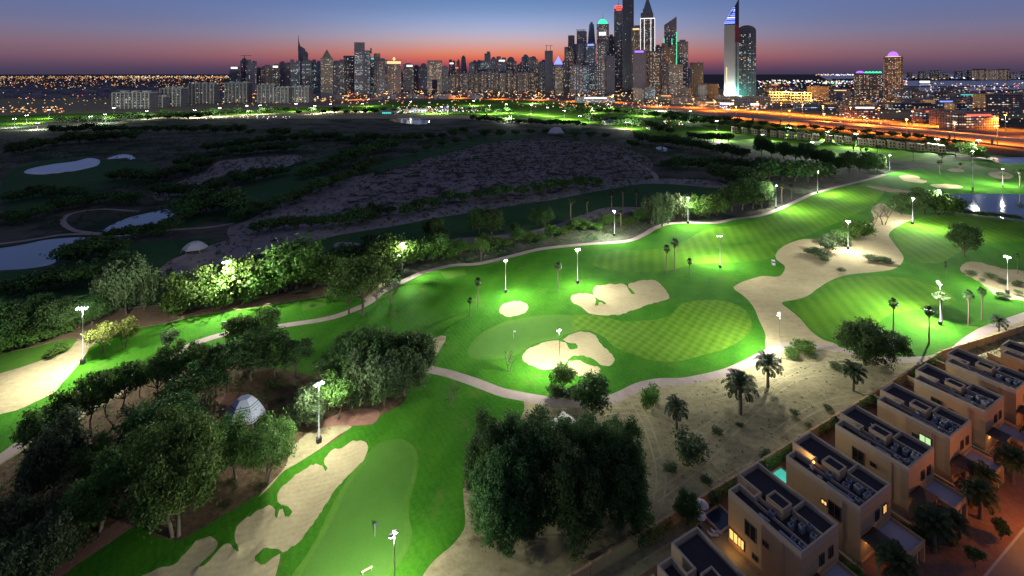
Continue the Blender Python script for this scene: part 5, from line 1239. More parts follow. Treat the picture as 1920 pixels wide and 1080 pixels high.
# ------------------------------------------------------------------ tents, shelter, small things on the course
M['tent_blue'] = plain('blue_grey_tent_cloth', (.34, .36, .44), .8)
M['tent_dark'] = plain('dark_tent_trim', (.03, .03, .05), .8)
def pavilion(u, v, R_, H, label, trim=True, n=6):
    x, y, z = gp(u, v); o = empty('tent', (x, y, z), .35)
    c = MB(); rings = [(R_, H * .42), (R_ * .84, H * .62), (R_ * .60, H * .84), (R_ * .34, H * .97)]
    vs = []; fs = []
    for r, zz in rings: vs += [(r * 1.15 * math.cos(6.283 * k / n), r * .9 * math.sin(6.283 * k / n), zz) for k in range(n)]
    for j in range(3):
        for k in range(n): fs.append((j * n + k, j * n + (k + 1) % n, (j + 1) * n + (k + 1) % n, (j + 1) * n + k))
    fs.append(tuple(range(3 * n, 4 * n))); c.add(vs, fs)
    c.add([(R_ * 1.15 * math.cos(6.283 * k / n), R_ * .9 * math.sin(6.283 * k / n), H * .42) for k in range(n)] + [(R_ * 1.18 * math.cos(6.283 * k / n), R_ * .93 * math.sin(6.283 * k / n), H * .33) for k in range(n)], [(k, n + k, n + (k + 1) % n, (k + 1) % n) for k in range(n)])
    c.build('canopy', M['tent_blue'] if trim else M['white'], o)
    if trim:
        for f_ in (.55, .72, .88):
            rr, zz = R_ * (1 - f_ * .41), H * (.42 + .42 * f_) + .02
            t = MB()
            a = [(rr * 1.15 * math.cos(6.283 * k / n), rr * .9 * math.sin(6.283 * k / n)) for k in range(n)]; b = [(p[0] * 1.06, p[1] * 1.06) for p in a]
            t.add([(p[0], p[1], zz + .06) for p in a] + [(p[0], p[1], zz - .06) for p in b], [(k, n + k, n + (k + 1) % n, (k + 1) % n) for k in range(n)]); t.build('stripe', M['tent_dark'], o)
        for k in range(40):
            a = 6.283 * k / 40; t = k * n / 40; i0 = int(t) % n; fr = t - int(t)
            px_ = R_ * 1.17 * 1.0 * (math.cos(6.283 * i0 / n) * (1 - fr) + math.cos(6.283 * (i0 + 1) / n) * fr); py_ = R_ * .93 * (math.sin(6.283 * i0 / n) * (1 - fr) + math.sin(6.283 * (i0 + 1) / n) * fr)
            q = MB(); q.box(-.12, .12, -.03, .03, -.12, .12); d = q.build('trim_tab', M['tent_dark'], o, (px_ * 1.02, py_ * 1.02, H * .385)); d.rotation_euler = (0, 0, a + math.pi / 2)
    for k in range(n):
        a = 6.283 * k / n; p = MB(); p.tube([(R_ * 1.1 * math.cos(a), R_ * .86 * math.sin(a), H * .4), (R_ * 1.3 * math.cos(a), R_ * 1.02 * math.sin(a), 0)], .06, 5); p.build('post', M['white'], o)
    return tag(o, label, 'tent')
pavilion(458, 800, 3.7, 6.8, 'patterned grey tent with dark trim among the foreground trees')
pavilion(366, 472, 4.3, 4.6, 'pale tent beside the dark ponds', False)
pavilion(1043, 254, 10, 11, 'distant open tent above the scrub field', False)
x, y, z = gp(1057, 812); o = empty('shelter', (x, y, z), .75)
m = MB(); m.add([(-2.4, -2.1, 2.7), (2.4, -2.1, 2.7), (2.4, 2.1, 2.7), (-2.4, 2.1, 2.7), (0, 0, 3.15)], [(0, 1, 4), (1, 2, 4), (2, 3, 4), (3, 0, 4), (0, 3, 2, 1)]); m.build('roof', plain('pale_shade_cloth', (.42, .42, .36), .9), o)
for a in (-2.2, 2.2):
    for b in (-1.9, 1.9): m = MB(); m.box(a - .06, a + .06, b - .06, b + .06, 0, 2.7); m.build('post', M['dark_steel'], o)
tag(o, 'small pale roofed shelter behind the evergreen clump', 'shelter')
def flag(u, v, label, mat):
    x, y, z = gp(u, v); o = empty('flagstick', (x, y, z)); p = MB(); p.tube([(0, 0, 0), (0, 0, 2.3)], .03, 5); p.build('stick', M['white'], o)
    f = MB(); f.box(.02, .62, -.012, .012, 1.85, 2.28); f.build('flag', mat, o); tag(o, label, 'golf flag')
flag(963, 634, 'white golf flag on the pale green', M['white'])
flag(703, 1006, 'golf flag on the large foreground green', plain('dark_flag', (.05, .04, .12), .8))
# golf cart
x, y, z = gp(1450, 497); o = empty('golf_cart', (x, y, z), 1.2)
m = MB(); m.box(-1.2, 1.2, -.6, .6, .3, .75); m.box(-1.2, -.5, -.6, .6, .75, 1.0); m.build('body', M['white'], o)
m = MB(); m.box(-.35, .2, -.55, .55, .75, .85); m.box(-.45, -.35, -.55, .55, .75, 1.25); m.build('seat', M['dark_steel'], o)
m = MB(); m.box(-1.0, .9, -.62, .62, 1.85, 1.93); m.build('canopy', M['white'], o)
for a in (-.9, .75):
    for b in (-.55, .52): m = MB(); m.box(a, a + .04, b, b + .04, .7, 1.85); m.build('canopy_post', M['steel'], o)
for a in (-.8, .8):
    for b in (-.6, .6): m = MB(); m.ring(0, 0, .26, -.09, .09, 10); w_ = m.build('wheel', M['fan'], o, (a, b, .26)); w_.rotation_euler = (math.pi / 2, 0, 0)
tag(o, 'white golf cart parked on the rough edge of the sandy waste', 'golf cart')
x, y, z = gp(421, 612); o = empty('tee_sign', (x, y, z), .2)
m = MB(); m.box(-.9, .9, -.05, .05, .5, 1.5); m.build('panel', M['metal_unit'], o)
for a in (-.7, .65): m = MB(); m.box(a, a + .08, -.04, .04, 0, .5); m.build('post', M['dark_steel'], o)
tag(o, 'small grey sign on the left strip beside two path trees', 'sign')
x, y, z = gp(688, 1072); o = empty('bench', (x, y, z), .55, .8)
m = MB(); m.box(-1.1, 1.1, -.22, .22, .42, .5); m.build('seat', M['stucco2'], o)
for a in (-.9, .82): m = MB(); m.box(a, a + .08, -.2, .2, 0, .42); m.build('leg', M['white'], o)
tag(o, 'white bench at the edge of the foreground green', 'bench')
# fountain
x, y, z = gp(1826, 396, -.4); o = empty('fountain', (x, y, -.45))
r = np.random.default_rng(5); n = 5200
t = r.random(n); ang = r.uniform(0, 6.283, n); sp = r.choice([.35, .8, 1.3], n) * r.uniform(.85, 1.15, n); hgt = np.where(sp < .6, 6.5, np.where(sp < 1.0, 5.0, 3.4))
P = np.column_stack([np.cos(ang) * sp * 2 * t, np.sin(ang) * sp * 2 * t, hgt * 4 * t * (1 - t) * 1.0 + .05]) + r.normal(size=(n, 3)) * .06
V, F = leaf_quads(P, .16 * r.uniform(.6, 1.6, n), r)
M['spray'] = plain('white_spray', (.9, .92, .95), .4)
link('jet', np_mesh('jet', V, F, M['spray']), o)
m = MB(); m.ring(0, 0, .6, 0, .35, 12); m.build('nozzle_ring', M['dark_steel'], o)
tag(o, 'tall white lit fountain jet in the dark lake', 'fountain')
point('fountain_lamp', o, (0, -1.6, .7), 5000, (1, .97, .95), .3)
# ------------------------------------------------------------------ city: materials
def facade(name, c1, c2, rough=.5, fl=3.8, bay=4.0, spec=.5):
    """walling with floor bands and piers in the bare colour of the thing"""
    m, nt, N, L, b = new_mat(name)
    b.inputs['Roughness'].default_value = rough; b.inputs['Specular IOR Level'].default_value = spec
    tc = nd(nt, 'ShaderNodeTexCoord'); br = nd(nt, 'ShaderNodeTexBrick'); mp = nd(nt, 'ShaderNodeMapping')
    mp.inputs['Rotation'].default_value = (math.pi / 2, 0, 0)
    sx = nd(nt, 'ShaderNodeSeparateXYZ'); cb = nd(nt, 'ShaderNodeCombineXYZ'); ad = nd(nt, 'ShaderNodeMath', operation='ADD')
    L.new(tc.outputs['Object'], sx.inputs[0]); L.new(sx.outputs['X'], ad.inputs[0]); L.new(sx.outputs['Y'], ad.inputs[1]); L.new(ad.outputs[0], cb.inputs['X']); L.new(sx.outputs['Z'], cb.inputs['Y'])
    br.offset = 0; br.inputs['Scale'].default_value = 1; br.inputs['Brick Width'].default_value = bay; br.inputs['Row Height'].default_value = fl
    br.inputs['Mortar Size'].default_value = .55; br.inputs['Mortar Smooth'].default_value = .1; br.inputs['Bias'].default_value = 0
    br.inputs['Color1'].default_value = (*c2, 1); br.inputs['Color2'].default_value = (*[q * .6 for q in c2], 1); br.inputs['Mortar'].default_value = (*c1, 1)
    L.new(cb.outputs[0], br.inputs['Vector']); L.new(br.outputs['Color'], b.inputs['Base Color'])
    return m
FAC = {'grey': facade('grey_tower_facade', (.30, .27, .30), (.09, .09, .12)), 'blue': facade('blue_glass_facade', (.18, .21, .28), (.06, .09, .14), .25),
       'brown': facade('brown_tower_facade', (.34, .25, .21), (.11, .085, .08)), 'sand': facade('sand_tower_facade', (.44, .35, .26), (.13, .10, .085)),
       'dark': facade('dark_tower_facade', (.16, .15, .18), (.05, .05, .065), .35), 'pale': facade('pale_tower_facade', (.42, .40, .38), (.10, .10, .11)),
       'plain': plain('bare_concrete_core', (.20, .18, .20), .8, noise=.1, nscale=.05)}
LIT = [emitter('window_warm', (1.0, .62, .30), 1.0), emitter('window_white', (1.0, .92, .84), 1.1), emitter('window_cool', (.62, .85, 1.0), .95), emitter('window_teal', (.25, .85, .80), .55),
       emitter('window_red', (1.0, .18, .16), 1.0), emitter('window_orange', (1.0, .42, .12), .7),
       emitter('window_dim_warm', (1.0, .66, .38), .22), emitter('window_dim_cool', (.75, .85, 1.0), .20)]
TONE = {'w': [.35, .17, .05, 0, .02, .05, .55, .10], 'c': [.10, .25, .25, .08, .02, 0, .15, .55], 'm': [.22, .20, .13, .04, .03, .03, .40, .35], 'o': [.35, .1, 0, 0, .05, .5, .4, 0], 't': [.05, .15, .2, .35, 0, 0, .1, .4]}
GLOW = {k: emitter('glow_' + k, c, s) for k, (c, s) in dict(green=((.05, 1.0, .42), 1.6), red=((1.0, .14, .10), 1.6), white=((1.0, .97, .95), 1.8), blue=((.14, .20, 1.0), 2.6), violet=((.42, .16, 1.0), 1.6), warm=((1.0, .66, .30), 1.3), teal=((.1, .8, .7), 1.0), magenta=((.9, .15, .8), 1.5), orange=((1, .40, .1), 1.4)).items()}
WR = random.Random(99)

def lit_windows(parent, faces, z0, z1, frac, tone, fl=3.8, bay=4.0, ww=2.3, wh=1.6, name='lit_window'):
    """proud lit window boxes on vertical faces [(x0,y0,x1,y1) outward on the right-hand side]; joined because they are too small to pick apart"""
    V = []; F = []; Mi = []
    pr = TONE[tone]; cum = np.cumsum(pr) / sum(pr)
    for (x0, y0, x1, y1) in faces:
        L_ = math.hypot(x1 - x0, y1 - y0)
        if L_ < bay: continue
        dx, dy = (x1 - x0) / L_, (y1 - y0) / L_; nx, ny = dy, -dx
        nb = int(L_ / bay); off = (L_ - nb * bay) / 2 + (bay - ww) / 2
        nfl = int((z1 - z0) / fl)
        colf = [WR.random() ** 1.5 * 2 * frac for _ in range(nb)]; rowf = [WR.random() for _ in range(nfl)]
        for j in range(nfl):
            z = z0 + j * fl + .9
            boost = (3.0 if rowf[j] > .93 else (.35 if rowf[j] < .25 else 1)) if tone not in 'ct' else (2.6 if rowf[j] > .62 else .3)
            for i in range(nb):
                if WR.random() > colf[i] * boost * 1.35: continue
                a = off + i * bay; px, py = x0 + dx * a + nx * .25, y0 + dy * a + ny * .25
                qx, qy = px + dx * ww, py + dy * ww; n = len(V)
                V += [(px, py, z), (qx, qy, z), (qx, qy, z + wh), (px, py, z + wh), (px - nx * .3, py - ny * .3, z + wh), (qx - nx * .3, qy - ny * .3, z + wh), (px - nx * .3, py - ny * .3, z), (qx - nx * .3, qy - ny * .3, z)]
                F += [(n, n + 1, n + 2, n + 3), (n + 3, n + 2, n + 5, n + 4), (n + 6, n + 7, n + 1, n)]
                Mi += [int(np.searchsorted(cum, WR.random()))] * 3
    if V:
        o = link(name, np_mesh(name, V, F, LIT, Mi), parent); tag(o, kind='stuff')

def px2m(px, Y): return px * Y / FOC
def tower(u0, u1, vt, Y, label, fac='grey', top='box', tone='m', frac=.22, glow=None, rot=None, depth=1.0, group='towers of the city skyline', name='tower', cat='tower'):
    w = px2m(u1 - u0, Y); X = ((u0 + u1) / 2 - 960) * Y / FOC; H = EYE + px2m(HOR - vt, Y)
    rot = WR.choice([-.22, .18, .3, -.12]) if rot is None else rot
    c_, s_ = abs(math.cos(rot)), abs(math.sin(rot))
    k = w / (c_ + depth * s_ * .9); wx, wy = k, k * depth * .9
    o = empty(name, (X, Y, 0), rot - math.atan2(X, Y)); a, b = wx / 2, wy / 2
    rect = [(-a, -b), (a, -b), (a, b), (-a, b)]
    faces = [(-a, -b, a, -b), (a, -b, a, b), (-a, b, -a, -b)]
    m = MB(); hb = H
    mats = [FAC[fac]]
    def extra(nm, mb, mat): return mb.build(nm, mat, o)
    if top == 'box':
        hb = H * .965; m.prism(rect, 0, hb); e = MB(); e.box(-a * .55, a * .55, -b * .5, b * .5, hb, H); extra('plant_room', e, FAC['plain'])
    elif top == 'flat':
        m.prism(rect, 0, H)
    elif top == 'twin':
        hb = H * .92; m.prism(rect, 0, hb); e = MB(); e.box(-a, -a * .25, -b, b, hb, H); e.box(a * .35, a, -b, b, hb, H * .97); extra('roof_block', e, FAC[fac])
    elif top == 'dome':
        hb = H - a * .9; m.prism(rect, 0, hb); e = MB(); e.dome(0, 0, hb, a * .8, a * .9, 12, 4); extra('dome', e, FAC['plain'] if not glow else GLOW[glow])
    elif top == 'round':
        n = 14; hb = H * .95; m.ring(0, 0, a, 0, hb, n); e = MB(); e.dome(0, 0, hb, a * .95, H - hb, n, 3); extra('crown', e, GLOW[glow] if glow else FAC['plain'])
        faces = [(a * math.cos(t - .22), a * math.sin(t - .22), a * math.cos(t + .22), a * math.sin(t + .22)) for t in [2 * math.pi * (i + .5) / n for i in range(n)] if math.sin(t) < .3]
    elif top == 'pyramid':
        hb = H - w * .75; m.prism(rect, 0, hb); e = MB(); e.add([(-a * .8, -b * .8, hb), (a * .8, -b * .8, hb), (a * .8, b * .8, hb), (-a * .8, b * .8, hb), (0, 0, H)], [(0, 1, 4), (1, 2, 4), (2, 3, 4), (3, 0, 4), (0, 3, 2, 1)]); extra('spire', e, GLOW[glow] if glow else FAC[fac])
    elif top == 'needle':
        hb = H - w * 1.7; m.prism(rect, 0, hb); m.prism([(x * .8, y * .8) for x, y in rect], hb, hb + w * .35)
        e = MB(); z_ = hb + w * .35; e.add([(-a * .75, -b * .75, z_), (a * .75, -b * .75, z_), (a * .75, b * .75, z_), (-a * .75, b * .75, z_), (0, 0, H)], [(0, 1, 4), (1, 2, 4), (2, 3, 4), (3, 0, 4), (0, 3, 2, 1)]); extra('spire', e, FAC['blue'])
    elif top in ('slant', 'slantl'):
        hb = H - w * .7; hs = [hb, H, H, hb] if top == 'slant' else [H, hb, hb, H]; m.prism(rect, 0, hs)
    elif top == 'taper':
        hb = H * .6; m.prism(rect, 0, hb); e = MB(); e.prism(rect, hb, H * .97, 0, [(x * .55, y * .55) for x, y in rect]); e.prism([(x * .3, y * .3) for x, y in rect], H * .97, H); extra('upper_shaft', e, FAC[fac])
    elif top == 'step':
        hb = H * .78; m.prism(rect, 0, hb); e = MB(); e.box(-a * .2, a, -b * .8, b * .8, hb, H * .95); e.box(a * .3, a * .9, -b * .6, b * .6, H * .95, H); extra('upper_block', e, FAC[fac])
    elif top == 'stepl':
        hb = H * .85; m.prism(rect, 0, hb); e = MB(); e.box(-a, a * .3, -b * .8, b * .8, hb, H); extra('upper_block', e, FAC[fac])
    elif top == 'teeth':
        hb = H * .97; m.prism(rect, 0, hb)
        for i in range(6):
            e = MB(); x = -a + i * (2 * a - a * .15) / 5; e.box(x, x + a * .15, -b, -b + a * .15, hb, H); extra('crown_fin', e, FAC['pale'])
    elif top == 'arch':
        hb = H - a * .7; m.prism(rect, 0, hb); n = 9
        e = MB(); pts = [(a * math.cos(math.pi * i / n), a * .7 * math.sin(math.pi * i / n)) for i in range(n + 1)]
        e.add([(x, -b, hb + z) for x, z in pts] + [(x, b, hb + z) for x, z in pts], [tuple(range(n + 1)), tuple(range(2 * n + 1, n, -1))] + [(i, n + 1 + i, n + 2 + i, i + 1) for i in range(n)]); extra('arched_crown', e, GLOW[glow] if glow else FAC[fac])
    elif top == 'gate':
        hb = H; zt = H * .45
        m.box(-a, -a * .35, -b, b, 0, zt); m.box(a * .35, a, -b, b, 0, zt); m.box(-a, a, -b, b, zt, H)
        lit_windows(o, [(-a, -b, a, -b)], zt + 4, H - 4, .8, 'w'); faces = [(-a, -b, -a * .35, -b), (a * .35, -b, a, -b)]; hb = zt
    m.build('shaft', mats, o)
    lit_windows(o, faces, 6, hb - 4, frac, tone)
    if glow and top in ('box', 'flat', 'twin', 'step', 'stepl', 'slant'):
        e = MB(); e.box(-a * .7, a * .7, -b - 1.2, -b - .3, hb - 9, hb - 3); extra('lit_sign', e, GLOW[glow])
    return tag(o, label, cat, group), o, (a, b, hb, H)

A4 = lambda x: 400 + x / 6.0
a4 = lambda y: 40 + y / 6.0
B5 = lambda x: 680 + x / 6.0
C6 = lambda x: 960 + x / 5.333
c6 = lambda y: y / 5.333
def T(x0, x1, y, Y, label, **k):    # coordinates read in enlargement 4
    return tower(A4(x0), A4(x1), a4(y), Y, label, **k)
def TB(x0, x1, y, Y, label, **k): return tower(B5(x0), B5(x1), a4(y), Y, label, **k)
def TC(x0, x1, y, Y, label, **k): return tower(C6(x0), C6(x1), c6(y), Y, label, **k)
# left cluster
T(190, 290, 505, 1700, 'leftmost short dark tower with a white light on its roof', fac='dark', top='flat', frac=.12, glow='white')
T(308, 385, 412, 1800, 'dark dome topped tower under the red crane at the left end', fac='dark', top='dome', frac=.12)
T(385, 482, 432, 1720, 'broad grey tower right of the dome topped tower at left', fac='grey', top='twin', frac=.22)
T(484, 538, 515, 1800, 'low dark tower in the gap right of the broad grey one', fac='dark', frac=.12)
T(538, 572, 512, 2000, 'faint slim tower left of the low sand tower', fac='brown', tone='o', frac=.2)
T(565, 662, 490, 1760, 'low sand coloured tower left of the white light strip', fac='sand', frac=.16)
n_, o_, d_ = T(664, 748, 480, 1780, 'sand tower carrying a vertical white light strip', fac='sand', frac=.2, top='box', glow='white')
e = MB(); e.box(-d_[0] - .8, -d_[0] + 1.5, -d_[1] - 1.5, -d_[1] - .3, 25, d_[2] * .72); e.build('light_strip', GLOW['white'], o_)
T(745, 812, 450, 1850, 'grey tower two left of the tall slanted spire tower', fac='grey', frac=.12)
T(810, 880, 462, 1800, 'plain grey tower beside the banded one left of the spire', fac='brown', frac=.1)
T(872, 968, 430, 1700, 'banded blue-grey tower just left of the slanted spire', fac='blue', tone='c', frac=.35, top='twin')
# slanted spire tower
n_, o_, d_ = T(958, 1032, 262, 2150, 'tallest left tower with slanted top and thin spire', fac='grey', top='slantl', frac=.18, rot=0)
e = MB(); e.tube([(-d_[0] * .88, 0, d_[3] - 30), (-d_[0] * .88, 0, EYE + px2m(HOR - a4(155), 2150))], [3.4, .5], 6); e.build('spire', FAC['grey'], o_)
e = MB(); e.prism([(-d_[0], -d_[1]), (-d_[0] * .5, -d_[1]), (-d_[0] * .5, d_[1]), (-d_[0], d_[1])], d_[2], [EYE + px2m(HOR - a4(195), 2150), d_[3], d_[3], EYE + px2m(HOR - a4(195), 2150)]); e.build('fin', FAC['grey'], o_)
T(1015, 1066, 338, 2050, 'shorter block joined right of the slanted spire tower', fac='grey', frac=.2)
T(1000, 1112, 428, 1650, 'dark glass tower with arched yellow crown', fac='dark', top='arch', tone='c', frac=.28, glow=None)
T(1115, 1202, 430, 1680, 'dark glass tower lit teal near its foot', fac='blue', top='twin', tone='t', frac=.3)
T(1212, 1342, 312, 1600, 'warm stone tower with pointed pyramid top', fac='sand', top='pyramid', tone='w', frac=.3, rot=.05)
T(1345, 1412, 440, 1700, 'grey tower just right of the pyramid topped tower', fac='grey', tone='m', frac=.35)
T(1402, 1478, 430, 1750, 'grey banded tower, second right of the pyramid topped tower', fac='grey', frac=.3)
T(1466, 1592, 388, 1820, 'wide dark tower with flat overhanging roof', fac='dark', top='flat', frac=.18)
n_, o_, d_ = T(1590, 1762, 240, 1750, 'tall notched dark tower with a side balcony block', fac='grey', top='stepl', tone='c', frac=.22, rot=0)
e = MB(); e.box(d_[0], d_[0] * 1.18, -d_[1] * .6, d_[1] * .6, d_[3] * .80, d_[3] * .9); e.build('side_block', FAC['grey'], o_)
T(1752, 1820, 402, 1800, 'blue tower with a round teal sign near its top', fac='blue', top='flat', tone='t', frac=.3, glow='teal')
T(1805, 1908, 362, 1700, 'gold edged tower with flat projecting cap', fac='sand', top='stepl', tone='w', frac=.25)
# centre, low
TB(160, 272, 415, 1650, 'dark glazed tower right of the gold edged tower', fac='dark', frac=.3)
n_, o_, d_ = TB(275, 430, 432, 1700, 'tower with brightly lit cream crown', fac='brown', top='teeth', tone='w', frac=.25, rot=0)
e = MB(); e.box(-d_[0] * .95, d_[0] * .95, -d_[1] - 1, -d_[1] - .3, d_[2] - 11, d_[2] - 2); e.build('lit_crown_band', GLOW['warm'], o_)
e = MB(); e.prism([(-d_[0] * .3, -d_[1]), (d_[0] * .3, -d_[1]), (d_[0] * .3, d_[1]), (-d_[0] * .3, d_[1])], d_[2], d_[3] + 9, 0, [(-2, -2), (2, -2), (2, 2), (-2, 2)]); e.build('gable', GLOW['warm'], o_)
TB(455, 572, 472, 1900, 'stacked tower with white roof glow left of the golden gate tower', fac='pale', tone='w', frac=.5, glow='white')
TB(572, 635, 490, 2000, 'low dark tower behind the white roof glow tower', fac='dark', frac=.12)
TB(632, 738, 470, 1950, 'round shouldered dark tower left of the golden gate tower', fac='grey', top='dome', frac=.12)
TB(728, 892, 440, 1750, 'golden lit gate shaped tower on two legs', fac='sand', top='gate', tone='w', frac=.5, rot=0)
TB(888, 962, 500, 1900, 'low tower right of the golden gate tower', fac='pale', frac=.2)
CEN = [(972, 1042, 430, 'dark', 'twin', 'm', 'white'), (1036, 1092, 428, 'brown', 'step', 'm', 'red'), (1096, 1172, 385, 'dark', 'taper', 'm', None), (1198, 1262, 455, 'blue', 'box', 'c', None), (1272, 1345, 432, 'grey', 'dome', 'm', None),
       (1328, 1442, 340, 'blue', 'step', 'c', None), (1440, 1505, 398, 'grey', 'dome', 'm', None), (1505, 1612, 395, 'grey', 'twin', 'm', 'white'), (1602, 1732, 398, 'grey', 'dome', 'w', None), (1735, 1795, 480, 'dark', 'box', 'm', None), (1792, 1872, 370, 'blue', 'dome', 'm', None), (1868, 1925, 400, 'grey', 'box', 'm', None)]
for i, (x0, x1, y, f, t, tn, g) in enumerate(CEN):
    TB(x0, x1, y, 2150 - 40 * (i % 4), f'hazy tower in the centre stretch, {nth(i, len(CEN))} right of the golden gate tower'.replace('leftmost right', 'first right').replace('rightmost right', 'last right').replace('from the left right', 'right'), fac=f, top=t, tone=tn, glow=g, frac=.2)
FRC = [(900, 960, 560), (965, 1040, 600), (1040, 1120, 560), (1120, 1195, 580), (1200, 1250, 560), (1255, 1330, 560), (1335, 1400, 570), (1400, 1450, 545), (1450, 1540, 550), (1545, 1610, 580), (1612, 1690, 545), (1690, 1740, 560), (1745, 1800, 575), (1800, 1870, 560), (1875, 1930, 540)]
for i, (x0, x1, y) in enumerate(FRC):
    TB(x0, x1, y, 1900 + 30 * (i % 3), f'brownish front row tower in the centre stretch, {nth(i, len(FRC))}', fac=['brown', 'sand', 'brown', 'grey'][i % 4], top=['flat', 'box', 'twin'][i % 3], tone='w', frac=.34, group='front row towers of the centre stretch')
# right of centre
TC(95, 178, 545, 2100, 'dark tower with rounded crown left of the plain slab', fac='dark', top='dome', frac=.15)
TC(172, 258, 560, 2050, 'ribbed tower with domed top left of the plain slab', fac='sand', top='dome', tone='w', frac=.2)
TC(262, 322, 612, 2000, 'short dark tower left of the plain slab', fac='dark', frac=.2)
n_, o_, d_ = TC(328, 408, 508, 1950, 'plain unlit concrete slab tower with two cranes on top', fac='plain', top='flat', frac=.01, rot=0)
for q in (-.6, .4):
    e = MB(); e.tube([(d_[0] * q, 0, d_[3]), (d_[0] * q, 0, d_[3] + 22)], .9, 4); e.box(d_[0] * q - 5, d_[0] * q + 9, -.7, .7, d_[3] + 21, d_[3] + 22.5); e.build('crane', M['dark_steel'], o_)
TC(405, 522, 560, 2100, 'tower with pale blue lit pointed cap', fac='grey', top='pyramid', frac=.2, glow='blue')
TC(432, 512, 640, 1800, 'warm lit tower with glowing top below the blue cap', fac='sand', top='teeth', tone='w', frac=.4, glow='white')
TC(505, 560, 600, 1850, 'slim banded tower at the left foot of the tall group', fac='grey', tone='m', frac=.35)
TC(524, 622, 470, 1900, 'pink lit twin topped tower at the left of the tall group', fac='brown', top='twin', tone='m', frac=.3)
TC(560, 655, 355, 2000, 'dark blocky tower at the left shoulder of the tall group', fac='dark', top='stepl', frac=.12)
TC(648, 748, 295, 2050, 'tower crowned with upright fins', fac='grey', top='teeth', frac=.12)
TC(640, 742, 428, 1850, 'rounded grey tower with white lit rim', fac='grey', top='round', frac=.15)
TC(752, 838, 222, 2000, 'smooth tapering glass tower like a shell', fac='blue', top='taper', frac=.15, tone='c')
TC(742, 842, 435, 1800, 'tower washed with blue and white lights at mid height', fac='blue', top='flat', tone='c', frac=.6, glow='blue')
n_, o_, d_ = TC(848, 968, 190, 1950, 'grey tower with glowing green dome', fac='grey', top='dome', tone='m', frac=.15, glow='green', rot=0)
e = MB(); e.tube([(0, 0, d_[3]), (0, 0, d_[3] + 22)], [1, .3], 5); e.build('mast', FAC['grey'], o_)
e = MB(); e.box(-d_[0] * .6, d_[0] * .5, -d_[1] - 2, -d_[1] - .4, d_[2] - 46, d_[2] - 33); e.build('lit_sign', GLOW['white'], o_)
TC(848, 935, 430, 1750, 'front grey tower with columns of warm windows under the green dome', fac='grey', top='flat', tone='w', frac=.5)
TC(590, 700, 645, 1700, 'broad low block of mixed red and white windows', fac='grey', top='flat', tone='m', frac=.6)
TC(696, 772, 655, 1680, 'teal lit office block at the foot of the tall group', fac='blue', top='flat', tone='t', frac=.7)
TC(935, 1028, 560, 1700, 'blank brown block at the foot of the red banded tower', fac='plain', top='flat', frac=.02)
TC(962, 1022, 345, 2050, 'dark tower between the green dome and red banded tower', fac='dark', frac=.12)
n_, o_, d_ = TC(1022, 1112, 50, 2050, 'very tall tower with red bands below its dome', fac='grey', top='dome', frac=.10, rot=0)
for k in range(3): e = MB(); e.ring(0, 0, d_[0] * (1.12 - .1 * k), d_[2] - 8 + 9 * k, d_[2] - 4.5 + 9 * k, 12); e.build('red_band', GLOW['red'], o_)
e = MB(); e.tube([(0, 0, d_[3]), (0, 0, d_[3] + 26)], [1.2, .3], 5); e.build('mast', FAC['grey'], o_)
TC(1105, 1216, -90, 1900, 'tallest dark tower rising out of the top edge', fac='dark', top='flat', frac=.03, rot=.02)
TC(1196, 1305, 255, 1850, 'beige tower with an olive lit sign between the two giants', fac='sand', top='box', tone='w', frac=.25, glow='warm')
TC(1258, 1345, 92, 2100, 'dark stepped tower hidden left of the white-lined tower', fac='dark', top='step', frac=.1)
n_, o_, d_ = TC(1288, 1424, -45, 1800, 'tall tower outlined with vertical white light lines and pointed top', fac='dark', top='needle', tone='m', frac=.25, rot=0)
for q in (-1, -.45, .45, 1): e = MB(); e.box(d_[0] * q - .7, d_[0] * q + .7, -d_[1] - 1.2, -d_[1] - .3, 95, d_[2] - 3); e.build('light_strip', GLOW['white'], o_)
e = MB(); e.box(-d_[0], d_[0], -d_[1] - 1.3, -d_[1] - .3, d_[2] - 3, d_[2] - .5); e.build('light_strip', GLOW['white'], o_)
TC(1212, 1345, 500, 1600, 'blank brownish tower with violet lit top edge', fac='plain', top='flat', frac=.02, glow='violet')
TC(1338, 1482, 512, 1620, 'front tower with cream lit corner bays', fac='dark', top='flat', tone='w', frac=.45)
TC(1428, 1492, 448, 1900, 'blue-lit tower right of the white-lined tower', fac='blue', tone='c', frac=.3)
TC(1496, 1622, 432, 1750, 'dark broad tower in front of the green outlined one', fac='brown', top='twin', tone='m', frac=.25)
n_, o_, d_ = TC(1525, 1642, 172, 1900, 'slanted tower outlined in green light', fac='grey', top='slant', tone='m', frac=.25, rot=0)
for q, zt in ((-1, .72), (.25, .72), (1, .8)): e = MB(); e.box(d_[0] * q - .9, d_[0] * q + .9, -d_[1] - 1.2, -d_[1] - .3, 70, d_[3] * zt); e.build('green_strip', GLOW['green'], o_)
TC(1652, 1758, 398, 1800, 'grey residential tower at the right end of the tall group', fac='grey', top='box', tone='m', frac=.3, glow=None)
TC(1550, 1705, 645, 1650, 'low white-lit block before the green outlined tower', fac='pale', top='flat', tone='c', frac=.5)
TC(1782, 1908, 618, 1700, 'short separate dark tower left of the twin landmark', fac='dark', top='teeth', tone='m', frac=.2)
LOWS = [(1320, 1440, 865, 1450, 'pale', 'c', .7), (1500, 1550, 850, 1500, 'sand', 'w', .3), (1560, 1650, 845, 1480, 'pale', 'c', .4), (1700, 1790, 880, 1500, 'sand', 'w', .3), (1215, 1320, 880, 1400, 'sand', 'o', .5), (1848, 1960, 850, 1350, 'sand', 'w', .1)]
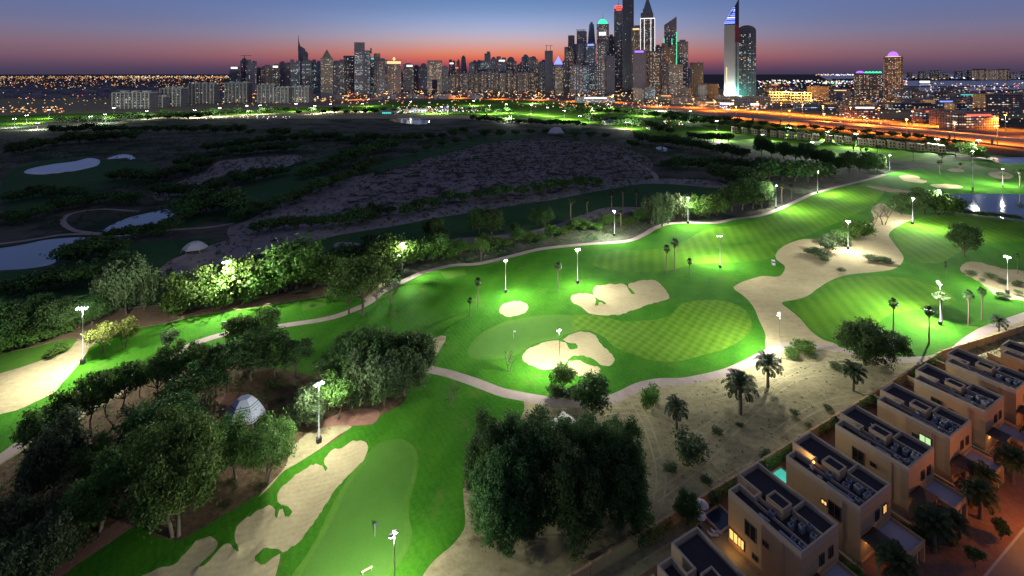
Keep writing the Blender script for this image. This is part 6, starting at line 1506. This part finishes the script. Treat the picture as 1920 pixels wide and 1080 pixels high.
for i, (x0, x1, y, Y, f, t, fr) in enumerate(LOWS):
    TC(x0, x1, y, Y, f'low block between the tall group and the landmark, {nth(i, len(LOWS))}', fac=f, top='flat', tone=t, frac=fr, group='low blocks below the tall group', name='building', cat='building')
e_ = empty('tower_crane', ((A4(350) - 960) * 1790 / FOC, 1790, 0)); b = MB(); zt = EYE + px2m(HOR - 104, 1790); b.tube([(0, 0, 0), (0, 0, zt)], 1.1, 4); b.build('mast', M['dark_steel'], e_)
b = MB(); b.box(-14, 26, -.8, .8, zt - 1.5, zt + .2); b.build('jib', plain('red_crane_paint', (.35, .05, .04), .6), e_); tag(e_, 'red crane above the dome topped tower at the left end', 'crane')

# far back haze of towers peeping between the others
BK = [(u, 112 + (u * 37 % 17)) for u in range(890, 1060, 13)] + [(u, 118 + (u * 31 % 13)) for u in range(1065, 1300, 17)] + [(u, 128 + (u * 13 % 9)) for u in range(520, 880, 19)]
for i, (u, vt) in enumerate(BK):
    w = 9 + (i * 7 % 6)
    X = (u - 960) * 2600 / FOC
    o = empty('distant_tower', (X, 2600, 0), .2); a = px2m(w, 2600) / 2; H = EYE + px2m(HOR - vt, 2600)
    m = MB(); m.box(-a, a, -a, a, 0, H * .95); m.box(-a * .5, a * .5, -a * .5, a * .5, H * .95, H); m.build('shaft', FAC['grey'], o)
    lit_windows(o, [(-a, -a, a, -a)], 10, H * .9, .15, 'm')
    sec, off, cnt = (('in the centre stretch', 0, 14) if i < 14 else ('behind the tall group', 14, 14) if i < 28 else ('in the left cluster', 28, 19))
    tag(o, f'faint background tower peeping between others, {nth(i - off, cnt)} {sec}', 'tower', 'faint background towers of the skyline')

# --- landmark pair with podium
def landmark():
    Y = 1230; U = lambda x: 1280 + x / 4.909; W_ = lambda y: y / 4.909
    sc = Y / FOC
    o = empty('landmark_tower', ((U(450) - 960) * sc, Y, 0), -math.atan2((U(450) - 960), FOC))
    a = (U(512) - U(388)) * sc / 2; z = lambda y: EYE + (HOR - W_(y)) * sc
    m = MB(); m.prism([(-a, -10), (a * .45, -16), (a, -4), (a, 18), (-a, 18)], z(890), z(232)); m.build('shaft', plain('pale_stone_cladding', (.38, .37, .34), .6), o)
    m = MB(); m.prism([(a * .47, -16.1), (a, -4.1), (a, -3), (a * .47, -14)], z(392), z(234)); m.build('red_panel', plain('deep_red_panel', (.28, .03, .04), .5), o)
    m = MB(); m.prism([(a * .62, -12.9), (a * .74, -10.3), (a * .74, -9), (a * .62, -11)], z(870), z(395)); m.build('dark_recess', FAC['dark'], o)
    m = MB(); m.prism([(-a, -10), (a * .45, -16), (a, -4), (a, 18), (-a, 18)], z(232), [z(228), z(60), z(-10), z(-10), z(228)]); m.build('spire', plain('dark_blue_glazing', (.03, .04, .09), .3), o)
    for k in range(9):
        zz = z(222 - 17 * k); f = k / 10.5; x0 = -a + f * a * 1.55
        m = MB(); m.prism([(x0, -10.6 - 4.3 * f), (a * .45, -16.6), (a * .45, -16.2), (x0, -10.1 - 4.3 * f)], zz, zz + 2.2 if k % 2 else zz + 3.4); m.build('light_band', GLOW['white' if k % 4 == 3 else 'blue'], o)
    m = MB(); m.prism([(-a * .75, -11.6), (-a * .6, -12.0), (-a * .6, -11.0), (-a * .75, -10.6)], z(820), z(620)); m.build('gold_strip', GLOW['warm'], o)
    tag(o, 'tall pale pointed landmark tower with blue light bands at its tip', 'tower')
    for x, zz, p, c in ((-a * .6, z(885), 170000, (.95, 1, 1)), (a * .1, z(885), 170000, (.95, 1, 1)), (a * 1.15, z(880), 150000, (.2, 1, .8))):
        point('uplight', o, (x, -24, zz + 2), p, c, 1.0)
    m = MB()
    for k in range(7): m.box(-a * 1.0 + k * a * .3, -a * 1.0 + k * a * .3 + 2.4, -19, -17, z(890), z(878))
    m.build('uplight_fitting', GLOW['white'], o)
    tower(U(512), U(666), W_(238), 1290, 'dark curved landmark tower standing behind the pointed one', fac='dark', top='arch', tone='m', frac=.3, rot=0)
    o2 = empty('podium_building', ((U(545) - 960) * 1180 / FOC, 1180, 0), -.4)
    w = (U(775) - U(315)) * 1180 / FOC / 2; H = EYE + (HOR - W_(885)) * 1180 / FOC
    m = MB(); m.box(-w, w, -8, 20, 0, H); m.box(-w * .3, w * .3, -12, -8, 0, H * .8); m.build('wall', FAC['sand'], o2)
    m = MB(); m.box(-w * .98, w * .6, -8.6, -8.05, 3, 8); m.build('lit_shopfront', GLOW['white'], o2)
    m = MB(); m.box(-w * .3, w * .25, -12.5, -12.05, H * .35, H * .7); m.build('glass_bay', FAC['blue'], o2)
    lit_windows(o2, [(-w, -8, w, -8)], 9, H, .2, 'm'); tag(o2, 'long podium building at the foot of the landmark pair', 'building')
landmark()

# --- apartment blocks beyond the left lit holes
def slab(u0, u1, vt, vb, label, fac='pale', tone='w', frac=.2, name='apartment_block', cat='building', piers=True, group=None, rot=0.0, roofglow=None):
    Y = EYE * FOC / (vb - HOR); X = ((u0 + u1) / 2 - 960) * Y / FOC; a = px2m(u1 - u0, Y) / 2; H = EYE + px2m(HOR - vt, Y)
    o = empty(name, (X, Y, 0), rot); b = min(14, a * .8)
    m = MB(); m.box(-a, a, -b, b, 0, H); m.build('wall', FAC['dark'] if piers else FAC[fac], o)
    if piers:
        fr = MB(); n = max(3, int(2 * a / 9)); nf = max(2, int(H / 3.8))
        for i in range(n + 1): x = -a + 2 * a * i / n; fr.box(x - .7, x + .7, -b - 1.4, -b - .02, 0, H + .6)
        for k in range(1, nf + 1): fr.box(-a, a, -b - 1.1, -b - .03, k * 3.8 - .55, k * 3.8)
        q = fr.build('balcony_frame', M['render_pale'], o)
        lit_windows(o, [(-a, -b, a, -b)], 1, H - 3, frac, tone)
        c = MB(); c.box(-a * 1.01, a * 1.01, -b - 1.6, b + .2, H + .62, H + 1.6); c.build('cornice', M['render_pale'], o)
        for i in range(3): x = -a * .7 + i * a * .6; rr = MB(); rr.box(x, x + a * .25, -b * .5, b * .5, H + 1.6, H + 5); rr.build('roof_block', M['render_pale'], o)
    else:
        lit_windows(o, [(-a, -b, a, -b), (a, -b, a, b), (-a, b, -a, -b)], 1.5, H, frac, tone, ww=3.3, wh=1.6)
        c = MB(); c.box(-a - .3, a + .3, -b - .3, b + .3, H, H + .9); c.build('parapet', M['render_pale'] if fac == 'pale' else M['stucco'], o)
        c = MB(); c.box(-a * .4, a * .1, -b * .5, b * .5, H + .9, H + 3.4); c.box(a * .3, a * .5, -b * .5, b * .2, H + .9, H + 2.4); c.build('roof_plant', M['metal_unit'], o)
    if roofglow: c = MB(); c.box(-a * .6, a * .6, -b - .9, -b - .35, H - 3.2, H - .6); c.build('lit_sign', GLOW[roofglow], o)
    return tag(o, label, cat, group)
M['render_pale'] = plain('pale_render', (.46, .45, .38), .85, noise=.06, nscale=.3)
G = 'pale apartment blocks beyond the left holes'
slab(220, 288, 174, 203, 'widest pale apartment block, leftmost of the row behind the lit holes', group=G, tone='c', frac=.3)
slab(288, 312, 182, 201, 'low pale link block right of the leftmost apartment block', group=G, frac=.2)
slab(308, 346, 166, 199, 'yellowish apartment block with a raised corner, second of the row', group=G, tone='w')
slab(360, 407, 158, 194, 'tall separate apartment block left of the skyline', group=G, tone='w', frac=.12)
slab(427, 468, 156, 192, 'separate apartment block under the leftmost towers', group=G, tone='w', frac=.12)
slab(488, 518, 160, 193, 'yellow lit apartment block at the left of the long group', group=G, tone='w', frac=.3)
slab(517, 545, 165, 193, 'apartment block in the middle of the long group', group=G, tone='w', frac=.2)
slab(545, 582, 164, 192, 'rounded apartment block at the right of the long group', group=G, tone='c', frac=.2)

# --- low city on the right
U8 = lambda x: 1580 + x / 4.909
W8 = lambda y: 60 + y / 4.909
RB = [(U8(130), U8(300), 168, 186, 'sand', 'w', .7, 'office with rows of yellow windows below the domed hotel', None),
 (U8(490), U8(600), 169, 187, 'pale', 'c', .7, 'small white-lit office right of the purple domed tower', None),
 (U8(690), U8(800), 175, 188, 'grey', 'c', .6, 'second small white-lit office right of the purple domed tower', None),
 (U8(400), U8(770), 193, 206, 'dark', 'm', .8, 'long low block with a bright strip of windows', None),
 (U8(800), U8(1000), 188, 202, 'pale', 'c', .6, 'bluish low block with coloured signs', 'blue'),
 (U8(1000), U8(1390), 194, 206, 'dark', 'm', .6, 'long dark low block left of the big campus block', None),
 (U8(920), U8(1080), 165, 181, 'sand', 'm', .2, 'dim rounded block near the water', None),
 (U8(1000), U8(1212), 176, 189, 'blue', 'c', .15, 'teal roofed hall near the water', 'teal'),
 (U8(1262), U8(1590), 177, 212, 'brown', 'm', .25, 'big pinkish block at the right edge of the city', None),
 (U8(1622), U8(1790), 180, 205, 'brown', 'm', .25, 'pinkish block cut by the right edge', None),
 (U8(20), U8(292), 199, 219, 'brown', 'w', .25, 'reddish campus building with bright entrance, left one', 'white'),
 (U8(682), U8(832), 206, 228, 'brown', 'c', .5, 'campus building with red roof sign, left wing', 'red'),
 (U8(832), U8(950), 208, 233, 'brown', 'm', .08, 'windowless brown campus block in the middle', None),
 (U8(950), U8(1362), 212, 240, 'sand', 'w', .5, 'campus building with rows of pale windows and red sign', 'red'),
 (1518, 1548, 163, 190, 'brown', 'o', .2, 'square brown block right of the orange building site', None),
 (1553, 1588, 168, 188, 'pale', 'w', .2, 'pale square block with lit doorway', 'warm'),
 (1305, 1343, 158, 190, 'sand', 'w', .08, 'dim sand coloured block left of the landmark pair', None),
 (1495, 1560, 196, 207, 'grey', 'c', .3, 'low hall with pale flat roof', None),
 (1437, 1460, 158, 176, 'brown', 'o', .5, 'small stepped block lit orange beside the landmark', 'orange'),
 (1232, 1262, 178, 188, 'sand', 'o', .6, 'low yellow-lit block left of the highway kiosk', 'orange'),
 (1310, 1345, 190, 200, 'sand', 'w', .8, 'yellow glowing low showroom', 'warm'),
 (1262, 1310, 183, 196, 'brown', 'o', .4, 'orange tinted low block below the landmark', None)]
for (u0, u1, vt, vb, f, t, fr, lab, g) in RB:
    slab(u0, u1, vt, vb, lab, f, t, fr, 'building', 'building', False, 'low buildings of the right city', rot=WR.uniform(-.15, .15), roofglow=g)
slab(1080, 1150, 182, 192, 'low showroom with a long blue and white lit front', 'pale', 'c', .9, 'building', 'building', False, None, roofglow='white')
r_ = random.Random(31)
BANDS = ['back', 'upper', 'lower', 'front']
for k in range(4):
    us = sorted(1440 + (i + r_.uniform(0, .8)) * 520 / 16 for i in range(16))
    for i, u in enumerate(us):
        vb = 173 + 9.5 * k + r_.uniform(-3, 3); w = r_.uniform(12, 32); h = r_.uniform(4, 9)
        slab(u, u + w, vb - h, vb, f'small dim low block, {nth(i, 16)} in the {BANDS[k]} band of the right city', ['dark', 'grey', 'brown', 'sand'][(i + k) % 4], 'm', r_.choice([.1, .25, .5]), 'low_building', 'building', False, 'small blocks packed in the right city', rot=r_.uniform(-.3, .3))
# building site glowing orange
for i, (u0, u1, vt, vb) in enumerate([(1437, 1474, 172, 192), (1476, 1517, 173, 193)]):
    Y = EYE * FOC / (vb - HOR); X = ((u0 + u1) / 2 - 960) * Y / FOC; a = px2m(u1 - u0, Y) / 2; H = EYE + px2m(HOR - vt, Y)
    o = empty('building_site', (X, Y, 0), .1); m = MB()
    for k in range(5): m.box(-a, a, -12, 12, k * H / 4 - .4, k * H / 4)
    m.build('floor_slab', M['concrete'], o); m = MB()
    for k in range(7):
        for yy in (-12, 11.2): m.box(-a + k * (2 * a - .8) / 6, -a + k * (2 * a - .8) / 6 + .8, yy, yy + .8, 0, H)
    m.build('column', M['concrete'], o); m = MB()
    for k in range(6):
        for j in range(3): m.box(-a + (k + .5) * a / 3 - 1, -a + (k + .5) * a / 3 + 1, -13, -12.1, (j + .7) * H / 4, (j + .7) * H / 4 + 1.8)
    m.build('site_lamp', GLOW['warm'], o)
    for q in (-.5, .5): point('site_glow', o, (a * q, -20, H + 4), 500000, (1, .5, .1), 1)
    tag(o, ['orange glowing open frame building site, left half', 'orange glowing open frame building site, right half'][i], 'building')
# purple domed tower and wide hotel
n_, o_, d_ = tower(1660, 1689, 107, 1500, 'brown tower with glowing purple dome', fac='brown', top='flat', tone='o', frac=.45, rot=.1)
a_ = d_[0]
e = MB(); e.dome(0, 0, d_[3] + 2, a_ * .62, a_ * .7, 14, 5); e.build('dome', GLOW['violet'], o_)
e = MB(); e.ring(0, 0, a_ * .85, d_[3] - 8, d_[3] + 2, 12); e.build('lit_ring', GLOW['warm'], o_)
n_, o_, d_ = tower(1606, 1648, 137, 1900, 'wide hotel with small purple and green lights on its roof', fac='sand', top='flat', tone='w', frac=.6, rot=0, name='hotel', cat='hotel')
e = MB(); e.dome(-d_[0] * .55, -d_[1] * .5, d_[3], 14, 9, 10, 3); e.build('dome', GLOW['violet'], o_)
for k in range(5): e = MB(); e.dome(-d_[0] * .1 + k * d_[0] * .24, -d_[1] * .5, d_[3], 6, 7, 8, 2); e.build('green_lantern', GLOW['green'], o_)
# islands and resort across the water
def island(u0, u1, v0, v1, label):
    P = [(u0, v0), (u1, v0), (u1, v1), (u0, v1)]; w = [gp(u, v, 2.0)[:2] for u, v in P]
    m = MB(); m.prism(w[::-1], -1, 2.0); o = m.build('island', M['city']); tag(o, label, kind='structure')
SEA = [(1530, 138.8), (3600, 138.8), (3600, 171), (1700, 171), (1692, 163), (1640, 160), (1560, 154)]
w = [gp(u, v, .6)[:2] for u, v in SEA]; m = MB(); m.prism(w[::-1], -1, .6); tag(m.build('sea', M['sea']), 'calm grey-blue sea on the right', kind='structure')
island(1560, 1840, 147.5, 151, 'far low island with resort lights'); island(1700, 3000, 145.5, 149.5, 'far low island behind the water'); island(1690, 1900, 161.5, 163, 'breakwater in the near water'); island(1600, 1660, 148, 153, 'shore spit in front of the sea')
n_, o_, d_ = tower(1833, 1882, 129, 6200, 'distant resort hotel glowing orange across the water', fac='sand', top='twin', tone='w', frac=.9, rot=0, name='hotel', cat='hotel')
for i, u in enumerate([1700, 1722, 1745, 1768, 1790, 1812, 1895, 1915]):
    tower(u, u + 9 + i % 3 * 4, 136 - i % 3 * 2, 6400, f'tiny hotel, {nth(i, 8)} on the far island across the water', fac='dark', top='flat', tone='m', frac=.3, rot=0, name='island_hotel', cat='hotel', group='tiny hotels on the far island')
o = empty('barge', (*gp(1734, 157, 1.0)[:2], 1.0)); m = MB(); m.prism([(-45, -8), (45, -8), (52, 0), (45, 8), (-45, 8)], 0, 6); m.build('hull', M['dark_steel'], o); m = MB(); m.box(-35, 35, -6, 6, 6, 22); m.build('lit_screen', GLOW['white'], o); tag(o, 'white-lit vessel on the grey water', 'boat')

# --- far villas between the lit holes and the highway
M['house'] = plain('sand_house_render', (.36, .30, .19), .9, noise=.06, nscale=.5)
def house_proto():
    o = empty('house', (0, 0, 0)); m = MB(); m.box(-5.5, -.6, -6, 6, 0, 7.6); m.box(-.6, 5.5, -4, 6, 0, 6.9); m.build('wall', M['house'], o)
    m = MB(); m.box(-5.8, -.3, -6.3, 6.2, 7.602, 8.1); m.box(-.29, 5.8, -4.3, 6.2, 6.902, 7.4); m.build('roof', M['stucco2'], o)
    for x, y in ((-3, -6.06), (2.5, -4.06)):
        for z in (1.0, 4.4):
            m = MB(); m.box(x - 1.1, x + 1.1, y, y + .04, z, z + 1.8); f = m.build('window', M['glass'], o)
            m = MB(); m.box(x - 1.25, x + 1.25, y - .12, y - .02, z - .2, z - .02); m.build('sill', M['stucco2'], f)
    m = MB(); m.box(-.5, 5.4, -5.6, -4.02, 2.9, 3.2); m.box(5.1, 5.4, -5.6, -5.3, 0, 2.9); m.build('porch', M['stucco2'], o)
    return o
HP = house_proto()
HX = [1377, 1396, 1414, 1432, 1450, 1466, 1484, 1500, 1514, 1530, 1554, 1572, 1590, 1617, 1634, 1652, 1672, 1688, 1708, 1726, 1747, 1764]
for i, u in enumerate(HX):
    h = HP if i == 0 else dup(HP); v = 249 + (u - 1377) * (286 - 249) / (1765 - 1377)
    x, y, z = gp(u, v); h.location = (x, y, z); h.rotation_euler = (0, 0, -.38 + WR.uniform(-.1, .1)); h.scale = (.58, .5, WR.uniform(.9, 1.05))
    if i < 19: tag(h, f'pale sand house, {nth(i, len(HX))} in the front row beyond the fairway', 'house', 'front row of far sand houses')
    else: tag(h, f'pale sand house, {["third", "second", "first"][i - 19]} from the right in the front row beyond the fairway', 'house', 'front row of far sand houses')
belt('far', 'far_tree', 'dark tree', 'behind the far sand houses', 'dark trees behind the far houses', [(1365, 243), (1560, 260), (1700, 273), (1800, 283)], 19, 15, wob=3)
belt('far', 'distant_tree', 'dark tree', 'just before the highway', 'dark trees before the highway', [(1370, 235), (1560, 247), (1700, 260), (1830, 276)], 19, 12, wob=3)
belt('far', 'far_tree', 'dark tree', 'below the highway kiosk', 'dark trees below the highway kiosk', [(1250, 222), (1320, 226), (1370, 232)], 8, 14)

# --- metro viaduct and highway lamps
VIA = [(1290, 212), (1380, 218), (1480, 225), (1580, 232), (1680, 240), (1780, 249), (1920, 263), (2100, 284)]
P = [gp(u, v, 8.0)[:2] for u, v in VIA]; c = spline(np.array(P), False, 12); d = np.gradient(c, axis=0); d /= np.linalg.norm(d, axis=1, keepdims=True); nn = np.stack([-d[:, 1], d[:, 0]], 1)
o = empty('viaduct', (0, 0, 0)); m = MB(); vs = []; fs = []
for p, q in zip(c, nn):
    l, r2 = p + q * 5, p - q * 5; vs += [(*l, 7), (*r2, 7), (*r2, 9.4), (*(p - q * 4.6), 9.4), (*(p - q * 4.6), 8.5), (*(p + q * 4.6), 8.5), (*(p + q * 4.6), 9.4), (*l, 9.4)]
for i in range(len(c) - 1):
    for k in range(8): fs.append((i * 8 + k, i * 8 + (k + 1) % 8, (i + 1) * 8 + (k + 1) % 8, (i + 1) * 8 + k))
m.add(vs, fs); m.build('deck', M['concrete'], o)
for p in c[::3]: m = MB(); m.ring(p[0], p[1], 1.1, 0, 7, 8); m.build('pier', M['concrete'], o)
tag(o, 'grey elevated rail viaduct running along the orange highway', 'viaduct')
def sodium_proto():
    o = empty('highway_lamp', (0, 0, 0)); p = MB(); p.tube([(0, 0, 0), (0, 0, 22)], [.4, .25], 6); p.build('mast', M['steel'], o)
    h = MB(); h.ring(0, 0, 1.6, 21.4, 22.2, 8); h.build('lamp_ring', M['steel'], o); l = MB(); l.ring(0, 0, 1.5, 20.6, 21.4, 8, 1.2); l.build('lamp', GL_SOD, o); return o
GL_SOD = emitter('sodium_light', (1.0, .42, .10), 14)
SP = sodium_proto()
HL = [(1920 + 60, 262, 'f'), (1885, 243, ''), (1835, 240, ''), (1711, 234, ''), (1648, 226, ''), (1543, 220, ''), (1465, 213, ''), (1375, 206, ''), (1300, 202, ''), (1232, 200, ''), (1150, 192, ''), (1085, 190, ''), (1010, 187, ''), (935, 186, ''), (860, 184, ''), (790, 183, ''), (725, 184, ''), (670, 187, ''),
      (1790, 262, ''), (1700, 254, ''), (1620, 247, ''), (1545, 240, ''), (1480, 232, ''), (1380, 222, ''), (1870, 270, ''), (1765, 238, ''), (1595, 224, ''), (1505, 217, ''), (1420, 210, ''), (1340, 208, '')]
HL = sorted(HL)
for i, (u, v, _) in enumerate(HL):
    s = SP if i == 0 else dup(SP); x, y, z = gp(u, v, 0.0); s.location = (x, y, 0)
    of = nth(i, len(HL)) if i < 11 else (f'{ORD[len(HL) - 1 - i] if i < len(HL) - 1 else ""} from the right'.strip() if i < len(HL) - 1 else 'rightmost')
    tag(s, f'tall orange highway lamp, {of}', 'street lamp', 'orange lamps along the highway')
    l = bpy.data.lights.new('sodium_glow', 'SPOT'); l.energy = 230000 * (y / 1000) ** .9; l.color = (1, .24, .025); l.shadow_soft_size = .8; l.spot_size = math.radians(166); l.spot_blend = .6
    q = bpy.data.objects.new('sodium_glow', l); COL.objects.link(q); q.parent = s; q.location = (0, 0, 20)

# --- countless small lights of the far city (glowing boxes enlarged with distance to imitate glare)
def lanterns(name, label, groups):
    V = []; F = []; Mi = []; mats = [GLOW[k] for k in ('warm', 'orange', 'white', 'red', 'green', 'blue', 'magenta', 'teal')]
    r = np.random.default_rng(len(label)); cube = np.array([(-1, -1, -1), (1, -1, -1), (1, 1, -1), (-1, 1, -1), (-1, -1, 1), (1, -1, 1), (1, 1, 1), (-1, 1, 1)]) * .5
    cf = np.array([(4, 5, 6, 7), (0, 1, 5, 4), (1, 2, 6, 5), (3, 0, 4, 7)])
    Vs = []; Fs = []; Ms = []; off = 0
    for (u0, u1, v0, v1, n, zmax, size, pr) in groups:
        u = r.uniform(u0, u1, n); k = r.random(n); v = v0 + (v1 - v0) * k
        X, Y, _ = ground(u, v, 0.0); z = r.uniform(2, zmax, n) ; s = size * Y / FOC * r.uniform(.5, 1.3, n)
        v_ = cube[None] * s[:, None, None] * np.array([1.3, 1, 1]) + np.stack([X, Y, z + s / 2], 1)[:, None]
        Vs.append(v_.reshape(-1, 3)); Fs.append((cf[None] + (off + np.arange(n) * 8)[:, None, None]).reshape(-1, 4)); off += 8 * n
        p = np.array(pr, float); p /= p.sum(); Ms.append(np.repeat(r.choice(8, n, p=p), 4))
    o = link(name, np_mesh(name, np.concatenate(Vs), np.concatenate(Fs), mats, np.concatenate(Ms))); tag(o, label, kind='stuff')
WO = [.38, .50, .08, .04, 0, 0, 0, 0]; MX = [.3, .28, .3, .05, .01, .03, .01, .02]; CW = [.2, .12, .55, .03, .02, .05, .0, .03]
lanterns('city_lights', 'countless lights of the far left plain', [(-300, 430, 143.5, 149, 1100, 14, .6, WO), (-300, 430, 149, 165, 700, 10, .7, WO), (-300, 560, 165, 200, 380, 8, .9, [.35, .45, .12, .08, 0, 0, 0, 0]), (200, 430, 143, 147, 160, 14, .8, [.6, .2, .2, 0, 0, 0, 0, 0]), (0, 120, 205, 216, 60, 8, 1.2, WO)])
lanterns('street_lights', 'countless lights at the feet of the towers', [(430, 660, 178, 194, 160, 10, 1.5, WO), (640, 1340, 168, 186, 700, 12, 1.2, [.4, .42, .13, .05, 0, 0, 0, 0]), (640, 1340, 186, 205, 160, 8, 1.4, WO), (1290, 1350, 160, 205, 90, 8, 1.6, WO)])
lanterns('harbour_lights', 'countless lights of the right city and shore', [(1420, 1960, 158, 205, 650, 10, 1.1, MX), (1420, 1700, 152, 160, 220, 10, 1.3, CW), (1700, 1960, 146, 150, 90, 20, 1.2, [.5, .1, .3, 0, 0, .1, 0, 0]), (1600, 1640, 141, 144, 60, 30, 1.3, [0, 0, 0, 0, 0, 0, 1, 0]), (1530, 1600, 139.5, 142, 60, 10, 1, CW), (1560, 1960, 208, 236, 130, 6, 1.3, MX), (1340, 1440, 196, 210, 70, 6, 1.5, MX)])
lanterns('clubhouse_lights', 'many small lights round the clubhouse', [(745, 850, 203, 216, 150, 5, 1.2, [.3, .12, .45, .05, 0, .08, 0, 0]), (820, 900, 204, 214, 50, 5, 1.2, CW), (380, 545, 221, 226, 40, 4, 1.0, [.1, 0, .9, 0, 0, 0, 0, 0]), (1050, 1300, 192, 206, 90, 5, 1.2, WO), (1240, 1300, 225, 242, 24, 4, 1.2, CW)])
# clubhouse roofs
for i, (u0, u1, v) in enumerate([(714, 742, 214), (760, 800, 210), (1215, 1250, 242), (1130, 1160, 232)]):
    slab(u0, u1, v - 5, v, ['teal lit clubhouse wing at the left', 'clubhouse main building with warm lights', 'small pavilion beside the small right pond', 'pavilion among the far centre floodlights'][i], 'pale', 'c', .5, 'clubhouse', 'building', False, None, roofglow='teal' if i == 0 else None)
# dim low houses of the far left plain
def lowrise():
    r = np.random.default_rng(12); n = 900; u = r.uniform(-300, 900, n); v = r.uniform(146, 186, n); X, Y, _ = ground(u, v, 0.0)
    m = MB()
    for x, y in zip(X, Y):
        w, d_, h = r.uniform(10, 40), r.uniform(10, 20), r.uniform(6, 16) ; m.box(x - w / 2, x + w / 2, y - d_ / 2, y + d_ / 2, 0, h)
    tag(m.build('distant_suburb', FAC['grey']), 'dim low houses spread over the far plain', kind='stuff')
lowrise()
